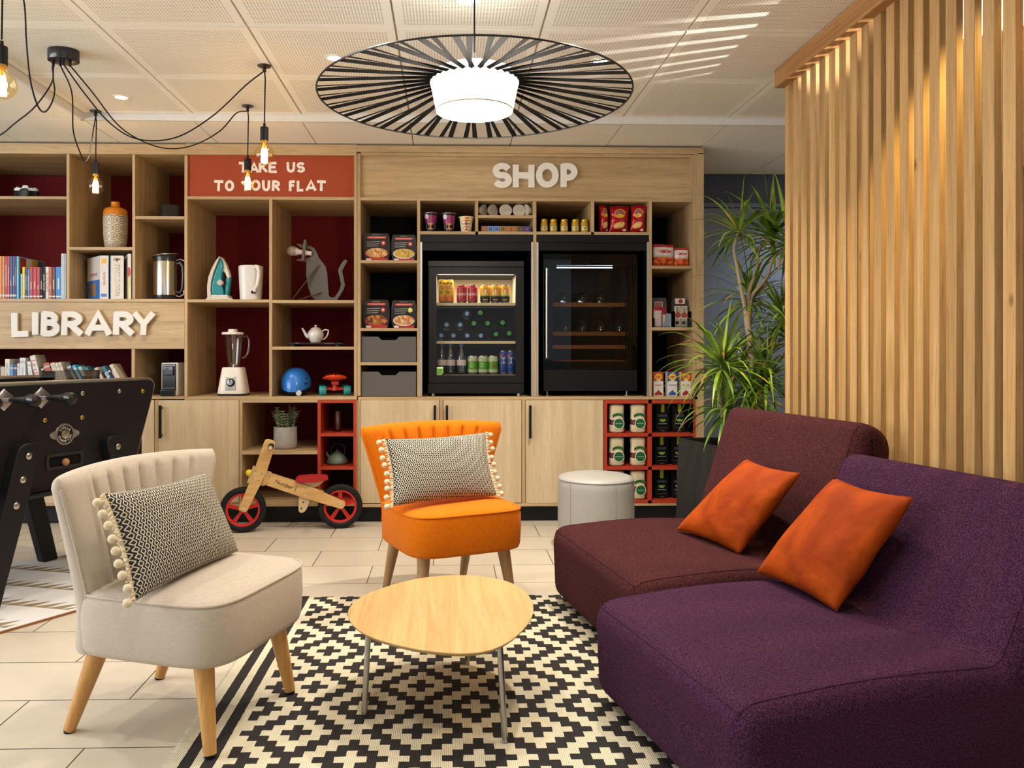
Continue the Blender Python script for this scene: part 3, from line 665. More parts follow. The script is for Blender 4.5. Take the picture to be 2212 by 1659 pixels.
def pom_cushion(label, cs, th, seed, sides):
    t, mid, N_ = cushion('pompom_cushion', label, cs, th, WEAVE, pinch=.03, grp='patterned lumbar cushions with pompom fringe', back=CREAM, wr=.0015, seed=seed)
    base = Vector(t.location); add_uv(t.children[0], cs, base)
    ex = (Vector(cs[1]) - Vector(cs[0])).normalized(); rnd = random.Random(seed)
    for side, u in sides:
        out = -ex if u == 0 else ex
        pts = [mid(u, k / 30) + out * .006 for k in range(31)]
        mb = MB()
        for k in range(60):
            p = mid(u, k / 59)
            mb.tube([p, p + out * (.012 + .006 * rnd.random()) + Vector((0, 0, (rnd.random() - .6) * .012)) + N_ * (rnd.random() - .5) * .01], .0028, 5)
        mb.build('fringe', POM, t)
        for k in range(9):
            p = mid(u, .03 + .94 * k / 8 + .02 * rnd.random()) + out * (.026 + .006 * rnd.random()) + N_ * (rnd.random() - .3) * .012 - Vector((0, 0, .008))
            o = bpy.data.objects.new('pompom', POMM); COL.objects.link(o); o.parent = t; o.location = p
pom_cushion('patterned cushion with pompoms on the beige chair', [(-.80, 2.06, .427), (-.665, 2.545, .432), (-.765, 2.535, .682), (-.892, 2.095, .695)], .12, 2, (('l', 0),))
pom_cushion('patterned cushion with pompoms on the orange chair', [(-.222, 3.195, .446), (.207, 3.45, .440), (.165, 3.60, .698), (-.262, 3.30, .702)], .11, 7, (('l', 0), ('r', 1)))
# ============================================================ COCKTAIL CHAIRS
def linen(h1, h2, st=(1, 1, 6)):
    m, nt, b = newmat('woven_upholstery_' + h1)
    tc = nd(nt, 'ShaderNodeTexCoord'); mp = nd(nt, 'ShaderNodeMapping'); mp.inputs['Scale'].default_value = st; nt.links.new(tc.outputs['Object'], mp.inputs[0])
    n = nd(nt, 'ShaderNodeTexNoise'); n.inputs['Scale'].default_value = 90; n.inputs['Detail'].default_value = 4; nt.links.new(mp.outputs[0], n.inputs['Vector'])
    mx = nd(nt, 'ShaderNodeMix', data_type='RGBA'); mx.inputs[6].default_value = lin(h1); mx.inputs[7].default_value = lin(h2); nt.links.new(n.outputs[0], mx.inputs[0])
    nt.links.new(mx.outputs[2], b.inputs['Base Color']); b.inputs['Roughness'].default_value = .9; b.inputs['Sheen Weight'].default_value = .06; b.inputs['Specular IOR Level'].default_value = .15
    bp = nd(nt, 'ShaderNodeBump'); bp.inputs['Strength'].default_value = .25; bp.inputs['Distance'].default_value = .001
    nt.links.new(n.outputs[0], bp.inputs['Height']); nt.links.new(bp.outputs[0], b.inputs['Normal'])
    return m
def cocktail_chair(label, loc, rz, fab, leg, shoe):
    t = thing('cocktail_chair', label, 'chair', loc, rz)
    # seat block: rounded plan, domed top, front at -y
    def plan(z, k, dz=0):
        pts = []
        for i in range(72):
            a = 2 * math.pi * i / 72; x = .258 * k * spow(math.cos(a), .38); y = -.02 + .245 * k * spow(math.sin(a), .38)
            pts.append((x, y, z))
        return pts
    rings = [plan(.243, .93), plan(.247, .965), plan(.262, .985), plan(.33, 1.0), plan(.385, .995), plan(.404, .985), plan(.410, .968), plan(.417, .93), plan(.424, .8), plan(.430, .55), plan(.432, .2)]
    MB().loft(rings).build('seat', fab, t, ang=60)
    pp = plan(.4075, .984); MB().tube(pp + [pp[0]], .0042, 6).build('piping', fab, t)
    # back shell: fluted front, flared top
    GR = [-.62, -.40, -.19, .02, .23, .44, .64]
    def ring(z, tt, th, top=0):
        hw = .238 + .102 * max(0, (tt - .25) / .75) ** 1.1
        yc = .185 + .045 * tt; pts = []
        def q(s, side):
            x = hw * s * (1 - top * .35); y0 = side * (1 - abs(s) ** 7) ** .5 * th / 2; g = 0
            if side < 0 and tt > .3 and not top:
                for gs in GR: g += .011 * math.exp(-((s - gs * (1 - .12 * (1 - tt))) / .018) ** 2)
                if abs(s) < .7: g -= .007 * abs(math.sin((s - .02) * math.pi / .21))
            k = .055 * tt + .01
            curve = -k * s * s if not (tt < .3 and side < 0) else -.01 * s * s
            pts.append((x, yc + y0 + g + curve, z + (.012 * (1 - s * s)) * (1 if tt > .8 else 0)))
        for i in range(91): q(math.sin(math.pi / 2 * (-1 + 2 * i / 90)) * .35 + .65 * (-1 + 2 * i / 90), -1)
        for i in range(1, 30): q(math.sin(math.pi / 2 * (1 - 2 * i / 30)) * .8 + .2 * (1 - 2 * i / 30), 1)
        return pts
    rs = [ring(.243, 0, .09), ring(.250, .0, .11)]
    for k in range(1, 14):
        tt = k / 13; rs.append(ring(.25 + .455 * tt, tt, .115 - .028 * tt))
    for k, (dz, sh) in enumerate(((.012, .92), (.021, .74), (.027, .5), (.030, .2))): rs.append(ring(.705 + dz, 1, .087 * sh, (1 - sh) * .06))
    MB().loft(rs).build('backrest', fab, t, ang=60)
    # side piping down the edge of the back
    for sx in (-1, 1):
        pts = []
        for k in range(14):
            tt = k / 13; hw = .238 + .102 * max(0, (tt - .25) / .75) ** 1.1
            th = .115 - .028 * tt; pts.append((sx * hw * .985, .185 + .045 * tt - th / 2 * .32 - (.055 * tt + .01 if tt >= .3 else .01) * .97 - .001, .25 + .455 * tt))
        MB().tube(pts, .0038, 6).build('piping', fab, t)
    for sx, sy, by in ((-1, -1, -.205), (1, -1, -.205), (-1, 1, .262), (1, 1, .262)):
        top = Vector((sx * .178, -.165 if sy < 0 else .165, .255)); gz = .0054 if sy < 0 else .0; bot = Vector((sx * (.205 if sy < 0 else .19), by, .008 + gz))
        lg = MB().cyl(top, bot, .0285, .0165, 24).build('leg', leg, t)
        MB().cyl(bot + Vector((0, 0, .002)), (bot.x, bot.y, gz), .0160, .0150, 20).build('glide', BLACK, lg)
    return t
BEIGE = linen('ab9f91', 'c8bcad', (1, 1, 5)); ORNG = linen('c85f02', 'dc7a04', (1, 1, 1))
cocktail_chair('beige linen cocktail chair with fluted back', (-.752, 2.36, 0), R(71.5), BEIGE, wood('b5803f', 'cd9a58', 'a06f36', 'z', .35), BLACK)
cocktail_chair('orange cocktail chair with fluted back', (-.003, 3.445, 0), R(23.5), ORNG, wood('97754e', 'ad8a60', '856543', 'z', .35), BLACK)
# ============================================================ COFFEE TABLE, POUF
t = thing('coffee_table', 'low oval oak coffee table on three steel legs', 'coffee table', (-.02, 2.43, 0))
OUT = [FL(px, py, .272) for px, py in ((751, 1318), (757, 1345), (790, 1372), (860, 1394), (930, 1407), (1000, 1412), (1060, 1405), (1110, 1380), (1143, 1345), (1153, 1318), (1146, 1290), (1118, 1265), (1075, 1250), (1020, 1243), (960, 1243), (890, 1252), (820, 1272), (775, 1292))]
n = len(OUT); dense = []
for i in range(n):
    p0, p1, p2, p3 = OUT[i - 1], OUT[i], OUT[(i + 1) % n], OUT[(i + 2) % n]
    for k in range(6):
        s = k / 6; dense.append(.5 * ((2 * p1) + (p2 - p0) * s + (2 * p0 - 5 * p1 + 4 * p2 - p3) * s * s + (3 * p1 - p0 - 3 * p2 + p3) * s ** 3))
cen = sum(dense, Vector()) / len(dense)
for _ in range(6): dense = [(dense[i - 1] + dense[i] * 2 + dense[(i + 1) % len(dense)]) / 4 for i in range(len(dense))]
def tring(z, k): return [(cen.x + (p.x - cen.x) * k, cen.y + (p.y - cen.y) * k, z) for p in dense]
MB().loft([tring(.258, .955), tring(.260, .965), tring(.268, .996), tring(.271, 1.0), tring(.2725, .997)]).build('table_top', wood('b5935c', 'cdac78', 'a5834e', 'y', .42, 2), t, world=True, ang=50)
for a, b in (((-.236, 2.36), (-.246, 2.334)), ((.14, 2.19), (.152, 2.159)), ((.055, 2.67), (.063, 2.70))):
    MB().cyl((a[0], a[1], .262), (b[0], b[1], .0068), .0085, n=20).build('leg', STEEL, t, world=True)
t = thing('round_pouf', 'pale grey leather drum pouf between orange chair and sofa', 'pouf', (.79, 4.27, 0))
PG = pm('a9a8a4', .42, var=.04, vs=12, bump=.12, bs=160)
MB().lathe([(.192, .004), (.200, .012), (.203, .05), (.204, .34), (.203, .372), (.196, .386)], n=72).build('body', PG, t, ang=60)
MB().lathe([(.198, .383), (.194, .393), (.17, .4), (.1, .405), (.0, .407)], n=72, cap=False).build('seat_top', pm('bab8b2', .4, var=.03, bump=.12, bs=160), t, ang=60)
MB().tube([(.2015 * math.cos(2 * math.pi * k / 72), .2015 * math.sin(2 * math.pi * k / 72), .383) for k in range(73)], .0028, 6).build('piping', PG, t)
for ang in (-70, -38, -140): MB().box(.2035, .2049, -.0012, .0012, .01, .37, 0, Matrix.Rotation(R(ang), 4, 'Z')).build('stitching', pm('8f8b82', .6), t)
# ============================================================ PENDANTS
PC = (.092, 2.86); ZD = 1.066 + .912
t = thing('ribbed_pendant', 'large black ribbed disc pendant with white drum shade', 'pendant lamp', (PC[0], PC[1], 1.9))
def pt(x, y, z): return (x, y, z - 1.9)
MB().tube([pt(.557 * math.cos(2 * math.pi * k / 96), .557 * math.sin(2 * math.pi * k / 96), ZD) for k in range(97)], .0032, 8).build('outer_ring', BLACKM, t)
MB().tube([pt(.152 * math.cos(2 * math.pi * k / 48), .152 * math.sin(2 * math.pi * k / 48), ZD + .05) for k in range(49)], .003, 8).build('inner_ring', BLACKM, t)
def rib_mesh(tw):
    mb = MB(); rgs = []
    for k in range(9):
        s = k / 8; r = .557 + (.150 - .557) * s; z = ZD - 1.9 + (.05 * s) + .0 * math.sin(math.pi * s); w_ = .0105 * (1 - .45 * s); a = tw * (.25 + .75 * s)
        cx_, cz_ = math.cos(a) * w_, math.sin(a) * w_
        off = tw * .02 * s
        rgs.append([(r, off - cx_, z - cz_ + .0006), (r, off + cx_, z + cz_ + .0006), (r, off + cx_, z + cz_ - .0006), (r, off - cx_, z - cz_ - .0006)])
    mb.loft(rgs); return mb.build('ribbon', pm('070504', .8), t, smooth=False)
r1 = rib_mesh(.55); r2 = rib_mesh(-.55)
for k in range(1, 66):
    src = (r1, r2)[k % 2]; o = src.copy(); COL.objects.link(o); o.parent = t; o.rotation_euler = (0, 0, 2 * math.pi * (k - (.12 if k % 2 else -.12)) / 66)
r2.rotation_euler = (0, 0, 2 * math.pi * .75 / 66)
SHADE = emis('pendant_shade_glow', (1, .95, .87, 1), .92)
shade = MB().lathe([(.134, -.052), (.139, -.05), (.155, .03), (.160, .048), (.156, .056), (.150, .05), (.13, -.04)], (0, 0, ZD - 1.9), 64, cap=False).build('shade', SHADE, t)
MB().lathe([(0, -.055), (.134, -.053)], (0, 0, ZD - 1.9), 48, cap=False).build('bottom_diffuser', emis('pendant_diffuser_glow', (1, .98, .93, 1), 1.5), t)
MB().tube([(.1365 * math.cos(2 * math.pi * k / 64), .1365 * math.sin(2 * math.pi * k / 64), ZD - 1.9 - .052) for k in range(65)], .0026, 6).build('shade_rim', pm('cbbfa6', .6), t)
MB().lathe([(.150, .052), (.14, .085), (.11, .098), (0, .102)], (0, 0, ZD - 1.9), 48, cap=False).build('top_diffuser', emis('pendant_top_glow', (1, .93, .8, 1), 1.4), t)
MB().cyl((0, 0, ZD - 1.9 + .1), (0, .155, ZC - 1.9 - .0) if False else (0, 0, ZC - 1.9 - .02), .0032, n=8).build('cable', BLACK, t)
MB().lathe([(.0, -.022), (.05, -.022), (.052, -.001), (0, -.001)], (0, 0, ZC - 1.9), 32).build('ceiling_rose', pm('efece6', .4), t)
lamp('pendant_glow', 'POINT', (PC[0], PC[1], ZD - .10), 24, (1, .92, .80), shadow_soft_size=.12)
lamp('pendant_up_glow', 'POINT', (PC[0], PC[1], ZD + .16), 3.2, (1, .93, .82), shadow_soft_size=.05)
# --- spider lamp
H = dict(D=(-.852, 3.713), C=(-1.082, 4.326), B=(-1.94, 4.44), A=(-1.50, 2.72))
t = thing('spider_pendant_lamp', 'black spider pendant lamp with amber globe bulbs on swagged cables', 'pendant lamp', (-1.69, 3.55, 2.2))
def wl(x, y, z): return (x + 1.69, y - 3.55, z - 2.2)
def cano(z0): return
rk = []
for zz, k in ((-.048, .96), (-.046, 1), (-.004, 1), (0, .98)): rk.append([(.066 * k * math.cos(2 * math.pi * i / 40), .055 * k * math.sin(2 * math.pi * i / 40), ZC - 2.2 + zz) for i in range(40)])
MB().loft(rk).build('canopy', BLACKM, t, ang=50)
AMB = thin_glass('amber_glass', (1, .90, .66, 1), .07)
FIL = emis('filament_glow', (1, .74, .36, 1), 26)
def bulb(x, y, zc, name):
    s = MB().cyl(wl(x, y, zc + .066), wl(x, y, zc + .128), .0185, n=24).cyl(wl(x, y, zc + .128), wl(x, y, zc + .133), .0165, .008, n=24).cyl(wl(x, y, zc + .133), wl(x, y, zc + .147), .006, n=12).build('socket', BLACK, t, bev=.001)
    P = []
    for k in range(15):
        a = math.pi * k / 18; P.append((.0475 * math.sin(a), -.0475 * math.cos(a)))
    P += [(.0225, .046), (.0165, .056), (.0155, .066)]
    MB().lathe(P, wl(x, y, zc), 32, cap=False).build('bulb', AMB, s, ang=80)
    mb = MB()
    for k in range(9):
        a = 2 * math.pi * k / 9; r_ = .0125
        mb.cyl(wl(x + r_ * math.cos(a), y + r_ * math.sin(a), zc - .036), wl(x + r_ * .75 * math.cos(a), y + r_ * .75 * math.sin(a), zc + .028), .0030, n=6)
    mb.build('filament', FIL, s)
    MB().cyl(wl(x, y, zc + .062), wl(x, y, zc + .03), .008, .005, n=12).cyl(wl(x, y, zc + .056), wl(x, y, zc + .066), .0165, n=20).build('brass_neck', pm('c79a4a', .3, 1), s)
    lamp('bulb_light', 'POINT', (x, y, zc - .004), 3.2, (1, .62, .28), shadow_soft_size=.02)
ZB = CAMZ + .905
for k, (x, y) in H.items():
    bulb(x, y, ZB - (.012 if k == 'A' else 0), k)
def cable(pts, sub=14):
    P = [Vector(wl(*p)) for p in pts]; out = []
    Q = [P[0] * 2 - P[1]] + P + [P[-1] * 2 - P[-2]]
    for i in range(1, len(Q) - 2):
        p0, p1, p2, p3 = Q[i - 1:i + 3]
        for s in range(sub):
            s /= sub; out.append(.5 * ((2 * p1) + (p2 - p0) * s + (2 * p0 - 5 * p1 + 4 * p2 - p3) * s * s + (3 * p1 - p0 - 3 * p2 + p3) * s ** 3))
    out.append(P[-1])
    return MB().tube(out, .0032, 8).build('cable', BLACK, t)
for k, (x, y) in H.items():
    zt = ZC
    if k != 'A': MB().lathe([(.0, -.004), (.030, -.004), (.032, 0), (0, 0)], wl(x, y, zt), 24).cyl(wl(x, y, zt - .004), wl(x, y, zt - .028), .007, .009, n=12).build('ceiling_hook', BLACKM, t)
    else: MB().lathe([(.0, -.004), (.030, -.004), (.032, 0), (0, 0)], wl(x, y, zt), 24).build('ceiling_hook', BLACKM, t)
    cable([(x, y, ZC - .02), (x + .004, y, ZC - .06), (x + .003, y, (ZC + ZB) / 2 + .1), (x, y, ZB + .14)])
def pcable(pts, end, start, y0, y1):
    out = [start]; n = len(pts)
    for q, (px, py) in enumerate(pts): v = at(px, py, y0 + (y1 - y0) * (q + 1) / (n + 1)); out.append((v.x, v.y, v.z))
    cable(out + [end], 8)
GRIPS = [(-1.655, 3.535), (-1.675, 3.515), (-1.695, 3.53), (-1.735, 3.55)]
def gs(i): return (GRIPS[i][0], GRIPS[i][1], ZC - .07)
pcable([(185, 205), (240, 268), (300, 301), (380, 297), (460, 250), (530, 185)], (-.857, 3.712, ZC - .028), gs(1), 3.53, 3.70)
pcable([(200, 200), (255, 270), (310, 306), (365, 321), (420, 313), (475, 283), (510, 245)], (-1.087, 4.325, ZC - .028), gs(0), 3.55, 4.25)
pcable([(155, 200), (158, 280), (170, 322), (184, 349), (194, 330), (201, 285)], (-1.937, 4.435, ZC - .028), gs(2), 3.60, 4.40)
pcable([(115, 170), (118, 198), (110, 226), (95, 242), (80, 225), (65, 170), (57, 90), (52, 5)], (-1.47, 2.74, ZC - .004), gs(3), 3.5, 2.85)
pcable([(112, 178), (75, 231), (30, 268), (0, 292), (-60, 322), (-150, 300)], (-2.95, 3.75, ZC - .02), (GRIPS[3][0] - .004, GRIPS[3][1], ZC - .07), 3.56, 3.7)
mb = MB()
for x, y in GRIPS: mb.cyl(wl(x, y, ZC - .045), wl(x, y, ZC - .075), .0075, .0045, n=12)
mb.build('cable_grip', BLACK, t)
# ============================================================ PLANT
t = thing('dracaena_plant', 'tall dracaena with pale bare trunks in a black planter', 'potted plant', (1.56, 4.30, 0))
def wp(x, y, z): return Vector((x - 1.56, y - 4.30, z))
pot = MB()
for z0, z1, a, b in ((.0, .575, .17, .215),):
    M_ = Matrix.Translation((0, 0, 0)) @ Matrix.Rotation(R(14), 4, 'Z')
    q = lambda k, z: [(-k, -k, z), (k, -k, z), (k, k, z), (-k, k, z)]
    pot.loft([q(.235, 0), q(.222, .56), q(.224, .575), q(.205, .575), q(.203, .50)], M=M_)
pot.build('planter', pm('23252a', .38, bump=.1, bs=80), t, bev=.004, smooth=False)
MB().box(-.2, .2, -.2, .2, .49, .50, 0, Matrix.Rotation(R(14), 4, 'Z')).build('soil', pm('2a1d14', .95, bump=1, bs=60), t)
BARK = pm('9a8a72', .8, var=.25, vs=28, bump=.6, bs=90, stretch=(1, 1, 3))
def trunk(pts, r0, r1):
    P = [wp(*p) for p in pts]; out = []; Q = [P[0] * 2 - P[1]] + P + [P[-1] * 2 - P[-2]]
    for i in range(1, len(Q) - 2):
        p0, p1, p2, p3 = Q[i - 1:i + 3]
        for s in range(8):
            s /= 8; out.append(.5 * ((2 * p1) + (p2 - p0) * s + (2 * p0 - 5 * p1 + 4 * p2 - p3) * s * s + (3 * p1 - p0 - 3 * p2 + p3) * s ** 3))
    out.append(P[-1]); n = len(out)
    MB().tube(out, [r0 + (r1 - r0) * i / (n - 1) + .0006 * math.sin(i * 2.3) for i in range(n)], 12).build('trunk', BARK, t, ang=60)
def pq(px, py, Y): v = at(px, py, Y); return (v.x, v.y, v.z)
YP = 4.30
trunk([(1.60, YP, .48), pq(1632, 850, YP), pq(1622, 760, YP), pq(1612, 672, YP)], .021, .017)
trunk([pq(1612, 680, YP), pq(1600, 620, YP - .02), pq(1592, 575, YP - .03), pq(1586, 535, YP - .05), pq(1596, 500, YP - .06)], .0105, .008)
trunk([pq(1614, 680, YP), pq(1618, 630, YP + .02), pq(1634, 585, YP + .04), pq(1640, 540, YP + .05), pq(1665, 505, YP + .06)], .0105, .008)
trunk([pq(1618, 680, YP), pq(1624, 640, YP + .02), pq(1655, 600, YP + .0), pq(1672, 555, YP - .03), pq(1702, 528, YP - .05)], .0105, .008)
trunk([(1.50, YP - .08, .48), pq(1558, 880, YP - .12), pq(1552, 830, YP - .16), pq(1560, 785, YP - .18)], .012, .009)
trunk([(1.52, YP + .08, .48), pq(1578, 870, YP + .1), pq(1582, 820, YP + .1), pq(1600, 790, YP + .1)], .012, .009)
trunk([(1.62, YP + .05, .48), pq(1650, 850, YP + .1), pq(1652, 770, YP + .12), pq(1666, 720, YP + .12), pq(1690, 690, YP + .1)], .013, .009)
trunk([pq(1652, 780, YP + .12), pq(1665, 760, YP + .1), pq(1685, 735, YP + .05), pq(1705, 730, YP)], .010, .008)
def leafmat():
    m, nt, b = newmat('dracaena_leaf')
    tc = nd(nt, 'ShaderNodeTexCoord'); n = nd(nt, 'ShaderNodeTexNoise'); n.inputs['Scale'].default_value = 9; nt.links.new(tc.outputs['Object'], n.inputs['Vector'])
    cr = nd(nt, 'ShaderNodeValToRGB'); e = cr.color_ramp.elements
    e[0].position = .3; e[0].color = lin('2b5016'); e[1].position = .62; e[1].color = lin('7d9c2e'); x = cr.color_ramp.elements.new(.74); x.color = lin('b89c34')
    nt.links.new(n.outputs[0], cr.inputs[0]); nt.links.new(cr.outputs[0], b.inputs['Base Color']); b.inputs['Roughness'].default_value = .38
    return m
LEAF = [leafmat(), pm('8a5a2a', .7)]
def rosette(c, n, ln, seed, up=.5, droop=1.0, w0=.0095):
    ln *= 1.12; n = int(n * 1.1)
    rnd = random.Random(seed); mb = MB(); c = wp(*c)
    for i in range(n):
        az = i * 2.39996 + rnd.random() * .5; q = i / n; el = R(78 - 105 * q ** .8 + rnd.uniform(-12, 12)) * 1.0
        L_ = ln * rnd.uniform(.7, 1.15); d = Vector((math.cos(az) * math.cos(el), math.sin(az) * math.cos(el), math.sin(el)))
        p = c + Vector((0, 0, -.03 * q)); side = Vector((-math.sin(az), math.cos(az), 0)); rows = []; N = 9; br = rnd.random() < .16
        for k in range(N + 1):
            s = k / N; w_ = w0 * (math.sin(math.pi * (s * .82 + .13)) ** .8) * (1 - s ** 4) + .0006
            up_ = side.cross(d)
            rows.append([p - side * w_ + up_ * w_ * .35, p, p + side * w_ + up_ * w_ * .35])
            p = p + d * L_ / N; d = (d + Vector((0, 0, -1)) * (.20 * droop * (.30 + s * 1.8) * (.5 + rnd.random() * .5))).normalized()
        o = len(mb.v)
        for r_ in rows: mb.v += [tuple(v) for v in r_]
        for k in range(N):
            for j in range(2):
                a = o + k * 3 + j; mb.f.append([a, a + 1, a + 4, a + 3]); mb.m.append(1 if (br and k > N - 4) else 0)
    mb.build('leaf_rosette', LEAF, t, fix=False, ang=80)
rosette(pq(1597, 497, YP - .06), 34, .27, 1, droop=.85); rosette(pq(1667, 502, YP + .06), 40, .30, 2, droop=.7, w0=.012); rosette(pq(1706, 520, YP - .05), 40, .32, 3, droop=.6, w0=.012)
rosette(pq(1622, 640, YP + .12), 46, .34, 4, droop=.9); rosette(pq(1560, 785, YP - .18), 60, .34, 5, droop=1.0); rosette(pq(1692, 688, YP + .1), 54, .32, 6, droop=.9)
rosette(pq(1600, 795, YP + .1), 46, .34, 7, droop=1.0); rosette(pq(1655, 815, YP - .08), 56, .36, 8, droop=1.0); rosette(pq(1706, 728, YP), 40, .3, 9, droop=1.0)
rosette(pq(1570, 880, YP - .12), 36, .30, 10, droop=1.2); rosette(pq(1625, 860, YP - .1), 44, .30, 12, droop=1.1)
# ============================================================ FOOSBALL TABLE
DX = Vector((.435, .900, 0)); DN = Vector((-.900, .435, 0)); P0 = Vector((-1.862, 3.363, 0))
O_ = P0 + DX * .09 + DN * .37
FA = math.atan2(.900, .435)
t = thing('foosball_table', 'black foosball table on splayed legs left of the beige chair', 'foosball table', O_, FA)
MF = (Matrix.Translation(O_) @ Matrix.Rotation(FA, 4, 'Z')).inverted()
def fp(px, py, off=0):
    w_ = on_plane(px, py, P0, DN); return MF @ (w_ - DN * off)
FB = pm('1b181b', .42, var=.1, vs=6); XE = .755
YN, YO = -.37, .47
def fprof(x0): return smooth_profile([(-.82, .45), (-.92, .92), (XE, .92), (XE - .16, .45)], [.03, .05, .06, .03])
MB().prism(fprof(0), YN, YN + .028, 'y').build('side_panel', FB, t, bev=.003)
MB().prism(fprof(0), YO - .028, YO, 'y').build('side_panel', FB, t, bev=.003)
edge = smooth_profile([(-.92, .9205), (XE + .0005, .9205), (XE - .16, .45)], [0, .06, 0])
mb = MB()
for yy in (YN + .014, YO - .014): mb.tube([(x, yy, z) for x, z in edge], .0045, 8, flat=3.2)
mb.build('metal_edge_trim', CHROME, t)
MB().box(-.86, -.83, YN + .028, YO - .028, .5, .9).box(XE - .10, XE - .07, YN + .028, YO - .028, .5, .90).box(-.84, XE - .1, YN + .028, YO - .028, .46, .48).box(-.83, XE - .1, YN + .028, YO - .028, .78, .79, 1).build('cabinet_box', [FB, pm('2f5a3a', .5)], t)
for x in (-.75, -.58, -.41, -.24, -.072, .10):
    rd = MB().cyl((x, YN - .06, .862), (x, YO + .12, .862), .008, n=12).build('rod', CHROME, t)
    MB().loft([[(x + a, YN - .002, .862 + b) for a, b in ((-.055, 0), (0, -.048), (.055, 0), (0, .048))], [(x + a * .8, YN - .007, .862 + b * .8) for a, b in ((-.055, 0), (0, -.048), (.055, 0), (0, .048))]]).build('bearing_plate', pm('9a979e', .25, .9), rd)
    MB().lathe([(0.010, 0), (.012, .01), (.013, .03), (.015, .075), (.022, .105), (.028, .125), (.0285, .14), (.022, .158), (.0, .165)], n=24, M=Matrix.Translation((x, YN - .04, .862)) @ Matrix.Rotation(R(90), 4, 'X')).build('handle', BLACKM, rd)
    mb = MB()
    for k in range(3):
        y = YN + .2 + .22 * k; mb.cyl((x, y, .80), (x, y, .90), .016, .012, n=10).sph((x, y, .912), .015, 10)
    mb.build('player_figures', pm('cdbf98', .5), rd)
def boltm(p, r, mat, par): MB().lathe([(r, 0), (r, .003), (r * .7, .006), (0, .0065)], n=20, M=Matrix.Translation(p) @ Matrix.Rotation(R(90), 4, 'X')).build('bolt', mat, par)
for px, py in ((178, 850), (258, 845), (308, 845), (97, 908), (177, 902)): boltm(fp(px, py), .0105, STEEL if px in (178, 258) else pm('c2a05a', .3, 1), t)
# emblem
c = fp(139, 938)
ME = Matrix.Translation(c) @ Matrix.Rotation(R(90), 4, 'X')
mb = MB().lathe([(.048, 0), (.050, .002), (.048, .006), (.0405, .006), (.040, .004)], n=40, M=ME, cap=False).lathe([(.0405, .0045), (0, .0045)], n=40, mi=1, M=ME, cap=False).lathe([(.021, .0045), (.020, .009), (.012, .011), (0, .0115)], n=32, M=ME, cap=False)
for s in (-1, 1): mb.prism([(s * .044, -.022), (s * .072, -.010), (s * .078, 0), (s * .072, .010), (s * .044, .022)][::s], 0, .004, 'z', 0, ME).lathe([(.0065, .004), (.0045, .0075), (0, .008)], (s * .066, 0, 0), 16, 0, ME)
for word, sg in (('STELLA', 1), ('CHAMPION', -1)):
    for i, ch in enumerate(word):
        sp_ = R(20); a = (len(word) - 1) / 2 * sp_ - i * sp_
        if sg > 0: M2 = Matrix.Rotation(a, 4, 'Z') @ Matrix.Translation((0, .0305, 0))
        else: M2 = Matrix.Rotation(-a, 4, 'Z') @ Matrix.Translation((0, -.0305, 0))
        mb.text(ch, ME @ M2, ext=.0052, mi=2, height=.0115)
mb.build('round_emblem', [STEEL, BLACK, pm('d8d8d4', .4)], t, fix=False)
# ball return hatch
a = fp(98, 1018); b = fp(178, 972); x0, x1, z0, z1 = a.x, b.x, a.z, b.z
mb = MB(); q0 = rrect(x0, x1, z0, z1, .02); q1 = rrect(x0 + .014, x1 - .014, z0 + .014, z1 - .014, .01)
mb.loft([[(x, YN, z) for x, z in q0], [(x, YN - .006, z) for x, z in q0], [(x, YN - .006, z) for x, z in q1], [(x, YN + .0005, z) for x, z in q1]], cap=False)
mb.prism(q1, YN - .0008, YN - .0004, 'y', 1); mb.build('ball_return', [BLACKM, pm('030303', .9)], t)
bl = fp(136, 1004, .01)
tag(MB().sph((0, 0, 0), .0165, 20).build('foosball', pm('a9774a', .6), loc=Matrix.Translation(O_) @ Matrix.Rotation(FA, 4, 'Z') @ Vector((bl.x, YN - .0178, z0 + .0145 + .0165))), 'brown cork ball lying in the ball return of the foosball table', 'ball')
def leg_(x, y0, y1, z0, z1, lean, w_=.115, nm='leg', bolts=()):
    q = [(-w_ / 2, z1), (w_ / 2, z1), (w_ / 2 * .8 + lean, z0), (-w_ / 2 * .8 + lean, z0)]
    lg = MB().prism([(x + a, b) for a, b in smooth_profile(q, [.045, .045, .01, .01])], y0, y1, 'y').build(nm, pm('1c1b1e', .38), t, bev=.004)
    for k in bolts:
        s = (z1 - k) / (z1 - z0); boltm(Vector((x + lean * s, y0, k)), .0145, STEEL, lg)
tl = fp(52, 956); tr = fp(234, 940)
leg_(tl.x, YN - .05, YN - .001, .0075, tl.z, -.19, bolts=(fp(52, 983).z, fp(37, 1034).z, fp(21, 1090).z))
leg_(tr.x, YN - .05, YN - .001, .0075, tr.z, .16, bolts=(fp(235, 964).z,))
leg_(.34, .07, .12, .0075, .60, .155, .10); leg_(.0, .07, .12, .0075, .60, -.17, .10)
leg_(-.72, YN - .05, YN - .001, .0075, tl.z, -.16); leg_(-.72, .07, .12, .0075, .60, -.16)
MB().box(-.06, .40, YN - .045, .12, .435, .447).build('brace_board', pm('26262a', .4), t)
# score set resting on the rim of the table
w_ = MF.inverted()
q = w_ @ Vector((.42, .05, .92)); 
gt = thing('acrylic_box', 'clear acrylic box standing on the foosball table', 'box', w_ @ Vector((.52, YN + .34, .793)), FA)
MB().box(-.13, .13, -.06, .06, .0, .004).box(-.13, .13, -.06, -.056, .004, .175).box(-.13, .13, .056, .06, .004, .175).box(-.13, -.126, -.056, .056, .004, .175).box(.126, .13, -.056, .056, .004, .175).build('box_walls', glassy('acrylic', (.84, .82, .80, 1), 1.45, .03, .05), gt)
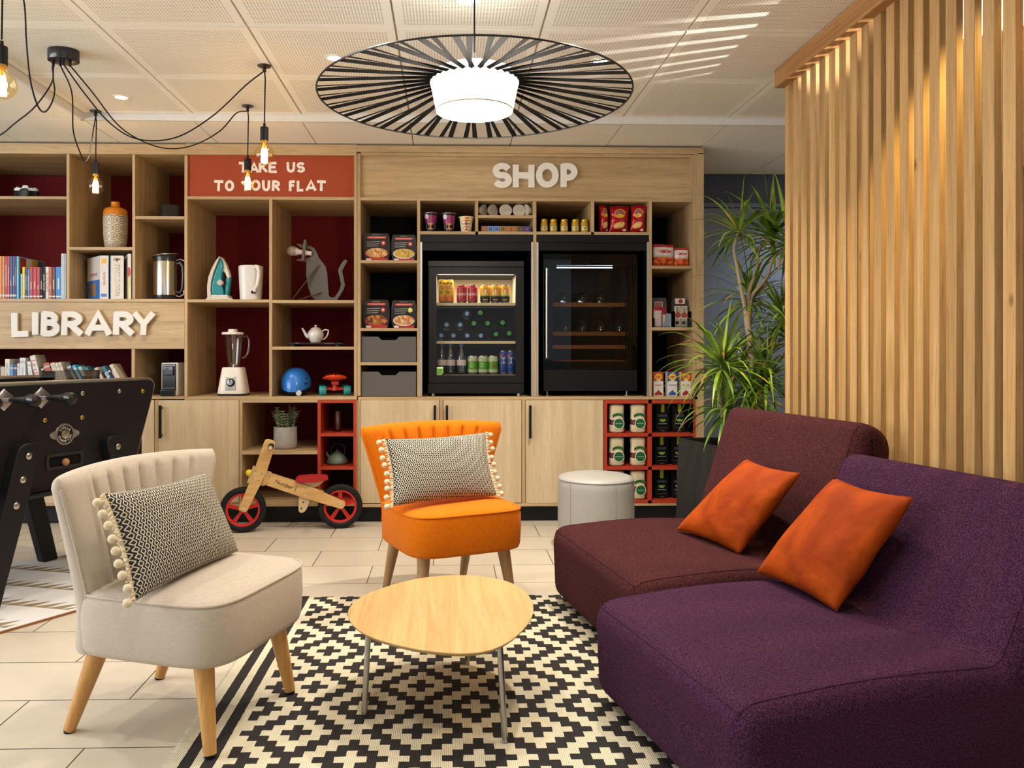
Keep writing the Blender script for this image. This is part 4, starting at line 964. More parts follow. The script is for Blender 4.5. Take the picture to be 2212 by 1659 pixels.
# ============================================================ FRIDGES
def slab(mb, x0, x1, y0, y1, Ya, Yb, mi=0):     # pixel box at depth Ya (front) .. Yb
    xa, xb = PX(x0, Ya), PX(x1, Ya); xm = (xa + xb) / 2
    mb.box(xa, xb, Ya, Yb, PZ(y1, xm, Ya), PZ(y0, xm, Ya), mi); return mb
YQ = YF + .045
FBK = pm('1a1718', .38, var=.03); FIN = pm('cfc4a8', .6)
f1 = thing('beverage_fridge', 'black glass-door fridge stocked with cans and bottles', 'fridge', (PX(1029, YQ), YQ, Z(857, 1029)))
slab(MB(), 924.7, 1132, 563.5, 576.2, YQ - .01, YQ + .5).build('top_plate', pm('231e1f', .35), f1, world=True, bev=.002)
mb = MB(); slab(mb, 927, 1131, 576.2, 592, YQ + .04, YQ + .5); slab(mb, 927, 942, 592, 812, YQ + .04, YQ + .5); slab(mb, 1116, 1131, 592, 812, YQ + .04, YQ + .5); slab(mb, 927, 1131, 812, 828, YQ + .04, YQ + .5); slab(mb, 942, 1116, 592, 812, YQ + .47, YQ + .5)
mb.build('cabinet_body', pm('17150f', .6), f1, world=True)
mb = MB(); slab(mb, 942.2, 942.9, 592, 657, YQ + .05, YQ + .46); slab(mb, 1115, 1115.8, 592, 657, YQ + .05, YQ + .46); slab(mb, 943, 1115, 592, 655, YQ + .455, YQ + .465)
mb.build('inner_liner', FIN, f1, world=True)
mb = MB(); slab(mb, 943, 1115, 657, 812, YQ + .455, YQ + .465); mb.build('inner_back', pm('2a2322', .7), f1, world=True)
d = MB()
xa, xb = PX(926, YQ), PX(1131.5, YQ); za, zb = PZ(827, .2, YQ), PZ(577.5, .2, YQ); xi, xj = PX(942.8, YQ), PX(1114.4, YQ); zi, zj = PZ(811.5, .2, YQ), PZ(592, .2, YQ)
o_ = rrect(xa, xb, za, zb, .004); i_ = rrect(xi, xj, zi, zj, .008)
d.loft([[(x, YQ + .035, z) for x, z in o_], [(x, YQ, z) for x, z in o_], [(x, YQ, z) for x, z in i_], [(x, YQ + .035, z) for x, z in i_]], cap=False)
dr = d.build('door', FBK, f1, world=True)
FGL = glassy('fridge_glass', (.86, .87, .86, 1), 1.30, .01, .0)
MB().add([(xi, YQ + .012, zi), (xj, YQ + .012, zi), (xj, YQ + .012, zj), (xi, YQ + .012, zj)], [(0, 1, 2, 3)]).build('door_glass', FGL, dr, world=True)
mb = MB(); sx, sz = xi + .012, zi + .004
mb.prism([(sx - .010, sz), (sx + .018, sz), (sx + .030, sz + .014), (sx + .030, sz + .050), (sx - .010, sz + .050)], YQ + .009, YQ + .0105, 'y', 0).prism([(sx - .008, sz + .002), (sx + .017, sz + .002), (sx + .028, sz + .015), (sx + .028, sz + .040), (sx - .008, sz + .040)], YQ + .008, YQ + .009, 'y', 1)
mb.build('price_sticker', [pm('dfeec8', .5), pm('5f9f1e', .5)], dr, world=True)
slab(MB(), 924.7, 1132, 828.6, 850, YQ, YQ + .45).build('base_panel', FBK, f1, world=True, bev=.002)
zb_ = Z(857, 1029)
for px in (935, 1122):
    for yy in (YQ + .04, YQ + .4): MB().cyl((PX(px, YQ), yy, zb_ + .0005), (PX(px, YQ), yy, PZ(850, .2, YQ)), .016, n=16).build('foot', STEEL, f1, world=True)
for y0, y1 in ((654.8, 658), (737, 740)):
    zt = PZ(y0, .2, YQ + .05)
    MB().box(xi - .004, xj + .004, YQ + .05, YQ + .44, zt - .005, zt).box(xi - .004, xj + .004, YQ + .044, YQ + .05, zt - .016, zt + .001, 1).build('glass_shelf', [glassy('shelf_glass', (.7, .72, .7, 1), 1.4, .03), pm('c9b48e', .35)], f1, world=True)
ZS1 = PZ(654.8, .2, YQ + .05); ZS2 = PZ(737, .2, YQ + .05); ZS3 = zi + .006
MB().box(xi - .004, xj + .004, YQ + .045, YQ + .44, zi - .004, ZS3).build('inner_floor', pm('6f685c', .5), f1, world=True)
MB().box(xi + .01, xj - .01, YQ + .06, YQ + .075, zj + .002, zj + .008).build('lamp_strip', emis('fridge_lamp_glow', (1, .88, .6, 1), 3), f1, world=True)
lamp('fridge_lamp', 'AREA', ((xi + xj) / 2, YQ + .16, zj - .004), 2.6, (1, .88, .62), (0, 0, 0), shape='RECTANGLE', size=.42, size_y=.16)
# --- cans and bottles
def can(r, h, prof_m, mats, name, label, cat, loc, grp, deco=None, rz=0):
    t = MB()
    k = r; P = [(k * .78, 0), (k * .86, .004), (k, .012)]; M_ = [0, 0, 0]
    for zf, mi in prof_m: P.append((k, .012 + (h - .03) * zf)); M_.append(mi)
    P += [(k, h - .018), (k * .84, h - .004), (k * .86, h), (k * .80, h - .001), (k * .78, h - .006), (0, h - .006)]
    M_ = [0, 0] + [mi for zf, mi in prof_m] + [prof_m[-1][1]] + [prof_m[-1][1], 0, 0, 0, 0]
    t.lathe(P, n=28, mis=M_[:len(P) - 1] + [0])
    if deco: deco(t, r, h)
    o = t.build(name, mats, ang=45); o.location = loc; o.rotation_euler = (0, 0, rz)
    return tag(o, label, cat, grp)
def cpatch(mb, r, h, a0, a1, z0, z1, mi, ell=False, n=10):
    rr_ = r + .0006
    if ell:
        pts = [(0, 0)] + [(math.cos(2 * math.pi * k / 18), math.sin(2 * math.pi * k / 18)) for k in range(18)]
        vs = [(rr_ * math.sin(R((a0 + a1) / 2 + x * (a1 - a0) / 2)), -rr_ * math.cos(R((a0 + a1) / 2 + x * (a1 - a0) / 2)), (z0 + z1) / 2 + y * (z1 - z0) / 2) for x, y in pts]
        mb.add(vs, [(0, 1 + k, 1 + (k + 1) % 18) for k in range(18)], mi)
    else:
        vs = [(rr_ * math.sin(R(a0 + (a1 - a0) * k / n)), -rr_ * math.cos(R(a0 + (a1 - a0) * k / n)), z) for z in (z0, z1) for k in range(n + 1)]
        mb.add(vs, [(k, k + 1, n + 2 + k, n + 1 + k) for k in range(n)], mi)
LIDM = pm('c8c6c2', .25, 1)
YC_ = YQ + .10
def ctext(mb, r, s, zc, width, mi, ang=0):   # small lettering wrapped round a can
    o = len(mb.v); mb.text(s, Matrix.Identity(4), width=width, mi=mi)
    for i in range(o, len(mb.v)):
        x, y, _ = mb.v[i]; a = x / r + R(ang); mb.v[i] = ((r + .0009) * math.sin(a), -(r + .0009) * math.cos(a), zc + y)
def d_tea(mb, r, h):
    cpatch(mb, r, h, -48, 48, h * .58, h * .70, 2, True); ctext(mb, r, 'Lipton', h * .64, r * 1.1, 5)
    cpatch(mb, r, h, -60, 20, h * .40, h * .50, 3, True); cpatch(mb, r, h, -30, 70, h * .16, h * .34, 4, True); cpatch(mb, r, h, -50, -10, h * .80, h * .88, 3, True); cpatch(mb, r, h, 5, 50, h * .78, h * .86, 2, True)
def dkinds():
    Yl = pm('f2b705', .3); Or = pm('ee7d10', .3)
    return [LIDM, Yl, pm('b5342a', .35), pm('3f7a22', .4), Or, pm('f7efe0', .5)]
for i, px in enumerate((957.5, 971.3)):
    X_ = PX(px, YC_); can(.0262 if i else .0262, .153, [(.25, 4), (1, 1)], dkinds(), 'tall_can', ('half hidden tall yellow iced tea can at the left end of the top fridge shelf', 'tall yellow iced tea can second from the left on the top fridge shelf')[i], 'can', (X_ - (.004 if i == 0 else 0), YC_ + .01, ZS1 + .0006), 'cans on the top fridge shelf', d_tea)
def d_red(mb, r, h):
    cpatch(mb, r, h, -70, 70, h * .40, h * .58, 2); cpatch(mb, r, h, -60, 60, h * .44, h * .52, 3)
for i, px in enumerate((997.5, 1020.8)):
    can(.0325, .118, [(.3, 1), (1, 1)], [LIDM, pm('b3121f', .3), pm('c95a5c', .35), pm('e0b6ae', .4)], 'red_can', ('red drink can left of its twin on the top fridge shelf', 'red drink can nearer the yellow cans on the top fridge shelf')[i], 'can', (PX(px, YC_), YC_, ZS1 + .0006), 'cans on the top fridge shelf', d_red)
def d_yel(mb, r, h):
    cpatch(mb, r, h, -75, 75, h * .40, h * .45, 2); cpatch(mb, r, h, -28, 28, h * .55, h * .82, 3, True); cpatch(mb, r, h, -10, 10, h * .46, h * .75, 4, True); cpatch(mb, r, h, -35, 40, h * .12, h * .30, 5); cpatch(mb, r, h, -25, 30, h * .16, h * .22, 3)
for i, px in enumerate((1048, 1070, 1090.5)):
    can(.0318, .118, [(.38, 5), (1, 1)], [LIDM, pm('f0b020', .3), pm('8fc018', .4), pm('e8860c', .4), pm('f4f0e4', .4), pm('15130f', .4)], 'orange_soda_can', ('leftmost of the three yellow and black soda cans', 'middle one of the three yellow and black soda cans', 'rightmost of the three yellow and black soda cans')[i], 'can', (PX(px, YC_), YC_, ZS1 + .0006), 'cans on the top fridge shelf', d_yel)
def d_beer(star):
    def f(mb, r, h):
        if star:
            P = [(R(90 + 36 * k), (.013 if k % 2 == 0 else .0055)) for k in range(10)]
            vs = [(0, -(r + .001), h * .46)] + [((r + .001) * math.sin(.1 + q * math.cos(a) / r), -(r + .001) * math.cos(.1 + q * math.cos(a) / r), h * .46 + q * math.sin(a)) for a, q in P]
            vs[0] = ((r + .001) * math.sin(.1), -(r + .001) * math.cos(.1), h * .46)
            mb.add(vs, [(0, 1 + k, 1 + (k + 1) % 10) for k in range(10)], 3)
        else:
            cpatch(mb, r, h, -45, 25, h * .36, h * .62, 4, True)
        cpatch(mb, r, h, -55, 55, h * .10, h * .18, 2)
    return f
for i, px in enumerate((1021, 1043.5, 1065.5)):
    can(.0325, .118, [(.22, 2), (.78, 1), (1, 2)], [LIDM, pm('4e8f24', .3), pm('a9b58a', .3), pm('b02020', .4), pm('86b05a', .4)], 'beer_can', ('green beer can beside the water bottles in the bottom of the fridge', 'middle green beer can in the bottom of the fridge', 'green beer can with a red star')[i], 'can', (PX(px, YC_), YC_ + .02, ZS3 + .0006), 'beer cans in the bottom of the fridge', d_beer(i == 2))
def d_blue(mb, r, h): cpatch(mb, r, h, -80, 80, h * .45, h * .72, 3, True); cpatch(mb, r, h, -70, -20, h * .72, h * .85, 2, True)
for i, px in enumerate((1088, 1110)):
    can(.0265, .150, [(.4, 1), (1, 1)], [LIDM, pm('2a3f80', .3), pm('b03040', .4), pm('b8b0a0', .35)], 'slim_can', ('slim blue energy drink can next to the star beer can', 'slim blue energy drink can in the bottom right corner of the fridge')[i], 'can', (PX(px, YC_) - .017 * i, YC_ + .02, ZS3 + .0006), 'slim cans in the bottom of the fridge', d_blue)
WBOT = glassy('water_bottle_plastic', (.86, .90, .94, 1), 1.4, .12, .10); GBOT = glassy('green_bottle_plastic', (.30, .62, .38, 1), 1.35, .05, .03)
CAPB = pm('4f74ad', .45); CAPG = pm('3f8a28', .45)
def bottle(loc, mat, capm, label, grp, h=.20, r=.031, rot=None, lab=True, name='water_bottle'):
    t = thing(name, label, 'bottle', loc, group=grp, rot=rot)
    P = [(0, .001), (r * .8, 0), (r, .006), (r * .97, .03), (r, .05), (r, h * .5), (r * .98, h * .56), (r * .78, h * .7), (r * .42, h * .85), (.0125, h * .88), (.0125, h * .92)]
    MB().lathe(P, n=24, cap=False).build('bottle_body', mat, t, ang=60)
    MB().lathe([(.0145, h * .90), (.0150, h * .905), (.0150, h * .985), (.0135, h), (.0, h)], n=24).lathe([(.0105, h + .0003), (0, h + .0003)], n=20, mi=1, cap=False).build('cap', [capm, pm('7f9cc8', .5) if capm is CAPB else capm], t)
    if lab: MB().lathe([(r + .0006, h * .28), (r + .0006, h * .46)], n=24, cap=False).build('label_band', pm('cbb8b4', .5), t)
    return t
for i, px in enumerate((946.5, 972, 995.5)):
    bottle((PX(px, YC_) + (.022 if i == 0 else .004), YC_ + .01, ZS3 + .0006), WBOT, CAPB, ('small water bottle cut by the left edge of the fridge window', 'small water bottle between two others in the fridge', 'small water bottle nearest the green beer cans')[i], 'water bottles standing in the fridge')
lay = [(953, 724.5, 0), (979.5, 725, 0), (1009.5, 725, 0), (1039, 725, 0), (1071.5, 722, 1), (1100, 720, 1), (964.5, 701.5, 0), (994.3, 701.5, 0), (1024, 698.5, 1), (1053.5, 698.5, 1), (1086, 697, 1), (1009, 677.5, 0), (1038, 675.5, 1)]
rowt = {0: 'bottom', 1: 'bottom', 2: 'bottom', 3: 'bottom', 4: 'bottom', 5: 'bottom', 6: 'middle', 7: 'middle', 8: 'middle', 9: 'middle', 10: 'middle', 11: 'top', 12: 'top'}
names_ = ['first blue-capped', 'second blue-capped', 'third blue-capped', 'fourth blue-capped', 'first green', 'last green', 'left blue-capped', 'right blue-capped', 'left green', 'middle green', 'right green', 'only blue-capped', 'only green']
for i, (px, py, g) in enumerate(lay):
    v = at(px, py, YQ + .10)
    zc = v.z
    bottle((v.x, YQ + .30, zc), GBOT if g else WBOT, CAPG if g else CAPB, names_[i] + ' bottle in the %s row of lying bottles' % rowt[i], 'bottles lying stacked on the middle fridge shelf', rot=(R(90), 0, 0), lab=False, r=.031, name='lying_bottle')
# --- wine fridge
f2 = thing('wine_fridge', 'tall black wine fridge with wooden racks and steel bar handle', 'fridge', (PX(1275, YQ), YQ, Z(857, 1275)))
xa, xb = PX(1174, YQ), PX(1377, YQ); za, zb = PZ(798, .85, YQ), PZ(549, .85, YQ); xi, xj = PX(1194.5, YQ), PX(1356, YQ); zi, zj = PZ(781.5, .85, YQ), PZ(573, .85, YQ)
mb = MB().box(xa, xb, YQ + .04, YQ + .5, zj, zb).box(xa, xi, YQ + .04, YQ + .5, zi, zj).box(xj, xb, YQ + .04, YQ + .5, zi, zj).box(xa, xb, YQ + .04, YQ + .5, za, zi).box(xi, xj, YQ + .47, YQ + .5, zi, zj)
mb.build('cabinet_body', pm('0c0b0b', .6), f2, world=True)
d = MB(); o_ = rrect(xa, xb, za, zb, .003); i_ = rrect(xi, xj, zi, zj, .003)
d.loft([[(x, YQ + .03, z) for x, z in o_], [(x, YQ + .004, z) for x, z in o_], [(x, YQ + .004, z) for x, z in i_], [(x, YQ + .03, z) for x, z in i_]], cap=False)
dr = d.build('door', pm('0c0b0c', .12), f2, world=True)
MB().add([(xa + .004, YQ + .002, za + .004), (xb - .004, YQ + .002, za + .004), (xb - .004, YQ + .002, zb - .004), (xa + .004, YQ + .002, zb - .004)], [(0, 1, 2, 3)]).build('door_glass', glassy('smoked_glass', (.46, .44, .43, 1), 1.32, .008, .0), dr, world=True)
hx = PX(1181, YQ - .04)
mb = MB().cyl((hx, YQ - .04, PZ(773, .6, YQ)), (hx, YQ - .04, PZ(581, .6, YQ)), .0078, n=20)
for py in (762, 592): mb.cyl((hx, YQ - .04, PZ(py, .6, YQ)), (hx, YQ + .004, PZ(py, .6, YQ)), .006, n=12)
mb.build('handle', STEEL, dr, world=True)
MB().box(xa, xb, YQ + .002, YQ + .45, PZ(845, .85, YQ), za - .004).build('base_panel', pm('141215', .35), f2, world=True, bev=.002)
for px in (1183, 1356): MB().lathe([(.014, 0), (.014, .006), (.006, .010), (.006, PZ(845, .85, YQ) - zb_)], (PX(px, YQ), YQ + .03, zb_ + .0005), 16).build('foot', STEEL, f2, world=True)
RACK = wood('a5642c', 'bd7a3c', '8a5223', 'x', .5)
for k, (y0, y1) in enumerate(((654, 662.5), (716.5, 725), (745, 753.5), (778, 780.5))):
    a, b = PZ(y1, .85, YQ + .06), PZ(y0, .85, YQ + .06)
    mb = MB().box(xi + .003, xj - .003, YQ + .06, YQ + .075, a, b)
    for j in range(7): x = xi + .02 + (xj - xi - .04) * j / 6; mb.box(x - .01, x + .01, YQ + .075, YQ + .44, b - .012, b - .002)
    mb.build('wooden_rack', RACK, f2, world=True)
MB().box(PX(1203, YQ + .06), PX(1323, YQ + .06), YQ + .06, YQ + .066, PZ(579.2, .85, YQ + .06), PZ(577.4, .85, YQ + .06)).build('light_strip', emis('cold_led_glow', (.62, .84, 1, 1), 12), f2, world=True)
lamp('wine_fridge_lamp', 'AREA', (PX(1263, YQ), YQ + .085, PZ(579, .85, YQ)), .9, (.75, .88, 1), (R(12), 0, 0), shape='RECTANGLE', size=.33, size_y=.02)
DKG = pm('0b0f0c', .12, coat=.8)
wb = [(1218, 654), (1256, 654), (1294, 654), (1220, 717), (1256, 717), (1294, 717), (1333, 717)]
wl_ = ['leftmost wine bottle on the top rack', 'middle wine bottle on the top rack', 'rightmost wine bottle on the top rack', 'leftmost wine bottle on the second rack', 'second wine bottle from the left on the second rack', 'third wine bottle on the second rack', 'rightmost wine bottle on the second rack']
w0 = None
for i, (px, py) in enumerate(wb):
    loc = (PX(px, YQ + .1), YQ + .11, PZ(py, .85, YQ + .06) + .0385 - .001)
    if w0 is None:
        w0 = thing('wine_bottle', wl_[0], 'wine bottle', loc, group='wine bottles lying base outwards on the racks')
        MB().lathe([(0, .012), (.02, .006), (.034, 0), (.0375, .004), (.0375, .19), (.03, .215), (.015, .24), (.0145, .30), (0, .30)], n=32, M=Matrix.Rotation(R(-90), 4, 'X')).build('bottle_body', DKG, w0, ang=60)
    else: dup(w0, loc, label=wl_[i])
# ============================================================ SHOP GOODS
def ysh(px, py): return Z(py, px)
def foodmat(a, b, c, sc_=60):
    key = ('food', a, b, c)
    if key in MC: return MC[key]
    m, nt, bb = newmat('printed_food'); tc = nd(nt, 'ShaderNodeTexCoord'); v = nd(nt, 'ShaderNodeTexVoronoi'); v.inputs['Scale'].default_value = sc_; nt.links.new(tc.outputs['Object'], v.inputs['Vector'])
    cr = nd(nt, 'ShaderNodeValToRGB'); e = cr.color_ramp.elements; e[0].position = .15; e[0].color = lin(a); e[1].position = .85; e[1].color = lin(c); x = e.new(.5); x.color = lin(b)
    sp = nd(nt, 'ShaderNodeSeparateColor'); nt.links.new(v.outputs['Color'], sp.inputs[0]); nt.links.new(sp.outputs[0], cr.inputs[0]); nt.links.new(cr.outputs[0], bb.inputs['Base Color']); bb.inputs['Roughness'].default_value = .5
    MC[key] = m; return m
def ell(cx, cz, rx, rz, n=28, a0=0): return [(cx + rx * math.cos(2 * math.pi * k / n + a0), cz + rz * math.sin(2 * math.pi * k / n)) for k in range(n)]
YG = YF + .05
def meal(px0, px1, pyb, pyt, food, side, label, blue=False):
    x0, x1 = PX(px0, YG), PX(px1, YG); zb = Z(pyb, 840) + .0008; h = (pyb - pyt) * (YG) / F * 1.0; W_ = x1 - x0
    t = thing('ready_meal', label, 'ready meal', ((x0 + x1) / 2, YG, zb), group='ready meals in the left shop column')
    # round sleeve with flat top and bottom
    out = []
    for k in range(41):
        a = R(-62 + 124 * k / 40); out.append((W_ / 2 * math.cos(a) ** .6 if False else W_ / 2 * (1 - .22 * abs(math.sin(a)) ** 3), h * .5 + h * .5 * math.sin(a) / math.sin(R(62))))
    poly = out + [(-x, z) for x, z in out[::-1]]
    poly = [(x * .99, min(max(z, 0), h)) for x, z in poly]
    MB().prism(poly, 0, .05, 'y').build('plastic_tray', pm('1f1c1d', .35, coat=.3), t, bev=.003)
    mb = MB(); hw = W_ * .40
    sl = [(-hw, 0), (hw, 0), (W_ * .47, h * .22), (W_ * .5, h * .45), (W_ * .475, h * .68), (hw, h * .86), (hw, h * .99), (-hw, h * .99), (-hw, h * .86), (-W_ * .475, h * .68), (-W_ * .5, h * .45), (-W_ * .47, h * .22)]
    mb.prism(sl, -.003, 0, 'y', 0)
    e = -.0034
    mb.prism([(-hw * .86, h * .80), (hw * .86, h * .80), (hw * .86, h * .88), (-hw * .86, h * .88)], e, -.003, 'y', 1)
    mb.prism([(-hw * .7, h * .825), (hw * .7, h * .825), (hw * .7, h * .855), (-hw * .7, h * .855)], e - .0003, e, 'y', 7).prism([(-hw * .4, h * .925), (hw * .35, h * .925), (hw * .35, h * .94), (-hw * .4, h * .94)], e, -.003, 'y', 5)
    for k in range(3): mb.prism([(-hw * .9, h * (.66 - .075 * k)), (hw * (.35 - .1 * k), h * (.68 - .075 * k)), (hw * (.35 - .1 * k), h * (.705 - .075 * k)), (-hw * .9, h * (.685 - .075 * k))], e, -.003, 'y', 5)
    mb.prism(ell(hw * .62, h * .64, h * .085, h * .085), e, -.003, 'y', 3 if blue else 2).prism(ell(hw * .62, h * .64, h * .035, h * .035), e - .0004, e, 'y', 4)
    mb.prism([(-hw, 0), (hw, 0), (hw, h * .10), (-hw, h * .10)], e, -.003, 'y', 2)
    mb.prism(rrect(-hw * .95, -hw * .5, h * .015, h * .085, h * .02, 3), e - .0004, e, 'y', 4)
    mb.prism(ell(.0, h * .27, W_ * .42, h * .19), e - .0003, -.003, 'y', 2 if side else 4).prism(ell(.002, h * .285, W_ * .395, h * .172), e - .0007, e - .0003, 'y', 6)
    mb.build('printed_sleeve', [pm('2a2627', .4), pm('c4483c', .5), pm('b3241c', .45), pm('cfd94a', .5), pm('e8e2d4', .5), pm('8f8b88', .5), food, pm('d08a80', .5)], t, smooth=False)
meal(784, 843, 561.8, 502, foodmat('c98a4a', 'e0b87a', 'a8642c'), True, 'dark ready meal with a pasta dish picture, upper left of the four')
meal(845, 900, 561.8, 505, foodmat('c8a038', 'd8b850', 'a88028'), False, 'dark ready meal with a golden gratin picture, upper right of the four')
meal(784, 842, 708.5, 647, foodmat('5a2a14', 'c88018', '8a4418'), True, 'dark ready meal with a beef stew picture, lower left of the four')
meal(845, 900, 708.5, 648, foodmat('c87838', 'ddc28a', 'b8602c'), False, 'dark ready meal with salmon picture and blue sleeve corner', True)
def cup(px, pyt, pyb, rt, mats, rimc, label, kind, Yp=None):
    Yp = Yp or YF + .06; X_ = PX(px, Yp); zb = Z(pyb, 967) + .0008; h = (pyb - pyt) * Yp / F
    t = thing('noodle_cup', label, 'noodle cup', (X_, Yp, zb), group='noodle cups above the left fridge')
    rb_ = rt * .72
    def rat(f): return rb_ + (rt - rb_) * f
    bands = [(0, 0), (.08, 0), (.10, 1), (.42, 1), (.44, 2), (.84, 2), (.86, 0), (.96, 0)] if kind == 0 else [(0, 0), (.1, 0), (.4, 0), (.5, 0), (.96, 0)]
    mb = MB().lathe([(0, .001)] + [(rat(f), h * f) for f, _ in bands], n=36, mis=[0] + [m for _, m in bands], cap=False)
    if kind == 0:
        for k in range(2):
            pass
        def pat(a0, a1, f0, f1, mi, el=False):
            n = 18; pts = [(0, 0)] + [(math.cos(2 * math.pi * q / n), math.sin(2 * math.pi * q / n)) for q in range(n)] if el else [(0, 0), (-1, -1), (1, -1), (1, 1), (-1, 1)]
            vs = []
            for x, y in pts:
                f = (f0 + f1) / 2 + y * (f1 - f0) / 2; a = R((a0 + a1) / 2 + x * (a1 - a0) / 2); r_ = rat(f) + .0008; vs.append((r_ * math.sin(a), -r_ * math.cos(a), h * f))
            m_ = len(pts) - 1; mb.add(vs, [(0, 1 + q, 1 + (q + 1) % m_) for q in range(m_)], mi)
        pat(-62, 62, .12, .44, 3, True); pat(-70, -20, .66, .92, 4, True)
    else:
        def pat(a0, a1, f0, f1, mi, el=False):
            n = 18; pts = [(0, 0)] + [(math.cos(2 * math.pi * q / n), math.sin(2 * math.pi * q / n)) for q in range(n)]
            vs = []
            for x, y in pts:
                f = (f0 + f1) / 2 + y * (f1 - f0) / 2; a = R((a0 + a1) / 2 + x * (a1 - a0) / 2); r_ = rat(f) + .0008; vs.append((r_ * math.sin(a), -r_ * math.cos(a), h * f))
            mb.add(vs, [(0, 1 + q, 1 + (q + 1) % n) for q in range(n)], mi)
        pat(-35, 45, .76, .96, 1); pat(-15, 25, .80, .92, 2); pat(-55, 55, .50, .74, 3); pat(-38, 42, .42, .56, 5); pat(-45, 50, .10, .36, 4)
    mb.build('cup_body', mats, t, ang=50)
    MB().lathe([(rt * .98, h * .955), (rt * 1.13, h * .965), (rt * 1.14, h * .985), (rt * 1.0, h * .995), (0, h)], n=36, cap=False).build('foil_lid', rimc, t)
cm = [pm('1d1820', .35), pm('1d1820', .35), pm('8a1f5a', .4), foodmat('d8925a', 'e0b070', 'b06a30', 180), pm('d8d2e0', .4)]
cup(930.5, 458, 499.7, .041, cm, pm('9a9aa0', .35, .5), 'purple and black noodle cup nearest the left upright', 0)
cup(970, 458.5, 499.7, .041, cm, pm('9a9aa0', .35, .5), 'purple and black noodle cup beside the cream cup', 0)
cup(1007, 466, 499.7, .043, [pm('e3d2ae', .45), pm('eab320', .4), pm('c8781c', .4), pm('8a2c28', .4), pm('a84a26', .45), pm('3a2a28', .5)], pm('e8e2d6', .4), 'cream noodle cup with a yellow logo', 1)
FILM = pm('c8bfae', .3, .1, var=.35, vs=30)
def bowl(px, rz, tilt, label, g0):
    Yp = YF + .085; X_ = PX(px, Yp); zb = Z(464.4, 1092) + .001
    t = thing('instant_noodle_bowl', label, 'bowl', (X_, Yp, zb + .0405), group='white lidded bowls on the small upper shelf', rot=(R(90 - tilt), 0, R(rz)))
    MB().lathe([(0, -.030), (.020, -.030), (.024, -.026), (.034, -.012), (.0385, .0), (.0402, .003), (.0402, .005)], n=40, cap=False).build('bowl_body', pm('e6ddd0', .35), t, ang=60)
    MB().lathe([(.0402, .0052), (.037, .0056), (0, .0056)], n=40, cap=False).build('film_lid', FILM, t)
for i, (px, rz, tl_, lb) in enumerate(((1045.5, 62, 0, 'white bowl turned sideways, first on the small shelf'), (1064.5, 42, 4, 'white bowl turned half sideways, second on the small shelf'), (1092, 0, 6, 'white bowl facing forward with silver film, third on the small shelf'), (1121, 0, 6, 'white bowl facing forward with silver film, fourth on the small shelf'), (1136.5, -64, 0, 'white bowl turned sideways beside the right upright'))): bowl(px, rz, tl_, lb, i)
cols = ['a0651c', '5f86cc', '5f86cc', '9a6a1e', 'a3681c', 'a3681c', '5a4a3c', '4c2a88']; logos = ['b03a2a', '161620', '161620', '1d1612', 'a83a22', 'a83a22', '38302a', '6a2a60']
lbs = ['brown capsule box at the left end of the row', 'blue capsule box beside the left end brown box', 'blue capsule box beside the fourth brown box', 'brown capsule box with black logo', 'brown capsule box with red logo, fifth in the row', 'brown capsule box with red logo, sixth in the row', 'dark taupe capsule box beside the purple one', 'purple capsule box at the right end of the row']
for i in range(8):
    Yp = YF + .03; x0 = PX(1039.6 + 13.2 * i, Yp); x1 = PX(1039.6 + 13.2 * (i + 1) - .5, Yp); zb = Z(499.9, 1092) + .0006; h = .0372; w_ = x1 - x0
    mb = MB().box(-w_ / 2, w_ / 2, 0, .12, 0, h)
    a = h * .2; mb.prism([(-a, h * .5 - a), (a, h * .5 - a), (a, h * .5 + a), (-a, h * .5 + a)], -.0006, 0, 'y', 1).prism([(-a * .3, h * .5 - a * .6), (a * .5, h * .5), (-a * .3, h * .5 + a * .6), (-a * .6, h * .5)], -.0009, -.0006, 'y', 2)
    tag(mb.build('capsule_box', [pm('' + cols[i], .45), pm(logos[i], .5), pm('d8c8a8', .5)], loc=((x0 + x1) / 2, Yp, zb), bev=.0006, seg=1), lbs[i], 'capsule box', 'coffee capsule boxes')
# mustard jars
MUST = pm('b8901c', .35, coat=.5); GOLD = pm('c9a13a', .25, .9)
jl = ['leftmost', 'second', 'middle', 'fourth', 'rightmost']
for i, px in enumerate((1175.3, 1195.5, 1218.5, 1242.5, 1262.3)):
    Yp = YF + .05; loc = (PX(px, Yp), Yp, Z(500.5, 1218) + .0008)
    if i == 0:
        j0 = thing('mustard_jar', 'leftmost of the five mustard jars with gold lids', 'jar', loc, group='mustard jars above the wine fridge')
        MB().lathe([(0, .001), (.022, 0), (.0238, .004), (.0238, .042), (.0232, .052), (.0205, .06), (.0205, .072)], n=32).build('jar_body', MUST, j0, ang=50)
        MB().lathe([(.0218, .070), (.0224, .072), (.0224, .082), (.0212, .084), (0, .084)], n=32).build('lid', GOLD, j0)
        lm = MB(); cpatch(lm, .0238, .08, -52, 52, .014, .036, 0); cpatch(lm, .0243, .08, -20, 20, .019, .031, 1); lm.build('label_band', [pm('d8c99c', .5), pm('8a8a40', .5)], j0, fix=False)
    else: dup(j0, loc, label=jl[i] + ' of the five mustard jars with gold lids')
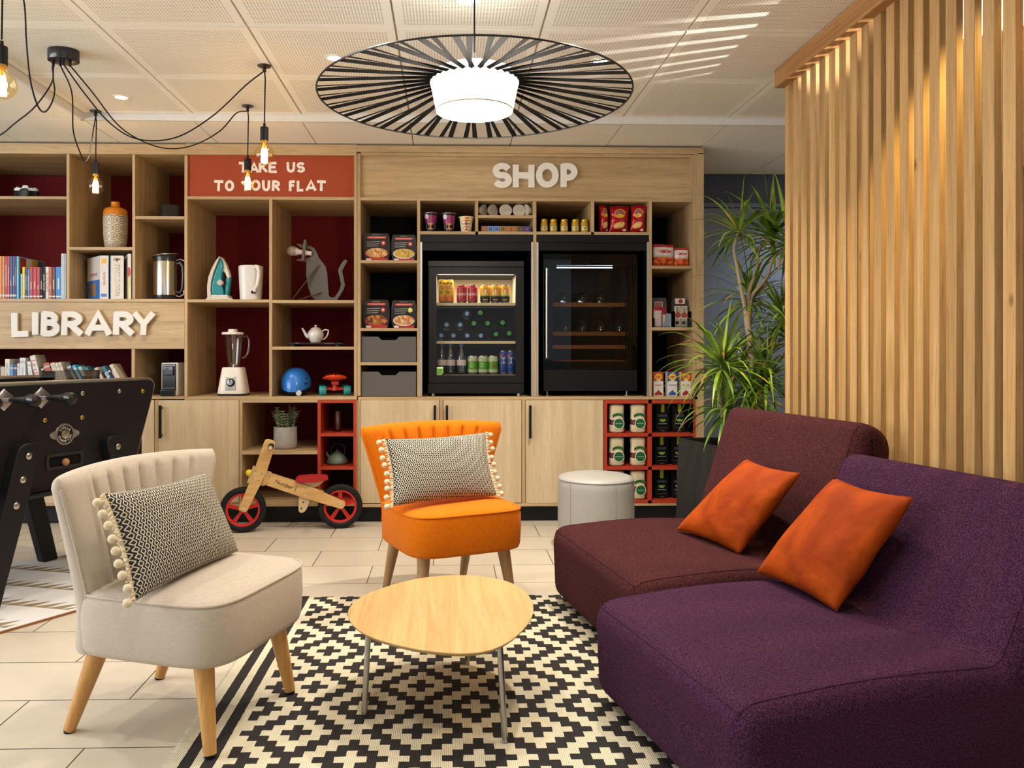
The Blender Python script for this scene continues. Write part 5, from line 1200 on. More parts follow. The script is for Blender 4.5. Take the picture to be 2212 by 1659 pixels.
# crisps
def crisp(px0, px1, pyt, pyb, lean, rz, label):
    Yp = YF + .06; x0, x1 = PX(px0, Yp), PX(px1, Yp); w_ = x1 - x0; h = (pyb - pyt) * Yp / F; zb = Z(pyb, 1343) + .001
    t = thing('crisps_bag', label, 'crisps', ((x0 + x1) / 2, Yp, zb), rz, group='red crisps bags above the wine fridge')
    def sf(s):
        def f(u, v):
            e = min(1, v / .08, (1 - v) / .08); k = (max(0, 1 - abs(2 * u - 1) ** 3)) ** .5 * max(0, math.sin(math.pi * min(max((v - .03) / .94, 0), 1))) ** .45
            wv = .0022 * math.sin(22 * v + 5 * u) * (1 - abs(v - .5)) + .0018 * math.sin(15 * u + 30 * v)
            ww = w_ * (.475 - .045 * math.sin(math.pi * v))
            return ((2 * u - 1) * ww + lean * (v - .5) * w_, s * (.028 * k) + wv * k, h * v + .003 * (1 + math.cos((2 * u - 1) * 3)) * v)
        return f
    mb = MB().grid(sf(-1), 22, 26, 0).grid(sf(1), 22, 26, 0)
    g = sf(-1)
    def dec(cu, cv, ru, rv, mi, off=.0012):
        n = 20; vs = []
        for x, y in [(0, 0)] + [(math.cos(2 * math.pi * k / n) * q, math.sin(2 * math.pi * k / n) * q) for q in (.5, 1) for k in range(n)]:
            p = g(cu + ru * x, cv + rv * y); vs.append((p[0], p[1] - off, p[2]))
        mb.add(vs, [(0, 1 + k, 1 + (k + 1) % n) for k in range(n)] + [(1 + k, n + 1 + k, n + 1 + (k + 1) % n, 1 + (k + 1) % n) for k in range(n)], mi)
    dec(.5, .70, .30, .165, 1); dec(.5, .705, .265, .14, 2, .0018); dec(.5, .62, .2, .05, 1, .0022)
    dec(.48, .27, .27, .10, 3); dec(.60, .32, .2, .07, 3, .002); dec(.36, .22, .16, .07, 3, .002); dec(.78, .1, .1, .04, 4)
    mb.build('foil_bag', [pm('a8141c', .22, .25, bump=.15, bs=60), pm('d9a520', .4), pm('9a5a62', .4), foodmat('d8b060', 'ecd08a', 'c89038', 70), pm('d8d4cc', .5)], t, fix=False, ang=70)
crisp(1292.5, 1314, 441.5, 501, -.10, R(22), 'red crisps bag squeezed against the left upright')
crisp(1314.5, 1359.5, 443.5, 501, .05, 0, 'red crisps bag in the middle facing forward')
crisp(1360.5, 1395.5, 441.5, 501, .10, R(-10), 'red crisps bag beside the right upright')
def candy(px0, px1, pyt, pyb, rz, label, dy=.0):
    Yp = YF + .07 + dy; x0, x1 = PX(px0, Yp), PX(px1, Yp); w_ = x1 - x0; h = (pyb - pyt) * Yp / F; zb = Z(pyb, 1453) + .001
    t = thing('sweets_bag', label, 'sweets', ((x0 + x1) / 2, Yp, zb), rz, group='red and white sweets bags')
    def f(s):
        def g(u, v):
            k = (max(0, 1 - abs(2 * u - 1) ** 3)) ** .5 * (math.sin(math.pi * min(1, v * 1.0)) ** .5 if v < .9 else .15 * (1 - v) * 10 * .5)
            return ((2 * u - 1) * w_ / 2, s * .024 * k + .0012 * math.sin(20 * u + 9 * v) * k, h * v + .003 * abs(math.sin(4 * u)))
        return g
    mb = MB(); o = len(mb.f); nu, nv = 16, 24
    mb.grid(f(-1), nu, nv); mb.grid(f(1), nu, nv, 0)
    for j in range(nv):
        v = (j + .5) / nv; mi = 0 if v > .86 else 1 if v > .50 else 2 if v > .40 else 3 if v > .06 else 0
        for i in range(nu): mb.m[o + j * nu + i] = mi
    g = f(-1); n = 20
    vs = [(g(.5 + .36 * x, .66 + .07 * y)[0], g(.5 + .36 * x, .66 + .07 * y)[1] - .001, g(.5, .66 + .07 * y)[2]) for x, y in [(0, 0)] + [(math.cos(2 * math.pi * k / n), math.sin(2 * math.pi * k / n)) for k in range(n)]]
    mb.add(vs, [(0, 1 + k, 1 + (k + 1) % n) for k in range(n)], 4)
    mb.build('foil_bag', [pm('b01a1c', .3), pm('ddd0cc', .35), pm('c8b8b0', .4), foodmat('b8301c', 'd8602c', 'e08a30', 55), pm('c04a4c', .4)], t, fix=False, ang=70)
candy(1409.5, 1456, 526.5, 573.8, R(8), 'red and white sweets bag standing in front, left of the pair'); candy(1455, 1487, 533.5, 573.8, R(-5), 'red and white sweets bag standing right of the pair', .015)
# counter displays
Yp = YF + .07; zb = Z(707, 1453) + .0008
t = thing('display_stand', 'grey card display stand holding red and white sachets', 'display stand', (PX(1428, Yp), Yp, zb))
MB().prism([(-.055, 0), (.055, 0), (.04, .19), (-.055, .19)], .03, .036, 'y').box(-.055, .062, -.045, .034, 0, .004).box(-.055, -.052, -.045, .03, 0, .06).prism([(.01, 0), (.062, 0), (.062, .085), (.03, .09)], -.01, -.006, 'y', 1).build('stand', [pm('4a4a50', .45), pm('8a94a4', .4)], t)
MB().box(-.035, .018, .0275, .03, .125, .165).box(-.03, .013, .0268, .0275, .13, .16, 1).build('header_card', [pm('e2dedb', .5), pm('b8706c', .5)], t)
for i, (dx, h, lb) in enumerate(((-.028, .125, 'white and red sachet at the front left of the grey stand'), (.012, .122, 'red sachet behind its neighbour in the grey stand'))):
    mb = MB()
    def g(s): return lambda u, v: ((u - .5) * (.052 if i == 0 else .036), s * .008 * (math.sin(math.pi * v) * math.sin(math.pi * u)) ** .5, h * v)
    o = len(mb.f); mb.grid(g(-1), 8, 16); mb.grid(g(1), 8, 16)
    for j in range(16):
        for q in range(8): mb.m[o + j * 8 + q] = (1 if j > 12 or (i == 1 and (q < 3 or j > 9)) else 0)
    ob = mb.build('sweets_sachet', [pm('dcc8c8', .4, var=.25, vs=90), pm('a8202a', .3)], fix=False, loc=(PX(1428, Yp) + dx, Yp - .020 + .017 * i, zb + .0048))
    tag(ob, lb, 'sachet', 'sachets in the grey stand')
t = thing('biscuit_display', 'clear plastic display case of biscuit stick packets', 'display stand', (PX(1470.5, Yp), Yp, zb))
MB().box(-.052, .052, .02, .023, 0, .16).prism(ell(0, .16, .052, .03), .02, .023, 'y').box(-.052, .052, -.05, -.048, 0, .055).box(-.052, .052, -.05, .02, 0, .003).box(-.052, -.05, -.05, .02, 0, .10).box(.05, .052, -.05, .02, 0, .10).build('clear_case', glassy('case_plastic', (.88, .88, .88, 1), 1.4, .03, .02), t)
MB().box(-.03, .032, .0165, .0195, .15, .185).prism(ell(0.004, .167, .014, .014), .016, .0165, 'y', 1).build('header_card', [pm('d8cfc6', .5), pm('a03028', .5)], t)
for dx in (-.02, .02):
    mb = MB().box(dx - .0185, dx + .0185, -.01, .012, .0035, .135)
    mb.prism(ell(dx, .078, .018, .018), -.0106, -.01, 'y', 1)
    for k in range(4): mb.prism([(dx - .012 + .007 * k, .095), (dx - .009 + .007 * k, .095), (dx - .012 + .009 * k, .13), (dx - .015 + .009 * k, .13)], -.0106, -.01, 'y', 2)
    mb.prism(ell(dx - .006, .03, .010, .010), -.0106, -.01, 'y', 2).prism([(dx, .02), (dx + .008, .02), (dx + .006, .05), (dx + .002, .05)], -.0106, -.01, 'y', 3)
    ob = mb.build('biscuit_packet', [pm('ddd3c8', .5), pm('b04038', .5), pm('2a1714', .5), pm('d8a058', .5)], loc=(PX(1470.5, Yp), Yp, zb + .0005))
    tag(ob, ('left' if dx < 0 else 'right') + ' packet of chocolate biscuit sticks in the clear case', 'biscuits', 'packets in the clear case')
# fruit tea boxes on the counter
for i, (px, c1, c2, lb) in enumerate(((1422.5, 'b4341c', 'a02a2c', 'red and white tea carton, first of three on the counter'), (1452.5, '30489c', '2f4f96', 'blue and white tea carton'), (1482, 'b4341c', 'a02a2c', 'red and white tea carton beside the plant leaves'))):
    Yp = YF + .045; w_ = .0305; h = 52 * Yp / F
    mb = MB().box(-w_, w_, 0, .06, 0, h)
    mb.prism([(-w_, h * .62), (w_, h * .62), (w_, h), (-w_, h)], -.0004, 0, 'y', 1)
    sun = [(.0 + (.021 if k % 2 else .027) * math.cos(2 * math.pi * k / 32), h * .80 + (.019 if k % 2 else .025) * math.sin(2 * math.pi * k / 32)) for k in range(32)]
    mb.prism(sun, -.0008, -.0004, 'y', 2).prism(ell(0, h * .79, .016, .0065), -.0012, -.0008, 'y', 3)
    mb.text('Lipton', FR(0, -.0014, h * .79), width=.024, mi=0)
    mb.prism([(-.015, h * .62), (.015, h * .62), (0.004, h * .69), (-.004, h * .69)], -.0010, -.0004, 'y', 0)
    mb.prism([(-w_ * .8, .004), (w_ * .8, .004), (w_ * .8, h * .10), (0, h * .25), (-w_ * .8, h * .10)], -.0005, 0, 'y', 4)
    mb.prism([(-w_ * .8, h * .44), (w_ * .8, h * .44), (w_ * .8, h * .47), (-w_ * .8, h * .47)], -.0005, 0, 'y', 4)
    tag(mb.build('tea_carton', [pm('ddd8d4', .45), pm(c1, .45), pm('eab52a', .4), pm('b8341e', .45), pm(c2, .45)], loc=(PX(px, Yp), Yp, Z(857, 1139) + .001), smooth=False), lb, 'tea carton', 'tea cartons on the counter')
# rice bags and black tea boxes in the red grid
RICE = pm('cfc09c', .35, var=.35, vs=420, bump=.3, bs=300)
rows = [(936, 'top'), (1007.7, 'middle'), (1080.5, 'bottom')]
rb0 = None
for ri, (pb, rn) in enumerate(rows):
    for ci, px in enumerate((1331.5, 1377.5)):
        Yp = YF + .045; loc = (PX(px, Yp), Yp, Z(pb, 1400) + .0010); lab = '%s rice bag in the %s row of the red grid' % (('left', 'right')[ci], rn)
        if rb0 is None:
            rb0 = thing('rice_bag', lab, 'rice bag', loc, group='rice bags in the red grid')
            rings = []; mis = []
            prof_ = [(0, .70), (.004, .9), (.014, 1), (.045, 1.0), (.05, 1.0), (.078, .98), (.083, .97), (.11, .93), (.130, .92), (.15, .97), (.168, .98), (.174, .9), (.178, .6)]
            for z, k in prof_:
                rings.append([(.0475 * k * spow(math.cos(2 * math.pi * i / 40), .6) + .0012 * math.sin(i * 1.7 + z * 90), .032 * k * spow(math.sin(2 * math.pi * i / 40), .7), z + (.0015 * math.sin(i * .9) if z > .02 else 0)) for i in range(40)])
            mis = [0, 0, 0, 0, 1, 1, 0, 0, 0, 0, 0, 0]
            MB().loft(rings, mis=mis + [0]).build('clear_bag', [RICE, pm('5a1f22', .45)], rb0, ang=60)
            mb = MB().prism(ell(.008, .060, .034, .034), -.0365, -.034, 'y', 1).prism(ell(.008, .060, .030, .030), -.0372, -.0365, 'y', 0).prism([(-.014, .057), (.030, .057), (.030, .063), (-.014, .063)], -.0376, -.0372, 'y', 2)
            for k in range(9):
                a = R(60 + 60 * k / 8 if False else 125 - 70 * k / 8); mb.prism([(.005 + .055 * math.cos(a) + p * .0042, .062 + .055 * math.sin(a) + q * .0075) for p, q in ((-1, -1), (1, -1), (1, 1), (-1, 1))], -.0335, -.031, 'y', 0)
            mb.build('round_label', [pm('1d5a2c', .45), pm('e4dfd0', .5), pm('6f9a76', .5)], rb0, smooth=False)
        else: dup(rb0, loc, rz=(ri * 2 + ci) * .03 - .06, label=lab)
tb0 = None
for ri, (pb, rn) in enumerate(rows):
    for ci, px in enumerate((1431.5, 1468)):
        Yp = YF + .07; loc = (PX(px, Yp) + (0 if ri == 0 else -.006), Yp, Z(pb, 1400) + .0010); lab = '%s black tea box in the %s row of the red grid' % (('left', 'right')[ci], rn)
        if tb0 is None:
            tb0 = thing('black_tea_box', lab, 'tea box', loc, R(5), group='black tea boxes in the red grid')
            w_ = .0435; h = .176; mb = MB().prism([(-w_ + .012, 0), (w_ - .012, 0), (w_, .012), (w_, h), (-w_, h), (-w_, .012)], 0, .075, 'y')
            mb.build('carton', pm('141416', .35), tb0, bev=.001)
            e = -.0005; mb = MB().prism([(-.011, h * .71), (.011, h * .71), (.011, h + .0002), (-.011, h + .0002)], e, 0, 'y', 0)
            mb.prism(rrect(-.030, .030, h * .54, h * .64, .006, 3), e, 0, 'y', 1)
            for a, l in ((90, .016), (35, .021), (145, .021)):
                cx_, cz_ = .0 + .4 * l * math.cos(R(a)) * 1.5, h * .37 + .4 * l * math.sin(R(a)) * 1.5
                lf = [(cx_ + (l * .62 * math.cos(q)) * math.cos(R(a)) - (.0055 * math.sin(q)) * math.sin(R(a)), cz_ + (l * .62 * math.cos(q)) * math.sin(R(a)) + (.0055 * math.sin(q)) * math.cos(R(a))) for q in [2 * math.pi * k / 14 for k in range(14)]]
                mb.prism(lf, e * (1.5 + a / 100), 0, 'y', 2)
            mb.prism([(-.027, h * .285), (.027, h * .285), (.027, h * .31), (-.027, h * .31)], e, 0, 'y', 3).prism([(-.031, h * .14), (.031, h * .14), (.031, h * .155), (-.031, h * .155)], e, 0, 'y', 4).prism([(-.012, h * .04), (.012, h * .04), (.012, h * .052), (-.012, h * .052)], e, 0, 'y', 3)
            mb.build('printed_label', [pm('b8c414', .4), pm('4a5058', .4), pm('7fae4a', .4), pm('8a8f98', .5), pm('5a6a3a', .5)], tb0, smooth=False)
        else: dup(tb0, loc, rz=R(5), label=lab)
# storage drawers
for i, (y0, y1) in enumerate(((727.5, 782.3), (803.5, 857))):
    Yp = YF + .012; x0, x1 = PX(780.5, Yp), PX(899, Yp); h = (y1 - y0) * Yp / F; w_ = (x1 - x0) / 2
    q = [(-w_, 0), (w_, 0), (w_, h), (w_ * .38, h), (w_ * .26, h * .86), (-w_ * .26, h * .86), (-w_ * .38, h), (-w_, h)]
    mb = MB().prism(q, 0, .012, 'y').box(-w_, -w_ + .01, .012, .5, 0, h).box(w_ - .01, w_, .012, .5, 0, h).box(-w_ + .01, w_ - .01, .49, .5, 0, h).box(-w_ + .01, w_ - .01, .012, .49, 0, .01)
    tag(mb.build('storage_drawer', pm('57534f', .6), loc=((x0 + x1) / 2, Yp, Z(y1, 840) + .0006), bev=.0008, seg=1), ('grey open storage drawer under the ready meals, upper of two', 'grey open storage drawer standing on the counter, lower of two')[i], 'storage box', 'grey storage drawers')
# ============================================================ LIBRARY GOODS
def zt(py, pxr): return Z(py, pxr) + .0010
# books in the upper left cell
ZB1 = zt(645.5, 130)
BK = [(-10, 3.6, 555, 'd8842c', .20), (4.4, 9.6, 555, 'cf8a5e', .20), (10.3, 15.6, 555, 'b5382f', .20), (15.9, 20.4, 555, 'b8403a', .20), (20.8, 26.2, 555, '3f5298', .20), (26.5, 32.2, 555, '34467e', .20), (32.5, 35.0, 555, '4d2b58', .20), (35.4, 40.0, 555, '74c0e4', .30),
      (44.6, 48.0, 592, '8fc3e2', .13), (48.4, 53.4, 578, 'e9c52c', .13), (53.8, 58.3, 581, '2a3566', .13), (58.6, 63.6, 582, '4a86c0', .13), (63.9, 70.6, 578.5, 'a82432', .13), (71.0, 78.6, 578, 'b41f30', .13), (78.9, 85.8, 578, 'b62436', .13),
      (86.3, 91.9, 578, '1b1a1c', .13), (92.2, 97.6, 578, '201d20', .13), (98.0, 105.3, 577.5, 'd8d2ca', .13), (105.7, 111.6, 578, 'bd5230', .13), (112.0, 119.2, 578, '55281f', .13), (120.2, 132.0, 577.5, '2a7cc4', .13),
      (132.3, 135.4, 549, 'cfdde8', .15), (135.7, 138.9, 549, 'c4d6e6', .15), (139.2, 142.2, 549, 'cfdde8', .15)]
BL = ['tall orange book cut by the picture edge', 'tall peach book beside the orange one', 'tall red book beside the peach one', 'second tall red book', 'tall blue book beside the red ones', 'tall dark blue book', 'thin tall purple book', 'tall sky blue album showing its cover', 'short pale blue book', 'short yellow book', 'short navy book', 'short mid blue book', 'short red book, first of three', 'short red book, second of three', 'short red book, third of three',
      'black paperback with yellow spine letters', 'black paperback with white spine letters', 'white paperback with red spine title', 'rust orange paperback', 'dark brown paperback', 'wide bright blue paperback', 'thin white magazine, left of three', 'thin white magazine, middle of three', 'thin white magazine against the upright']
SPT = {16: ('AMOR TOWLES', 'e4e0da'), 17: ('ALAN FURST', 'b83a2c')}
def bookm(w_, d, h, col, tcol=None, txt=None, band=None):
    mb = MB(); c = .0018
    mb.box(-w_ / 2, -w_ / 2 + c, 0, d, 0, h).box(w_ / 2 - c, w_ / 2, 0, d, 0, h).box(-w_ / 2 + c, w_ / 2 - c, 0, c, 0, h)
    mb.box(-w_ / 2 + c, w_ / 2 - c, c, d - .003, .002, h - .002, 1)
    if txt: mb.text(txt, FRV(0, -.0005, h * .52, False), width=min(h * .72, len(txt) * w_ * .62), mi=2)
    if band: mb.box(-w_ / 2, w_ / 2, -.0004, 0, h * band[0], h * band[1], 2).box(-w_ * .12, w_ * .12, -.0004, 0, h * .3, h * (.62 + .2 * math.sin(w_ * 9000)), 2)
    return mb, [pm(col, .45, var=.12, vs=25), pm('d8cfb8', .8), pm(tcol or 'e8e2d8', .5)]
for i, (x0, x1, yt, col, d) in enumerate(BK):
    Yp = YF + .012 + .004 * ((i * 7) % 3); xa, xb = PX(x0, Yp), PX(x1, Yp); h = (645.5 - yt) * Yp / F
    tx = SPT.get(i); mb, mt = bookm(xb - xa - .0006, d, h, col, tx[1] if tx else 'd8d4cc', tx[0] if tx else None, (.05, .1) if not tx and i != 7 else None)
    if i == 7:
        w_ = xb - xa - .0006; hx = w_ / 2 + .0003
        for a, b, m_ in ((.02, .09, 3), (.09, .16, 2), (.16, .23, 4), (.23, .29, 5)): mb.box(w_ / 2, hx, a, b, h * .5, h * .98, m_)
        mt += [pm('a83030', .5), pm('d8942c', .5), pm('3f6a82', .5)]
    tag(mb.build('book', mt, loc=((xa + xb) / 2, Yp, ZB1), bev=.0005, seg=1), BL[i] + ' in the upper library cell', 'book', 'books in the upper library cell')
# leaning books of the lower cell, seen over the foosball table
ZB2 = zt(857, 130)
LB = [(-28, -16, 790, 0, 'c8b090'), (-14, 1, 792, 0, '6a7a8a'), (1.5, 10.4, 792.5, 0, 'b8a890', ), (10.9, 21, 776, 0, 'd6d0c4'), (21.4, 28.4, 788, 0, '2f86c8'), (28.8, 36.6, 788, 0, '20305c'), (37, 42.2, 785, 0, 'c9bcc0'), (42.6, 55.4, 773, 0, 'c4cbce'), (57.8, 66.3, 781.5, 7, 'd2d2d2'), (64, 76.5, 769.5, 14, 'd0ccc4'),
      (86, 93.5, 792, 12, '241d22'), (92, 106.5, 786.5, 17, 'a8401c'), (107.8, 118.5, 785.5, 17, 'c6b69e'), (118.7, 124.8, 785.5, 18, 'cfcac0'), (124.9, 132, 783.5, 19, 'c2b8a4'), (141, 152, 788, 25, '1d2848'), (155, 163, 791, 29, '3c9ab8'), (168, 176, 794, 30, '7fb0b8'), (182, 190, 796, 30, '2a6a78'), (203, 212, 796.5, 30, 'c0aa98'), (218.5, 228, 793.5, 30, '1f6078'), (224, 231.5, 797, 29, '181c34'), (231.7, 234.2, 803, 29, 'a88ab0'), (234.4, 243, 789.5, 28, 'cfc4ae')]
LBL = ['tan book', 'grey blue book', 'patterned small book', 'white book with black spine title', 'bright blue small book', 'navy small book', 'pale pink book', 'tall pale grey book', 'slightly tilted white book', 'large white book with red spine title', 'small dark book', 'rust red book', 'leaning cream book', 'leaning white book', 'leaning sand book', 'leaning navy book', 'leaning light blue book', 'leaning pale teal book', 'leaning dark teal book', 'leaning beige book', 'teal book with white spine title', 'leaning black book', 'leaning lilac book', 'leaning cream book with a brown cover at the right end']
LT = {3: ('LACCARA ISRAEL', '2a2a2a'), 9: ('Le cavalier', 'a82030'), 20: ('Gibson C', 'e4ecf0')}
prv = None
for i, r_ in enumerate(LB):
    x0, x1, yt, al, col = r_; al = 0 if al == 0 else 7 if al == 7 else 14 if al == 14 else 18 if al < 20 else 28
    Yp = YF + .015; a = R(al); xa, xb = PX(x0, Yp), PX(x1, Yp); ztop = PZ(yt, xa, Yp); w_ = (xb - xa) * math.cos(a) * .96
    h = (ztop - ZB2) / math.cos(a); foot = xa + h * math.sin(a)
    if prv:
        pr_, pa, ph_ = prv; foot = max(foot, pr_ + .0008 + max(0, min(h * math.cos(a), ph_) * (math.tan(a) - math.tan(pa))))
    prv = (foot + w_ / math.cos(a), a, h * math.cos(a))
    tx = LT.get(i); mb, mt = bookm(w_, .12, h, col, tx[1] if tx else 'b0a8a0', tx[0] if tx else None, None if tx else (.86, .92))
    ob = mb.build('book', mt, bev=.0005, seg=1)
    ob.location = (foot + w_ / 2 * math.cos(a), Yp, ZB2 + w_ / 2 * math.sin(a) + .0005); ob.rotation_euler = (0, -a, 0)
    tag(ob, LBL[i] + ' in the lower library cell', 'book', 'books in the lower library cell')
# board game boxes
ZG = Z(645.5, 130) + .001
for i, (x0, x1, yt, rz, lb) in enumerate(((216, 234.5, 553, -28, 'light game box with a blue and yellow side'), (237.5, 268, 553, -3, 'white game box with bold black lettering up its spine'), (275.5, 285, 549, -14, 'white game box against the right upright'))):
    Yp = YF + .02; xa, xb = PX(x0, Yp), PX(x1, Yp); h = (645.5 - yt) * Yp / F; w_ = (xb - xa) / math.cos(R(rz)) * (.97 if i else 1)
    t = thing('board_game', lb, 'game box', (xb if i == 0 else xa + .002, Yp, ZG), 0, group='board games under the vase')
    x_a, x_b = (-(xb - xa), 0) if i == 0 else (0, xb - xa - .004)
    if i == 2: x_b -= .002
    ox, oy = ((-.150, .165), (-.111, .235), (-.122, .235))[i]
    q = [(x_a, 0), (x_b, 0), (x_b + ox, oy), (x_a + ox, oy)]
    mb = MB().prism(q, 0, h, 'z', 0)
    def sidequad(f0, f1, g0, g1, mi):
        p0, p1 = Vector((q[0][0], q[0][1])), Vector((q[3][0], q[3][1])); nn = Vector((-(p1 - p0).y, (p1 - p0).x)).normalized() * .0006
        a_, b_ = p0 + (p1 - p0) * f0 + nn, p0 + (p1 - p0) * f1 + nn
        mb.add([(a_.x, a_.y, h * g0), (b_.x, b_.y, h * g0), (b_.x, b_.y, h * g1), (a_.x, a_.y, h * g1)], [(0, 1, 2, 3)], mi)
    if i == 0:
        sidequad(0.02, 1, 0, .45, 1); sidequad(.35, .8, .08, .38, 2); sidequad(.2, .8, .55, .62, 3)
        mb.box(x_a + .008, x_b - .012, -.0005, 0, h * .82, h * .93, 2).box(x_a + .006, x_b - .010, -.0005, 0, h * .05, h * .12, 1).text('surprise', FRV((x_a + x_b) / 2, -.001, h * .47, False), width=h * .3, mi=4)
        mt = [pm('cfc8c0', .45), pm('2f6cba', .45), pm('d8a62a', .45), pm('b08a8a', .5), pm('a04848', .5)]
    elif i == 1:
        mb.text('TOUCHÉ COULÉ', FRV((x_a + x_b) / 2, -.0006, h * .43), width=h * .74, height=(x_b - x_a) * .40, mi=2)
        mb.text('TOUCHÉ COULÉ', FRV((x_a + x_b) / 2, -.0012, h * .43), width=h * .725, height=(x_b - x_a) * .33, mi=3)
        cx_ = (x_a + x_b) / 2
        for k in (-1, 1): mb.prism([(cx_ + k * .004, h * .90), (cx_ + k * .022, h * .925), (cx_ + k * .022, h * .91), (cx_ + k * .004, h * .885)], -.0006, 0, 'y', 2).prism([(cx_ + k * .002, h * .92), (cx_ + k * .018, h * .945), (cx_ + k * .018, h * .93), (cx_ + k * .002, h * .905)], -.0006, 0, 'y', 2)
        mb.box(cx_ - .003, cx_ + .003, -.0006, 0, h * .86, h * .95, 2); mb.box(x_a + .0, x_a + .004, -.0006, 0, 0, h, 1)
        mt = [pm('cfc6bb', .45), pm('3a78a8', .45), pm('2c2622', .5), pm('d8d0c4', .5)]
    else:
        mb.box(x_a + .014, x_b - .006, -.0006, 0, h * .28, h * .56, 2).text('PUISSANCE', FRV((x_a + x_b) / 2 + .003, -.0010, h * .41), width=h * .24, mi=0).prism(ell(x_b - .014, h * .60, .010, .03), -.0006, 0, 'y', 3).box(x_a, x_a + .006, -.0006, 0, 0, h * .5, 1)
        mt = [pm('cfc8c2', .45), pm('c8b428', .45), pm('2a2422', .5), pm('b83a30', .5)]
    mb.build('carton', mt, t, smooth=False)
# camera
Yp = YF + .12; X_ = PX(57.5, Yp); Zc = Z(423.3, 0) + .0012
t = thing('film_camera', 'vintage silver and black camera on the top library shelf', 'camera', (X_, Yp, Zc), R(8))
MB().loft([sring(0, 0, z, .070, .020, .35, 40) for z in (0.002, .052)]).build('leatherette_body', pm('161416', .6, bump=.4, bs=400), t)
MB().loft([sring(0, 0, z, w_, .0205, .35, 40) for z, w_ in ((.052, .071), (.066, .071), (.068, .069))]).loft([sring(0, 0, z, .071, .0205, .35, 40) for z in (0, .006)]).build('chrome_top_plate', pm('b8b8b6', .3, .85), t)
MB().prism([(-.022, .066), (.022, .066), (.014, .087), (-.014, .087)], -.024, .016, 'y').build('prism_housing', pm('c0c0be', .3, .85), t, bev=.003)
MB().lathe([(.030, 0), (.031, .006), (.031, .022), (.028, .024), (.028, .034), (.026, .036), (.020, .036), (.018, .030), (0, .030)], n=36, M=Matrix.Translation((0, -.019, .032)) @ Matrix.Rotation(R(90), 4, 'X')).build('lens', pm('101012', .25, coat=.6), t)
MB().cyl((-.05, 0, .067), (-.05, 0, .076), .011, n=24).cyl((.05, 0, .067), (.05, 0, .074), .010, n=24).cyl((.03, -.004, .067), (.03, -.004, .073), .006, n=16).build('dials', pm('b8b8b6', .3, .9), t)
# vase
Yp = YF + .16; X_ = PX(249.5, Yp)
def vase_mat():
    m, nt, b = newmat('patterned_vase'); tc = nd(nt, 'ShaderNodeTexCoord'); sp = nd(nt, 'ShaderNodeSeparateXYZ'); nt.links.new(tc.outputs['Object'], sp.inputs[0])
    ang = math_(nt, 'ARCTAN2', sp.outputs[1], sp.outputs[0]); u = math_(nt, 'MULTIPLY', ang, 9 / (2 * math.pi)); v = math_(nt, 'DIVIDE', sp.outputs[2], .052)
    row = math_(nt, 'FLOOR', v); u2 = math_(nt, 'ADD', u, math_(nt, 'MULTIPLY', math_(nt, 'MODULO', row, 2), .5))
    fu = math_(nt, 'SUBTRACT', math_(nt, 'FRACT', math_(nt, 'ADD', u2, 20)), .5); fv = math_(nt, 'SUBTRACT', math_(nt, 'FRACT', v), .5)
    d = math_(nt, 'SQRT', math_(nt, 'ADD', math_(nt, 'MULTIPLY', fu, fu), math_(nt, 'MULTIPLY', fv, fv)))
    ring = math_(nt, 'LESS_THAN', math_(nt, 'ABSOLUTE', math_(nt, 'SUBTRACT', d, .44)), .028)
    pet = math_(nt, 'GREATER_THAN', math_(nt, 'COSINE', math_(nt, 'MULTIPLY', math_(nt, 'ARCTAN2', fv, fu), 6)), .25)
    pet = math_(nt, 'MULTIPLY', pet, math_(nt, 'MULTIPLY', math_(nt, 'LESS_THAN', d, .27), math_(nt, 'GREATER_THAN', d, .10)))
    ln = math_(nt, 'MULTIPLY', math_(nt, 'GREATER_THAN', sp.outputs[2], .204), math_(nt, 'LESS_THAN', sp.outputs[2], .207))
    f = math_(nt, 'ADD', ring, math_(nt, 'ADD', pet, ln), True)
    mx = nd(nt, 'ShaderNodeMix', data_type='RGBA'); mx.inputs[6].default_value = lin('cbbfa6'); mx.inputs[7].default_value = lin('3a2c22'); nt.links.new(f, mx.inputs[0])
    nt.links.new(mx.outputs[2], b.inputs['Base Color']); b.inputs['Roughness'].default_value = .35; return m
hV = (533 - 440) * Yp / F; k = hV / .273
MB_ = MB().lathe([(r * k, z * k) for r, z in ((0, .001), (.055, 0), (.060, .004), (.066, .04), (.0715, .10), (.0725, .19), (.0725, .212), (.071, .240), (.064, .256), (.044, .264), (.031, .268), (.027, .275), (.026, .288), (.0275, .296), (.026, .300), (.022, .298), (.022, .28))], n=56, mis=[0] * 6 + [1] * 11, cap=False)
vs_ = MB_.build('ceramic_vase', [vase_mat(), pm('cf7c10', .18, coat=.5, var=.03)], loc=(X_, Yp, Z(533.4, 218) + .001), ang=60)
tag(vs_, 'orange-topped ceramic vase with black flower pattern', 'vase')
# black cube speaker
Yp = YF + .10; X_ = PX(365, Yp)
t = thing('cube_speaker', 'small black cube with a shiny edge on the shelf above the jug', 'speaker', (X_, Yp, Z(467, 345) + .001), R(35))
MB().box(-.052, .052, -.052, .052, 0, .082).build('body', pm('1d1c1b', .35), t, bev=.003)
MB().box(.0525, .0535, -.050, .050, .004, .078).build('gloss_side', pm('121316', .08, coat=.8), t)
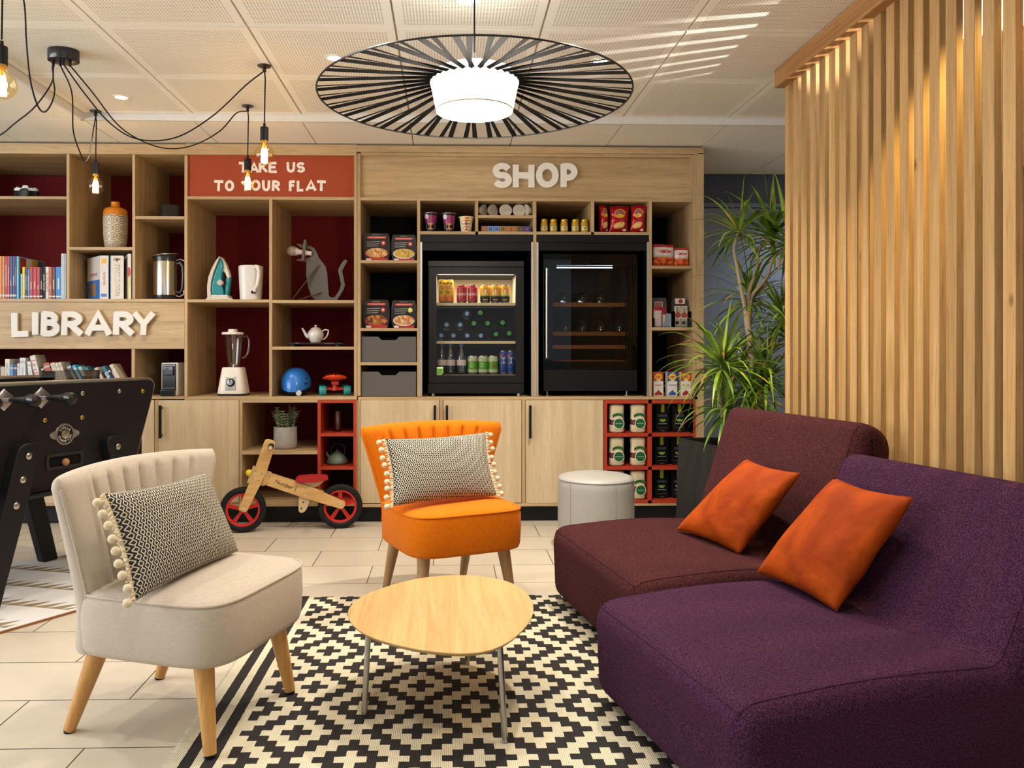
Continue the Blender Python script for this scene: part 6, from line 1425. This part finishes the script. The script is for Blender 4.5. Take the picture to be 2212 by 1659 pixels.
# vacuum jug
Yp = YF + .14; X_ = PX(357.5, Yp); h = (645.5 - 541) * Yp / F
t = thing('vacuum_jug', 'steel vacuum jug with black lid and handle in the library unit', 'jug', (X_, Yp, Z(645.5, 130) + .001)); k = h / .306
MB().lathe([(r * k, z * k) for r, z in ((0, .0), (.070, 0), (.0725, .004), (.0725, .028), (.073, .032))], n=48).build('base_ring', BLACKM, t)
MB().lathe([(r * k, z * k) for r, z in ((.0735, .030), (.0735, .238), (.073, .240))], n=56, cap=False).build('steel_body', pm('c4beb4', .22, 1, var=.03), t)
mb = MB(); rg = []
for r, z, tl_ in ((.0725, .238, 0), (.0725, .262, .03), (.074, .272, .10), (.078, .280, .12)):
    rg.append([(r * k * math.cos(2 * math.pi * i / 48), r * k * math.sin(2 * math.pi * i / 48), z * k + tl_ * r * k * math.cos(2 * math.pi * i / 48)) for i in range(48)])
rg.append([(.066 * k * math.cos(2 * math.pi * i / 48), .066 * k * math.sin(2 * math.pi * i / 48), .286 * k + .12 * .066 * k * math.cos(2 * math.pi * i / 48)) for i in range(48)])
MB().loft(rg).build('lid', BLACKM, t, ang=50)
MB().tube([(.079 * k * math.cos(2 * math.pi * i / 48), .079 * k * math.sin(2 * math.pi * i / 48), .279 * k + .12 * .079 * k * math.cos(2 * math.pi * i / 48)) for i in range(49)], .0032, 8).build('rim_ring', CHROME, t)
MB().tube([(.070 * k, -.01, .225 * k), (.095 * k, -.012, .235 * k), (.112 * k, -.012, .21 * k), (.114 * k, -.012, .15 * k), (.110 * k, -.012, .07 * k), (.092 * k, -.01, .045 * k), (.068 * k, -.01, .05 * k)], .0085, 10, flat=1.3).build('handle', BLACKM, t)
MB().tube([(.072 * k, -.014, .247 * k), (.096 * k, -.018, .255 * k), (.122 * k, -.018, .245 * k)], .0045, 8).tube([(.122 * k, -.018, .06 * k), (.118 * k, -.018, .035 * k), (.095 * k, -.016, .022 * k), (.072 * k, -.014, .026 * k)], .0045, 8).build('chrome_handle_trim', CHROME, t)
# capsule coffee machine
Yp = YF + .05; X_ = PX(366, Yp)
t = thing('coffee_machine', 'narrow black and white capsule coffee machine in the lower library cell', 'coffee machine', (X_, Yp, Z(857, 130) + .0012), R(-4)); h = (856 - 785) * Yp / F
MB().box(-.052, .052, .0, .26, .0, h).build('white_housing', pm('ddd8d0', .3), t, bev=.008, seg=4)
MB().box(-.045, .043, -.006, .03, .03, h - .006).box(-.045, .040, -.035, .022, .0, .042).box(-.034, .032, -.018, .01, h * .62, h * .90).build('black_front', pm('131315', .25, coat=.5), t, bev=.005, seg=3)
MB().box(-.034, .034, -.04, .0, .0455, .048).build('drip_grid', CHROME, t)
# ============================================================ HOUSEHOLD GOODS
# steam iron
Yp = YF + .14; ZI = zt(646.8, 493)
def P3(pts, Y): return [(PX(390 + x / 2.9625, Y), PZ(320 + y / 2.9625, PX(390 + x / 2.9625, Y), Y)) for x, y in pts]
cx = PX(476, Yp)
t = thing('steam_iron', 'turquoise and white steam iron standing on its heel', 'iron', (cx, Yp, ZI))
def rel(pts): return [(x, z) for x, z in P3(pts, Yp)]
zof = ZI - PZ(646.8, cx, Yp)
def rp(mb, pts, y0, y1, mi=0): return mb.prism([(x - cx, z - ZI + zof) for x, z in P3(pts, Yp)], y0, y1, 'y', mi)
mb = MB(); rp(mb, [(190, 962), (186, 935), (185, 880), (194, 820), (215, 765), (243, 715), (262, 690), (268, 690), (250, 735), (228, 790), (212, 850), (208, 905), (212, 940)], -.055, .055); mb.build('soleplate', pm('cfc4b8', .3, .3), t, bev=.004, seg=3)
mb = MB(); rp(mb, [(209, 938), (206, 890), (212, 845), (228, 790), (250, 735), (266, 697), (280, 720), (284, 760), (276, 800), (272, 860), (285, 905), (288, 938)], -.045, .045); mb.build('water_tank', glassy('turquoise_tank', (.02, .34, .38, 1), 1.45, .12, .08) if False else pm('1d8a92', .22, coat=.6), t, bev=.012, seg=4)
mb = MB(); rp(mb, [(262, 690), (276, 700), (296, 735), (314, 785), (322, 815), (312, 835), (300, 815), (292, 795), (275, 780), (262, 740)], -.026, .026); mb.build('handle_top', pm('ddd6cc', .35), t, bev=.009, seg=4)
mb = MB(); rp(mb, [(318, 812), (322, 830), (316, 890), (308, 940), (286, 940), (290, 880), (296, 825)], -.024, .024); mb.build('handle_grip', pm('2a9299', .35), t, bev=.009, seg=4)
mb = MB(); rp(mb, [(190, 962), (188, 945), (200, 934), (312, 934), (320, 948), (318, 962)], -.050, .050); mb.build('heel', pm('d4cdc4', .35), t, bev=.006, seg=3)
mb = MB(); c_ = P3([(268, 858)], Yp)[0]; mb.cyl((c_[0] - cx, -.060, c_[1] - ZI + zof), (c_[0] - cx, -.03, c_[1] - ZI + zof), .018, n=28).build('temperature_dial', pm('b8b0a8', .4), t, bev=.002)
mb = MB()
for k in range(3): mb.tube([(-.07 + .004 * k, -.066, .004 + .006 * k), (-.02, -.070, .003 + .006 * k), (.03, -.068, .006 + .005 * k), (.075 + .01 * (2 - k), -.060, .004 + .003 * k)], .0035, 8)
mb.build('power_cord', pm('cfc8be', .4), t)
# white jug kettle
Yp = YF + .15; X_ = PX(543.5, Yp); h = (646.8 - 572) * Yp / F
t = thing('jug_kettle', 'white plastic jug kettle beside the steam iron', 'kettle', (X_, Yp, zt(646.8, 493)))
rg = [sring(-.004, 0, z * h, w_, .062, .75, 48) for z, w_ in ((0, .0625), (.01, .064), (.10, .066), (.11, .0645), (.12, .066), (.5, .071), (.9, .0745), (.97, .0745), (.995, .070), (1.0, .05))]
MB().loft(rg).build('jug_body', pm('d9d5cf', .3), t, ang=60)
MB().tube([(.040, -.060, h * .95), (.058, -.084, h * .93), (.066, -.090, h * .80), (.064, -.090, h * .60), (.056, -.084, h * .44), (.040, -.072, h * .34), (.034, -.062, h * .26)], .0115, 12, flat=1.25).build('handle', pm('dedad4', .28), t)
MB().box(-.0665, -.060, -.030, .02, h * .27, h * .72).build('water_gauge', pm('8f8f8f', .3), t)
MB().box(.012, .040, -.0645, -.055, h * .19, h * .27).build('rating_label', pm('2a2828', .5), t)
# cat lamp
Yp = YF + .20; ZL2 = zt(648, 676); cx = PX(665, Yp)
t = thing('cat_lamp', 'grey flat wooden cat lamp holding a white bulb in its mouth', 'lamp', (cx, Yp, ZL2)); zof = ZL2 - PZ(648, cx, Yp)
ZI_ = ZI; ZI = ZL2
CG = pm('625d57', .6)
body = [(740, 600), (775, 604), (800, 612), (830, 614), (855, 628), (872, 655), (885, 690), (908, 718), (930, 748), (940, 800), (944, 870), (950, 935), (965, 945), (988, 942), (1014, 902), (1028, 862), (1019, 820), (1008, 772), (1022, 738), (1044, 708), (1058, 702), (1068, 712), (1058, 728), (1034, 775), (1044, 820), (1052, 868), (1040, 900), (998, 968), (870, 968), (838, 935), (818, 880), (804, 800), (806, 716), (736, 708), (772, 694), (812, 694), (838, 682), (846, 660), (836, 638), (800, 628), (768, 624)]
mb = MB(); rp(mb, body, -.004, .004); mb.build('cat_body', CG, t)
mb = MB(); rp(mb, [(798, 580), (810, 580), (812, 600), (804, 660), (796, 716), (782, 712), (786, 660), (792, 610)], -.045, -.006); mb.build('ear_plate', CG, t, bev=.001, seg=1)
def bar(a, b, ya, yb, w_): 
    A = P3([a], Yp)[0]; B = P3([b], Yp)[0]
    p0 = Vector((A[0] - cx, ya, A[1] - ZI + zof)); p1 = Vector((B[0] - cx, yb, max(B[1] - ZI + zof, .006)))
    return MB().tube([p0, p1], w_, 4, flat=.35)
bar((886, 736), (728, 960), -.006, -.06, .010).build('front_leg', CG, t, smooth=False); bar((902, 912), (775, 962), -.006, -.07, .008).build('rear_leg', CG, t, smooth=False)
bar((900, 912), (1000, 960), .006, .07, .008).build('rear_leg', CG, t, smooth=False)
A = P3([(842, 665)], Yp)[0]; ax = Matrix.Translation((A[0] - cx, -.018, A[1] - ZI + zof)) @ Matrix.Rotation(R(-83), 4, 'Y')
MB().lathe([(.0, 0), (.013, .0), (.0145, .004), (.0145, .03), (.018, .034), (.018, .05), (.0145, .054), (.016, .075), (.026, .098)], n=28, M=ax).build('bulb_neck', pm('ddd6cc', .35), t)
MB().lathe([(.026, .098), (.0315, .112), (.0325, .125), (.029, .142), (.018, .154), (0, .158)], n=28, M=ax, cap=False).build('bulb_globe', pm('a8a099', .12, coat=.6), t)
ZI = ZI_
# blender
Yp = YF + .15; X_ = PX(505, Yp); h = (857 - 716) * Yp / F; k = h / .405
t = thing('blender', 'white jug blender with a clear goblet and silver dial', 'blender', (X_, Yp, zt(856.6, 585) + .0005))
def zz(y): return (857 - y) * Yp / F
rg = [sring(0, 0, z, w_, d, .5, 48) for z, w_, d in ((.012, .092, .080), (.02, .092, .080), (zz(800), .066, .064), (zz(797.5), .062, .060))]
MB().loft(rg).build('motor_base', pm('e4ddd2', .3), t, ang=50)
MB().loft([sring(0, 0, z, .091, .079, .5, 48) for z in (.0, .012)]).build('base_foot', pm('2c2a2a', .5), t)
fa = Matrix.Translation((0, -.0655, .072)) @ Matrix.Rotation(R(-8), 4, 'X')
MB().box(-.034, .034, -.010, .004, -.042, .050, 0, fa).build('control_panel', pm('b4b4b4', .3, .7), t, bev=.004)
dm = fa @ Matrix.Translation((0, -.010, .008)) @ Matrix.Rotation(R(90), 4, 'X')
d_ = MB().lathe([(.026, 0), (.026, .004), (.023, .006)], n=36, M=dm).lathe([(.019, .005), (.018, .018), (0, .019)], n=32, mi=1, M=dm).box(-.002, .002, .0, .018, .018, .021, 2, dm).build('speed_dial', [pm('1f1f22', .4), pm('b8b8b8', .25, .9), pm('1f1f22', .4)], t)
MB().text('Moulinex', fa @ FR(0, -.0106, -.030), width=.034, mi=0).build('maker_mark', pm('2a2a2a', .5), t, fix=False)
jz0, jz1 = zz(797), zz(727)
MB().lathe([(.036, jz0), (.038, jz0 + .004), (.040, jz0 + .02), (.050, jz0 + .10), (.061, jz1 - .004), (.062, jz1), (.058, jz1), (.047, jz0 + .10), (.036, jz0 + .02), (.0, jz0 + .012)], n=48, cap=False).build('glass_goblet', thin_glass('goblet_glass', (.95, .95, .95, 1), .09), t, ang=60)
MB().tube([(.060, 0, jz1 - .015), (.082, 0, jz1 - .010), (.096, 0, jz1 - .035), (.094, 0, jz1 - .09), (.085, 0, jz1 - .125), (.070, 0, jz1 - .145), (.050, 0, jz1 - .15)], .007, 10).build('glass_handle', thin_glass('goblet_glass', (.95, .95, .95, 1), .09), t)
MB().lathe([(.064, jz1 - .002), (.068, jz1), (.068, jz1 + .008), (.063, jz1 + .014), (.030, jz1 + .016), (.029, jz1 + .030), (.026, jz1 + .033), (0, jz1 + .033)], (-.006, 0, 0), 40).build('lid', pm('e2dbd0', .35), t, ang=50)
MB().cyl((0, 0, jz0), (0, 0, jz0 + .016), .016, .006, 16).tube([(-.018, 0, jz0 + .02), (0, 0, jz0 + .014), (.018, 0, jz0 + .02)], .002, 6).build('blade', STEEL, t)
# teapot on a black scale
Yp = YF + .17
X_ = PX(686, Yp); zsc = zt(748.7, 676)
t = thing('kitchen_scale', 'flat black glass scale under the white teapot', 'scale', (X_, Yp, zsc))
MB().box(-.168, .168, -.11, .11, .014, .024).build('glass_platform', pm('141416', .12, coat=.8), t, bev=.004)
mb = MB()
for a, b in ((-.14, -.085), (.14, -.085), (-.14, .085), (.14, .085)): MB().cyl((a, b, 0), (a, b, .014), .016, n=20).build('foot', pm('2a2a2c', .5), t)
MB().box(.06, .12, -.112, -.1105, .015, .023).build('display_window', pm('4a4f50', .2), t)
X_ = PX(682, Yp); t = thing('teapot', 'white porcelain teapot standing on the black scale', 'teapot', (X_, Yp, zsc + .0248)); k = ((738 - 700) * Yp / F) / .108
S_ = Matrix.Scale(k, 4)
PORC = pm('e6e0d8', .15, coat=.6, var=.02)
MB().lathe([(0, .001), (.028, 0), (.031, .004), (.040, .018), (.048, .040), (.0485, .055), (.043, .070), (.034, .080), (.030, .083)], n=48, M=S_).build('pot_body', PORC, t, ang=60)
MB().lathe([(.032, .083), (.028, .089), (.014, .094), (.006, .096), (.005, .099), (.009, .103), (.007, .108), (0, .109)], n=32, M=S_).build('lid', PORC, t, ang=60)
MB().tube([(-.042, 0, .034), (-.058, 0, .045), (-.068, 0, .064), (-.078, 0, .082), (-.084, 0, .088)], [.014, .011, .008, .006, .005], 12, M=S_).build('spout', PORC, t)
MB().tube([(.040, 0, .072), (.060, 0, .080), (.077, 0, .076), (.076, 0, .058), (.066, 0, .036), (.052, 0, .022), (.040, 0, .022)], .0048, 10, M=S_).build('handle', PORC, t)
# helmet
Yp = YF + .16; X_ = PX(639.5, Yp); w_ = 68 * Yp / F; h = (855.5 - 802) * Yp / F
t = thing('skate_helmet', 'bright blue skate helmet beside the little skateboard', 'helmet', (X_, Yp, zt(856.6, 585)))
def hp(r0, z0, dz=0): 
    rg = []
    for q in range(15):
        a = math.pi / 2 * q / 14; rr_ = math.cos(a) ** .75; zz_ = math.sin(a)
        rg.append([(w_ / 2 * r0 * (.88 + .12 * min(1, zz_ * 2 + .2)) * rr_ * math.cos(2 * math.pi * i / 48), .125 * r0 * rr_ * math.sin(2 * math.pi * i / 48), max(z0 + (h - z0) * zz_ * r0, 0) + (.012 * (1 - zz_) * math.cos(2 * math.pi * i / 48 * 2) if q < 5 else 0) + .016) for i in range(48)])
    return rg
MB().loft(hp(1, .02), cap=False).build('shell', pm('2274cc', .3, coat=.3, var=.03), t, ang=60)
MB().loft(hp(.95, .012)).build('foam_liner', pm('1b1c22', .8), t, ang=60)
for x, z in ((-.012, .68), (.062, .66), (-.004, .46), (.066, .46), (-.010, .9)):
    zh = h * z; xr = x; rr_ = math.sqrt(max(0, 1 - (zh / h) ** 2)) ** .75; yy = -.125 * math.sqrt(max(.02, rr_ ** 2 - (xr / (w_ / 2)) ** 2))
    if z < .9: MB().box(-.016, .016, -.004, .006, -.006, .006, 0, Matrix.Translation((xr, yy, zh)) @ Matrix.Rotation(R(-20), 4, 'X') @ Matrix.Rotation(R(20 * (1 if x < .03 else -1)), 4, 'Y')).build('vent_slot', pm('10151c', .6), t, bev=.004)
MB().cyl((.038, -.108, .018), (.038, -.118, .018), .018, n=24).build('fit_dial', pm('c8c4c0', .4), t, bev=.002)
MB().tube([(-.080, -.03, .025), (-.03, -.10, .016), (.04, -.10, .016), (.075, -.03, .025)], .005, 8, flat=2).build('chin_strap', pm('15161a', .7), t)
# skateboard
Yp = YF + .27; X_ = PX(722, Yp)
t = thing('mini_skateboard', 'small orange skateboard with turquoise wheels', 'skateboard', (X_, Yp, zt(856.6, 585)), R(-80))
def deckz(s): return .088 + .028 * max(0, (abs(s) - .55) / .45) ** 1.5 + .006 * math.sin(s * 3)
rg = []
for k in range(25):
    s = -1 + 2 * k / 24; ww = .072 * (1 - abs(s) ** 5) ** .5 + .004
    rg.append([(s * .27, y * ww, deckz(s) + .010 * abs(y) ** 2 + dz) for y, dz in ((-1, 0), (-.5, -.001), (0, -.002), (.5, -.001), (1, 0), (1, .007), (.5, .006), (0, .005), (-.5, .006), (-1, .007))])
MB().loft(rg).build('deck', pm('e2451a', .4), t, ang=60)
for sx in (-1, 1):
    tr_ = MB().box(sx * .15 - .03, sx * .15 + .03, -.022, .022, .068, .088).cyl((sx * .15, -.055, .040), (sx * .15, .055, .040), .010, n=12).cyl((sx * .15, 0, .03), (sx * .15, 0, .072), .020, .012, 16).build('truck', pm('c22d18', .4), t)
    for sy in (-1, 1):
        MB().lathe([(.012, -.022), (.026, -.022), (.030, -.015), (.030, .015), (.026, .022), (.012, .022)], n=28, M=Matrix.Translation((sx * .15, sy * .076, .0302)) @ Matrix.Rotation(R(90), 4, 'X')).build('wheel', pm('2a9a98', .4), tr_)
# potted eucalyptus
Yp = YF + .13; X_ = PX(616.5, Yp); h = (973.5 - 927) * Yp / F
t = thing('potted_eucalyptus', 'grey green leafy plant in a round concrete pot', 'potted plant', (X_, Yp, zt(974, 605)))
MB().lathe([(0, 0), (.064, 0), (.071, .006), (.0735, .03), (.073, h * .5), (.0715, h - .004), (.070, h), (.062, h), (.060, h - .02), (0, h - .02)], n=48).build('concrete_pot', pm('a09c94', .8, var=.3, vs=30, bump=.4, bs=120, stretch=(1, 1, 4)), t, ang=50)
rnd = random.Random(8); lm = MB(); sm = MB()
for s in range(24):
    az = rnd.random() * 6.28; tl_ = rnd.uniform(.1, .6); L_ = rnd.uniform(.10, .165); b0 = Vector((.03 * math.cos(az), .03 * math.sin(az), h - .02)); d = Vector((math.cos(az) * tl_, math.sin(az) * tl_, 1)).normalized()
    pts = [b0 + d * L_ * q / 5 + Vector((0, 0, -.02 * (q / 5) ** 2 * tl_)) for q in range(6)]; sm.tube(pts, .0014, 5)
    for q in range(13):
        f = .15 + .85 * q / 12; p = b0 + d * L_ * f
        for sd in (0, 1):
            aa = q * 1.57 + sd * 3.14 + rnd.random() * .4; e1 = (Vector((math.cos(aa), math.sin(aa), .35)) - d * .2).normalized(); e2 = d.cross(e1).normalized(); ll = .024 * (1.15 - .55 * f)
            lm.add([tuple(p), tuple(p + e1 * ll * .5 + e2 * ll * .40), tuple(p + e1 * ll + d * .002), tuple(p + e1 * ll * .5 - e2 * ll * .40)], [(0, 1, 2, 3)], rnd.random() < .35)
sm.build('stems', pm('5a6048', .6), t); lm.build('leaves', [pm('8a9878', .55, var=.2), pm('c0c8a0', .55, var=.2)], t, fix=False, smooth=False)
# red niches: tumbler and teapot
Yp = YF + .12; X_ = PX(729.5, Yp); h = 43 * Yp / F
tb = MB().lathe([(0, .001), (.022, .0), (.0255, .003), (.0255, h), (.0235, h), (.0235, .014), (0, .012)], n=36, cap=False).build('glass_tumbler', glassy('tumbler_glass', (.90, .90, .90, 1), 1.5, .02, .05), loc=(X_, Yp, zt(936, 728) + .0005), ang=50)
tag(tb, 'tall clear glass in the upper red niche', 'glass')
X_ = PX(728.5, Yp); t = thing('green_teapot', 'sage green cast teapot in the middle red niche', 'teapot', (X_, Yp, zt(1008.3, 728)))
SG = pm('5f7060', .45)
MB().lathe([(0, 0), (.055, 0), (.064, .006), (.066, .016), (.060, .036), (.046, .056), (.028, .068), (.024, .070)], n=44).build('pot_body', SG, t, ang=60)
MB().lathe([(.026, .070), (.020, .076), (.005, .079), (.004, .083), (.008, .088), (0, .092)], n=28).build('lid', SG, t, ang=60)
MB().tube([(-.050, 0, .045), (-.062, 0, .060), (-.068, 0, .074)], [.010, .007, .006], 10).build('spout', SG, t)
MB().tube([(-.036, 0, .062), (-.038, 0, .10), (-.02, 0, .125), (.015, 0, .130), (.042, 0, .115), (.048, 0, .08), (.042, 0, .058)], .0028, 8).build('wire_handle', pm('30302e', .4), t)
# ============================================================ BALANCE BIKE
A_ = FL(525, 1150); B_ = FL(735, 1141); ba = math.atan2(B_.y - A_.y, B_.x - A_.x)
t = thing('balance_bike', 'wooden balance bike with red spoked wheels', 'balance bike', (A_.x, A_.y, 0), ba); WB_ = (B_ - A_).length; Rw = .1335
MI = Matrix.Translation(A_) @ Matrix.Rotation(ba, 4, 'Z'); MI = MI.inverted(); NB = Vector((-math.sin(ba), math.cos(ba), 0))
def bp_(px, py):
    v = MI @ on_plane(px, py, A_ - NB * .035, NB); return (v.x, v.z)
def bq(pts): return [bp_(320 + x / 4.424, 850 + y / 4.424) for x, y in pts]
RDW = pm('c41c12', .35); TYRE = pm('19191b', .6); PLY = wood('c99b5c', 'dcb57a', 'b8894c', 'x', .4, 1.5); PLL = pm('cdb48c', .5)
for wx in (0, WB_):
    M_ = Matrix.Translation((wx, 0, Rw + .0005)) @ Matrix.Rotation(R(90), 4, 'X')
    wt = MB().lathe([(.093, -.012), (.100, -.014), (.100, .014), (.093, .012)], n=56, M=M_, cap=False).lathe([(.093, -.012), (.086, -.010), (.084, 0), (.086, .010), (.093, .012)], n=56, M=M_, cap=False).lathe([(0, -.018), (.020, -.016), (.022, 0), (.020, .016), (0, .018)], n=28, M=M_)
    for k in range(5):
        a = R(90 + 72 * k)
        for s in (-1, 1):
            wt.prism([(math.cos(a + s * .55) * .016, math.sin(a + s * .55) * .016), (math.cos(a + s * .13) * .090, math.sin(a + s * .13) * .090), (math.cos(a + s * .045) * .090, math.sin(a + s * .045) * .090), (math.cos(a) * .024, math.sin(a) * .024)][::s], -.008, .008, 'z', 0, M_)
        wt.prism([(math.cos(a + q) * r, math.sin(a + q) * r) for r, q in ((.018, -.35), (.088, -.05), (.088, .05), (.018, .35))], -.004, .004, 'z', 0, M_)
    w0_ = wt.build('wheel', RDW, t, ang=35)
    ty = MB().lathe([(.098, -.014), (.104, -.020), (.118, -.022), (.129, -.016), (.133, 0), (.129, .016), (.118, .022), (.104, .020), (.098, .014)], n=72, M=M_, cap=False)
    for k in range(48):
        a = 2 * math.pi * k / 48
        for s in (-1, 1): ty.box(.1255, .1330, s * .006 - .0045, s * .006 + .0045 + s * .008, -.0025, .0025, 0, Matrix.Translation((wx, 0, Rw + .0005)) @ Matrix.Rotation(a + s * .03, 4, 'Y'))
    ty.build('tyre', TYRE, w0_, fix=False)
fork = smooth_profile(bq([(1112, 452), (1140, 444), (1212, 468), (1212, 500), (1130, 760), (938, 1140), (868, 1118), (866, 1095), (1000, 770)]), [.012, .012, .012, .012, 0, .014, .014, .014, 0], 4)
body = smooth_profile(bq([(1116, 762), (1180, 776), (1590, 905), (1886, 1040), (1886, 1070), (1856, 1108), (1820, 1100), (1500, 1005), (1090, 868)]), [.004, .01, .0, .012, .012, .012, .0, 0, .004], 4)
for y0 in (-.040, .030): MB().prism(fork, y0, y0 + .010, 'y').build('fork_board', PLY, t, bev=.002)
for y0 in (-.029, .021): MB().prism(body, y0, y0 + .008, 'y').build('frame_board', PLY, t, bev=.002)
mid_ = smooth_profile(bq([(1000, 700), (1180, 765), (1110, 890), (940, 860)]), [.004] * 4, 3); MB().prism(mid_, -.018, .018, 'y').build('steering_block', PLL, t, bev=.002)
hx_, hz_ = bq([(1178, 498)])[0]
MB().cyl((hx_, -.155, hz_), (hx_, .155, hz_), .0115, n=20).build('handlebar', PLL, t)
for s in (-1, 1): MB().cyl((hx_, s * .045, hz_), (hx_, s * .145, hz_), .0155, n=24).build('grip', pm('1a1a1a', .7), t, bev=.002)
sx_, sz_ = bq([(962, 768)])[0]; MB().sph((sx_, 0, sz_), .021, 24).build('bell_ball', pm('e6d400', .35), t)
st_ = smooth_profile(bq([(1404, 828), (1440, 800), (1560, 790), (1700, 792), (1724, 806), (1712, 826), (1600, 850), (1440, 850)]), [.006] * 8, 3); MB().prism(st_, -.05, .05, 'y').build('saddle', pm('a81418', .7), t, bev=.012, seg=4)
sp_ = bq([(1450, 848), (1690, 832), (1640, 880), (1590, 905), (1500, 880)]); MB().prism(sp_, -.018, .018, 'y').build('saddle_support', PLL, t, bev=.001)
fr_ = smooth_profile(bq([(1440, 990), (1545, 1020), (1520, 1100), (1490, 1142), (1456, 1148), (1436, 1130)]), [0, 0, .01, .01, .01, .01], 3); mb = MB().prism(fr_, -.018, .018, 'y')
for q in ((1482, 1044), (1465, 1104)): c_ = bq([q])[0]; mb.cyl((c_[0], -.0186, c_[1]), (c_[0], -.0178, c_[1]), .0052, n=16, mi=1)
mb.build('foot_rest', [PLL, pm('4a1712', .7)], t)
for q, y in (((910, 1102), -.040), ((1842, 1060), -.029), ((1520, 914), -.029), ((1500, 976), -.029), ((1030, 740), -.040), ((1084, 764), -.040), ((1002, 812), -.040), ((1056, 832), -.040), ((1160, 798), -.029), ((1140, 862), -.029)):
    c_ = bq([q])[0]; r_ = .0065 if q[0] in (910, 1842, 1520, 1500) else .003
    MB().cyl((c_[0], y - .003, c_[1]), (c_[0], y, c_[1]), r_, n=16).build('bolt', CHROME if r_ > .005 else pm('5a4a38', .5), t)
c_ = bq([(1300, 872)])[0]; d0 = bq([(1210, 830)])[0]; d1 = bq([(1400, 905)])[0]; an = math.atan2(d1[1] - d0[1], d1[0] - d0[0])
MB().text('Number', Matrix.Translation((c_[0], -.0296, c_[1])) @ Matrix.Rotation(-an, 4, 'Y') @ FR(0, 0, 0) @ Matrix(((1, .25, 0, 0), (0, 1, 0, 0), (0, 0, 1, 0), (0, 0, 0, 1))), width=.108, mi=0).text('1', Matrix.Translation((bq([(1410, 912)])[0][0], -.0296, bq([(1410, 912)])[0][1])) @ Matrix.Rotation(-an, 4, 'Y') @ FR(0, 0, 0), height=.034, mi=1).build('lettering', [pm('1a1714', .5), pm('7a6038', .5)], t, fix=False)
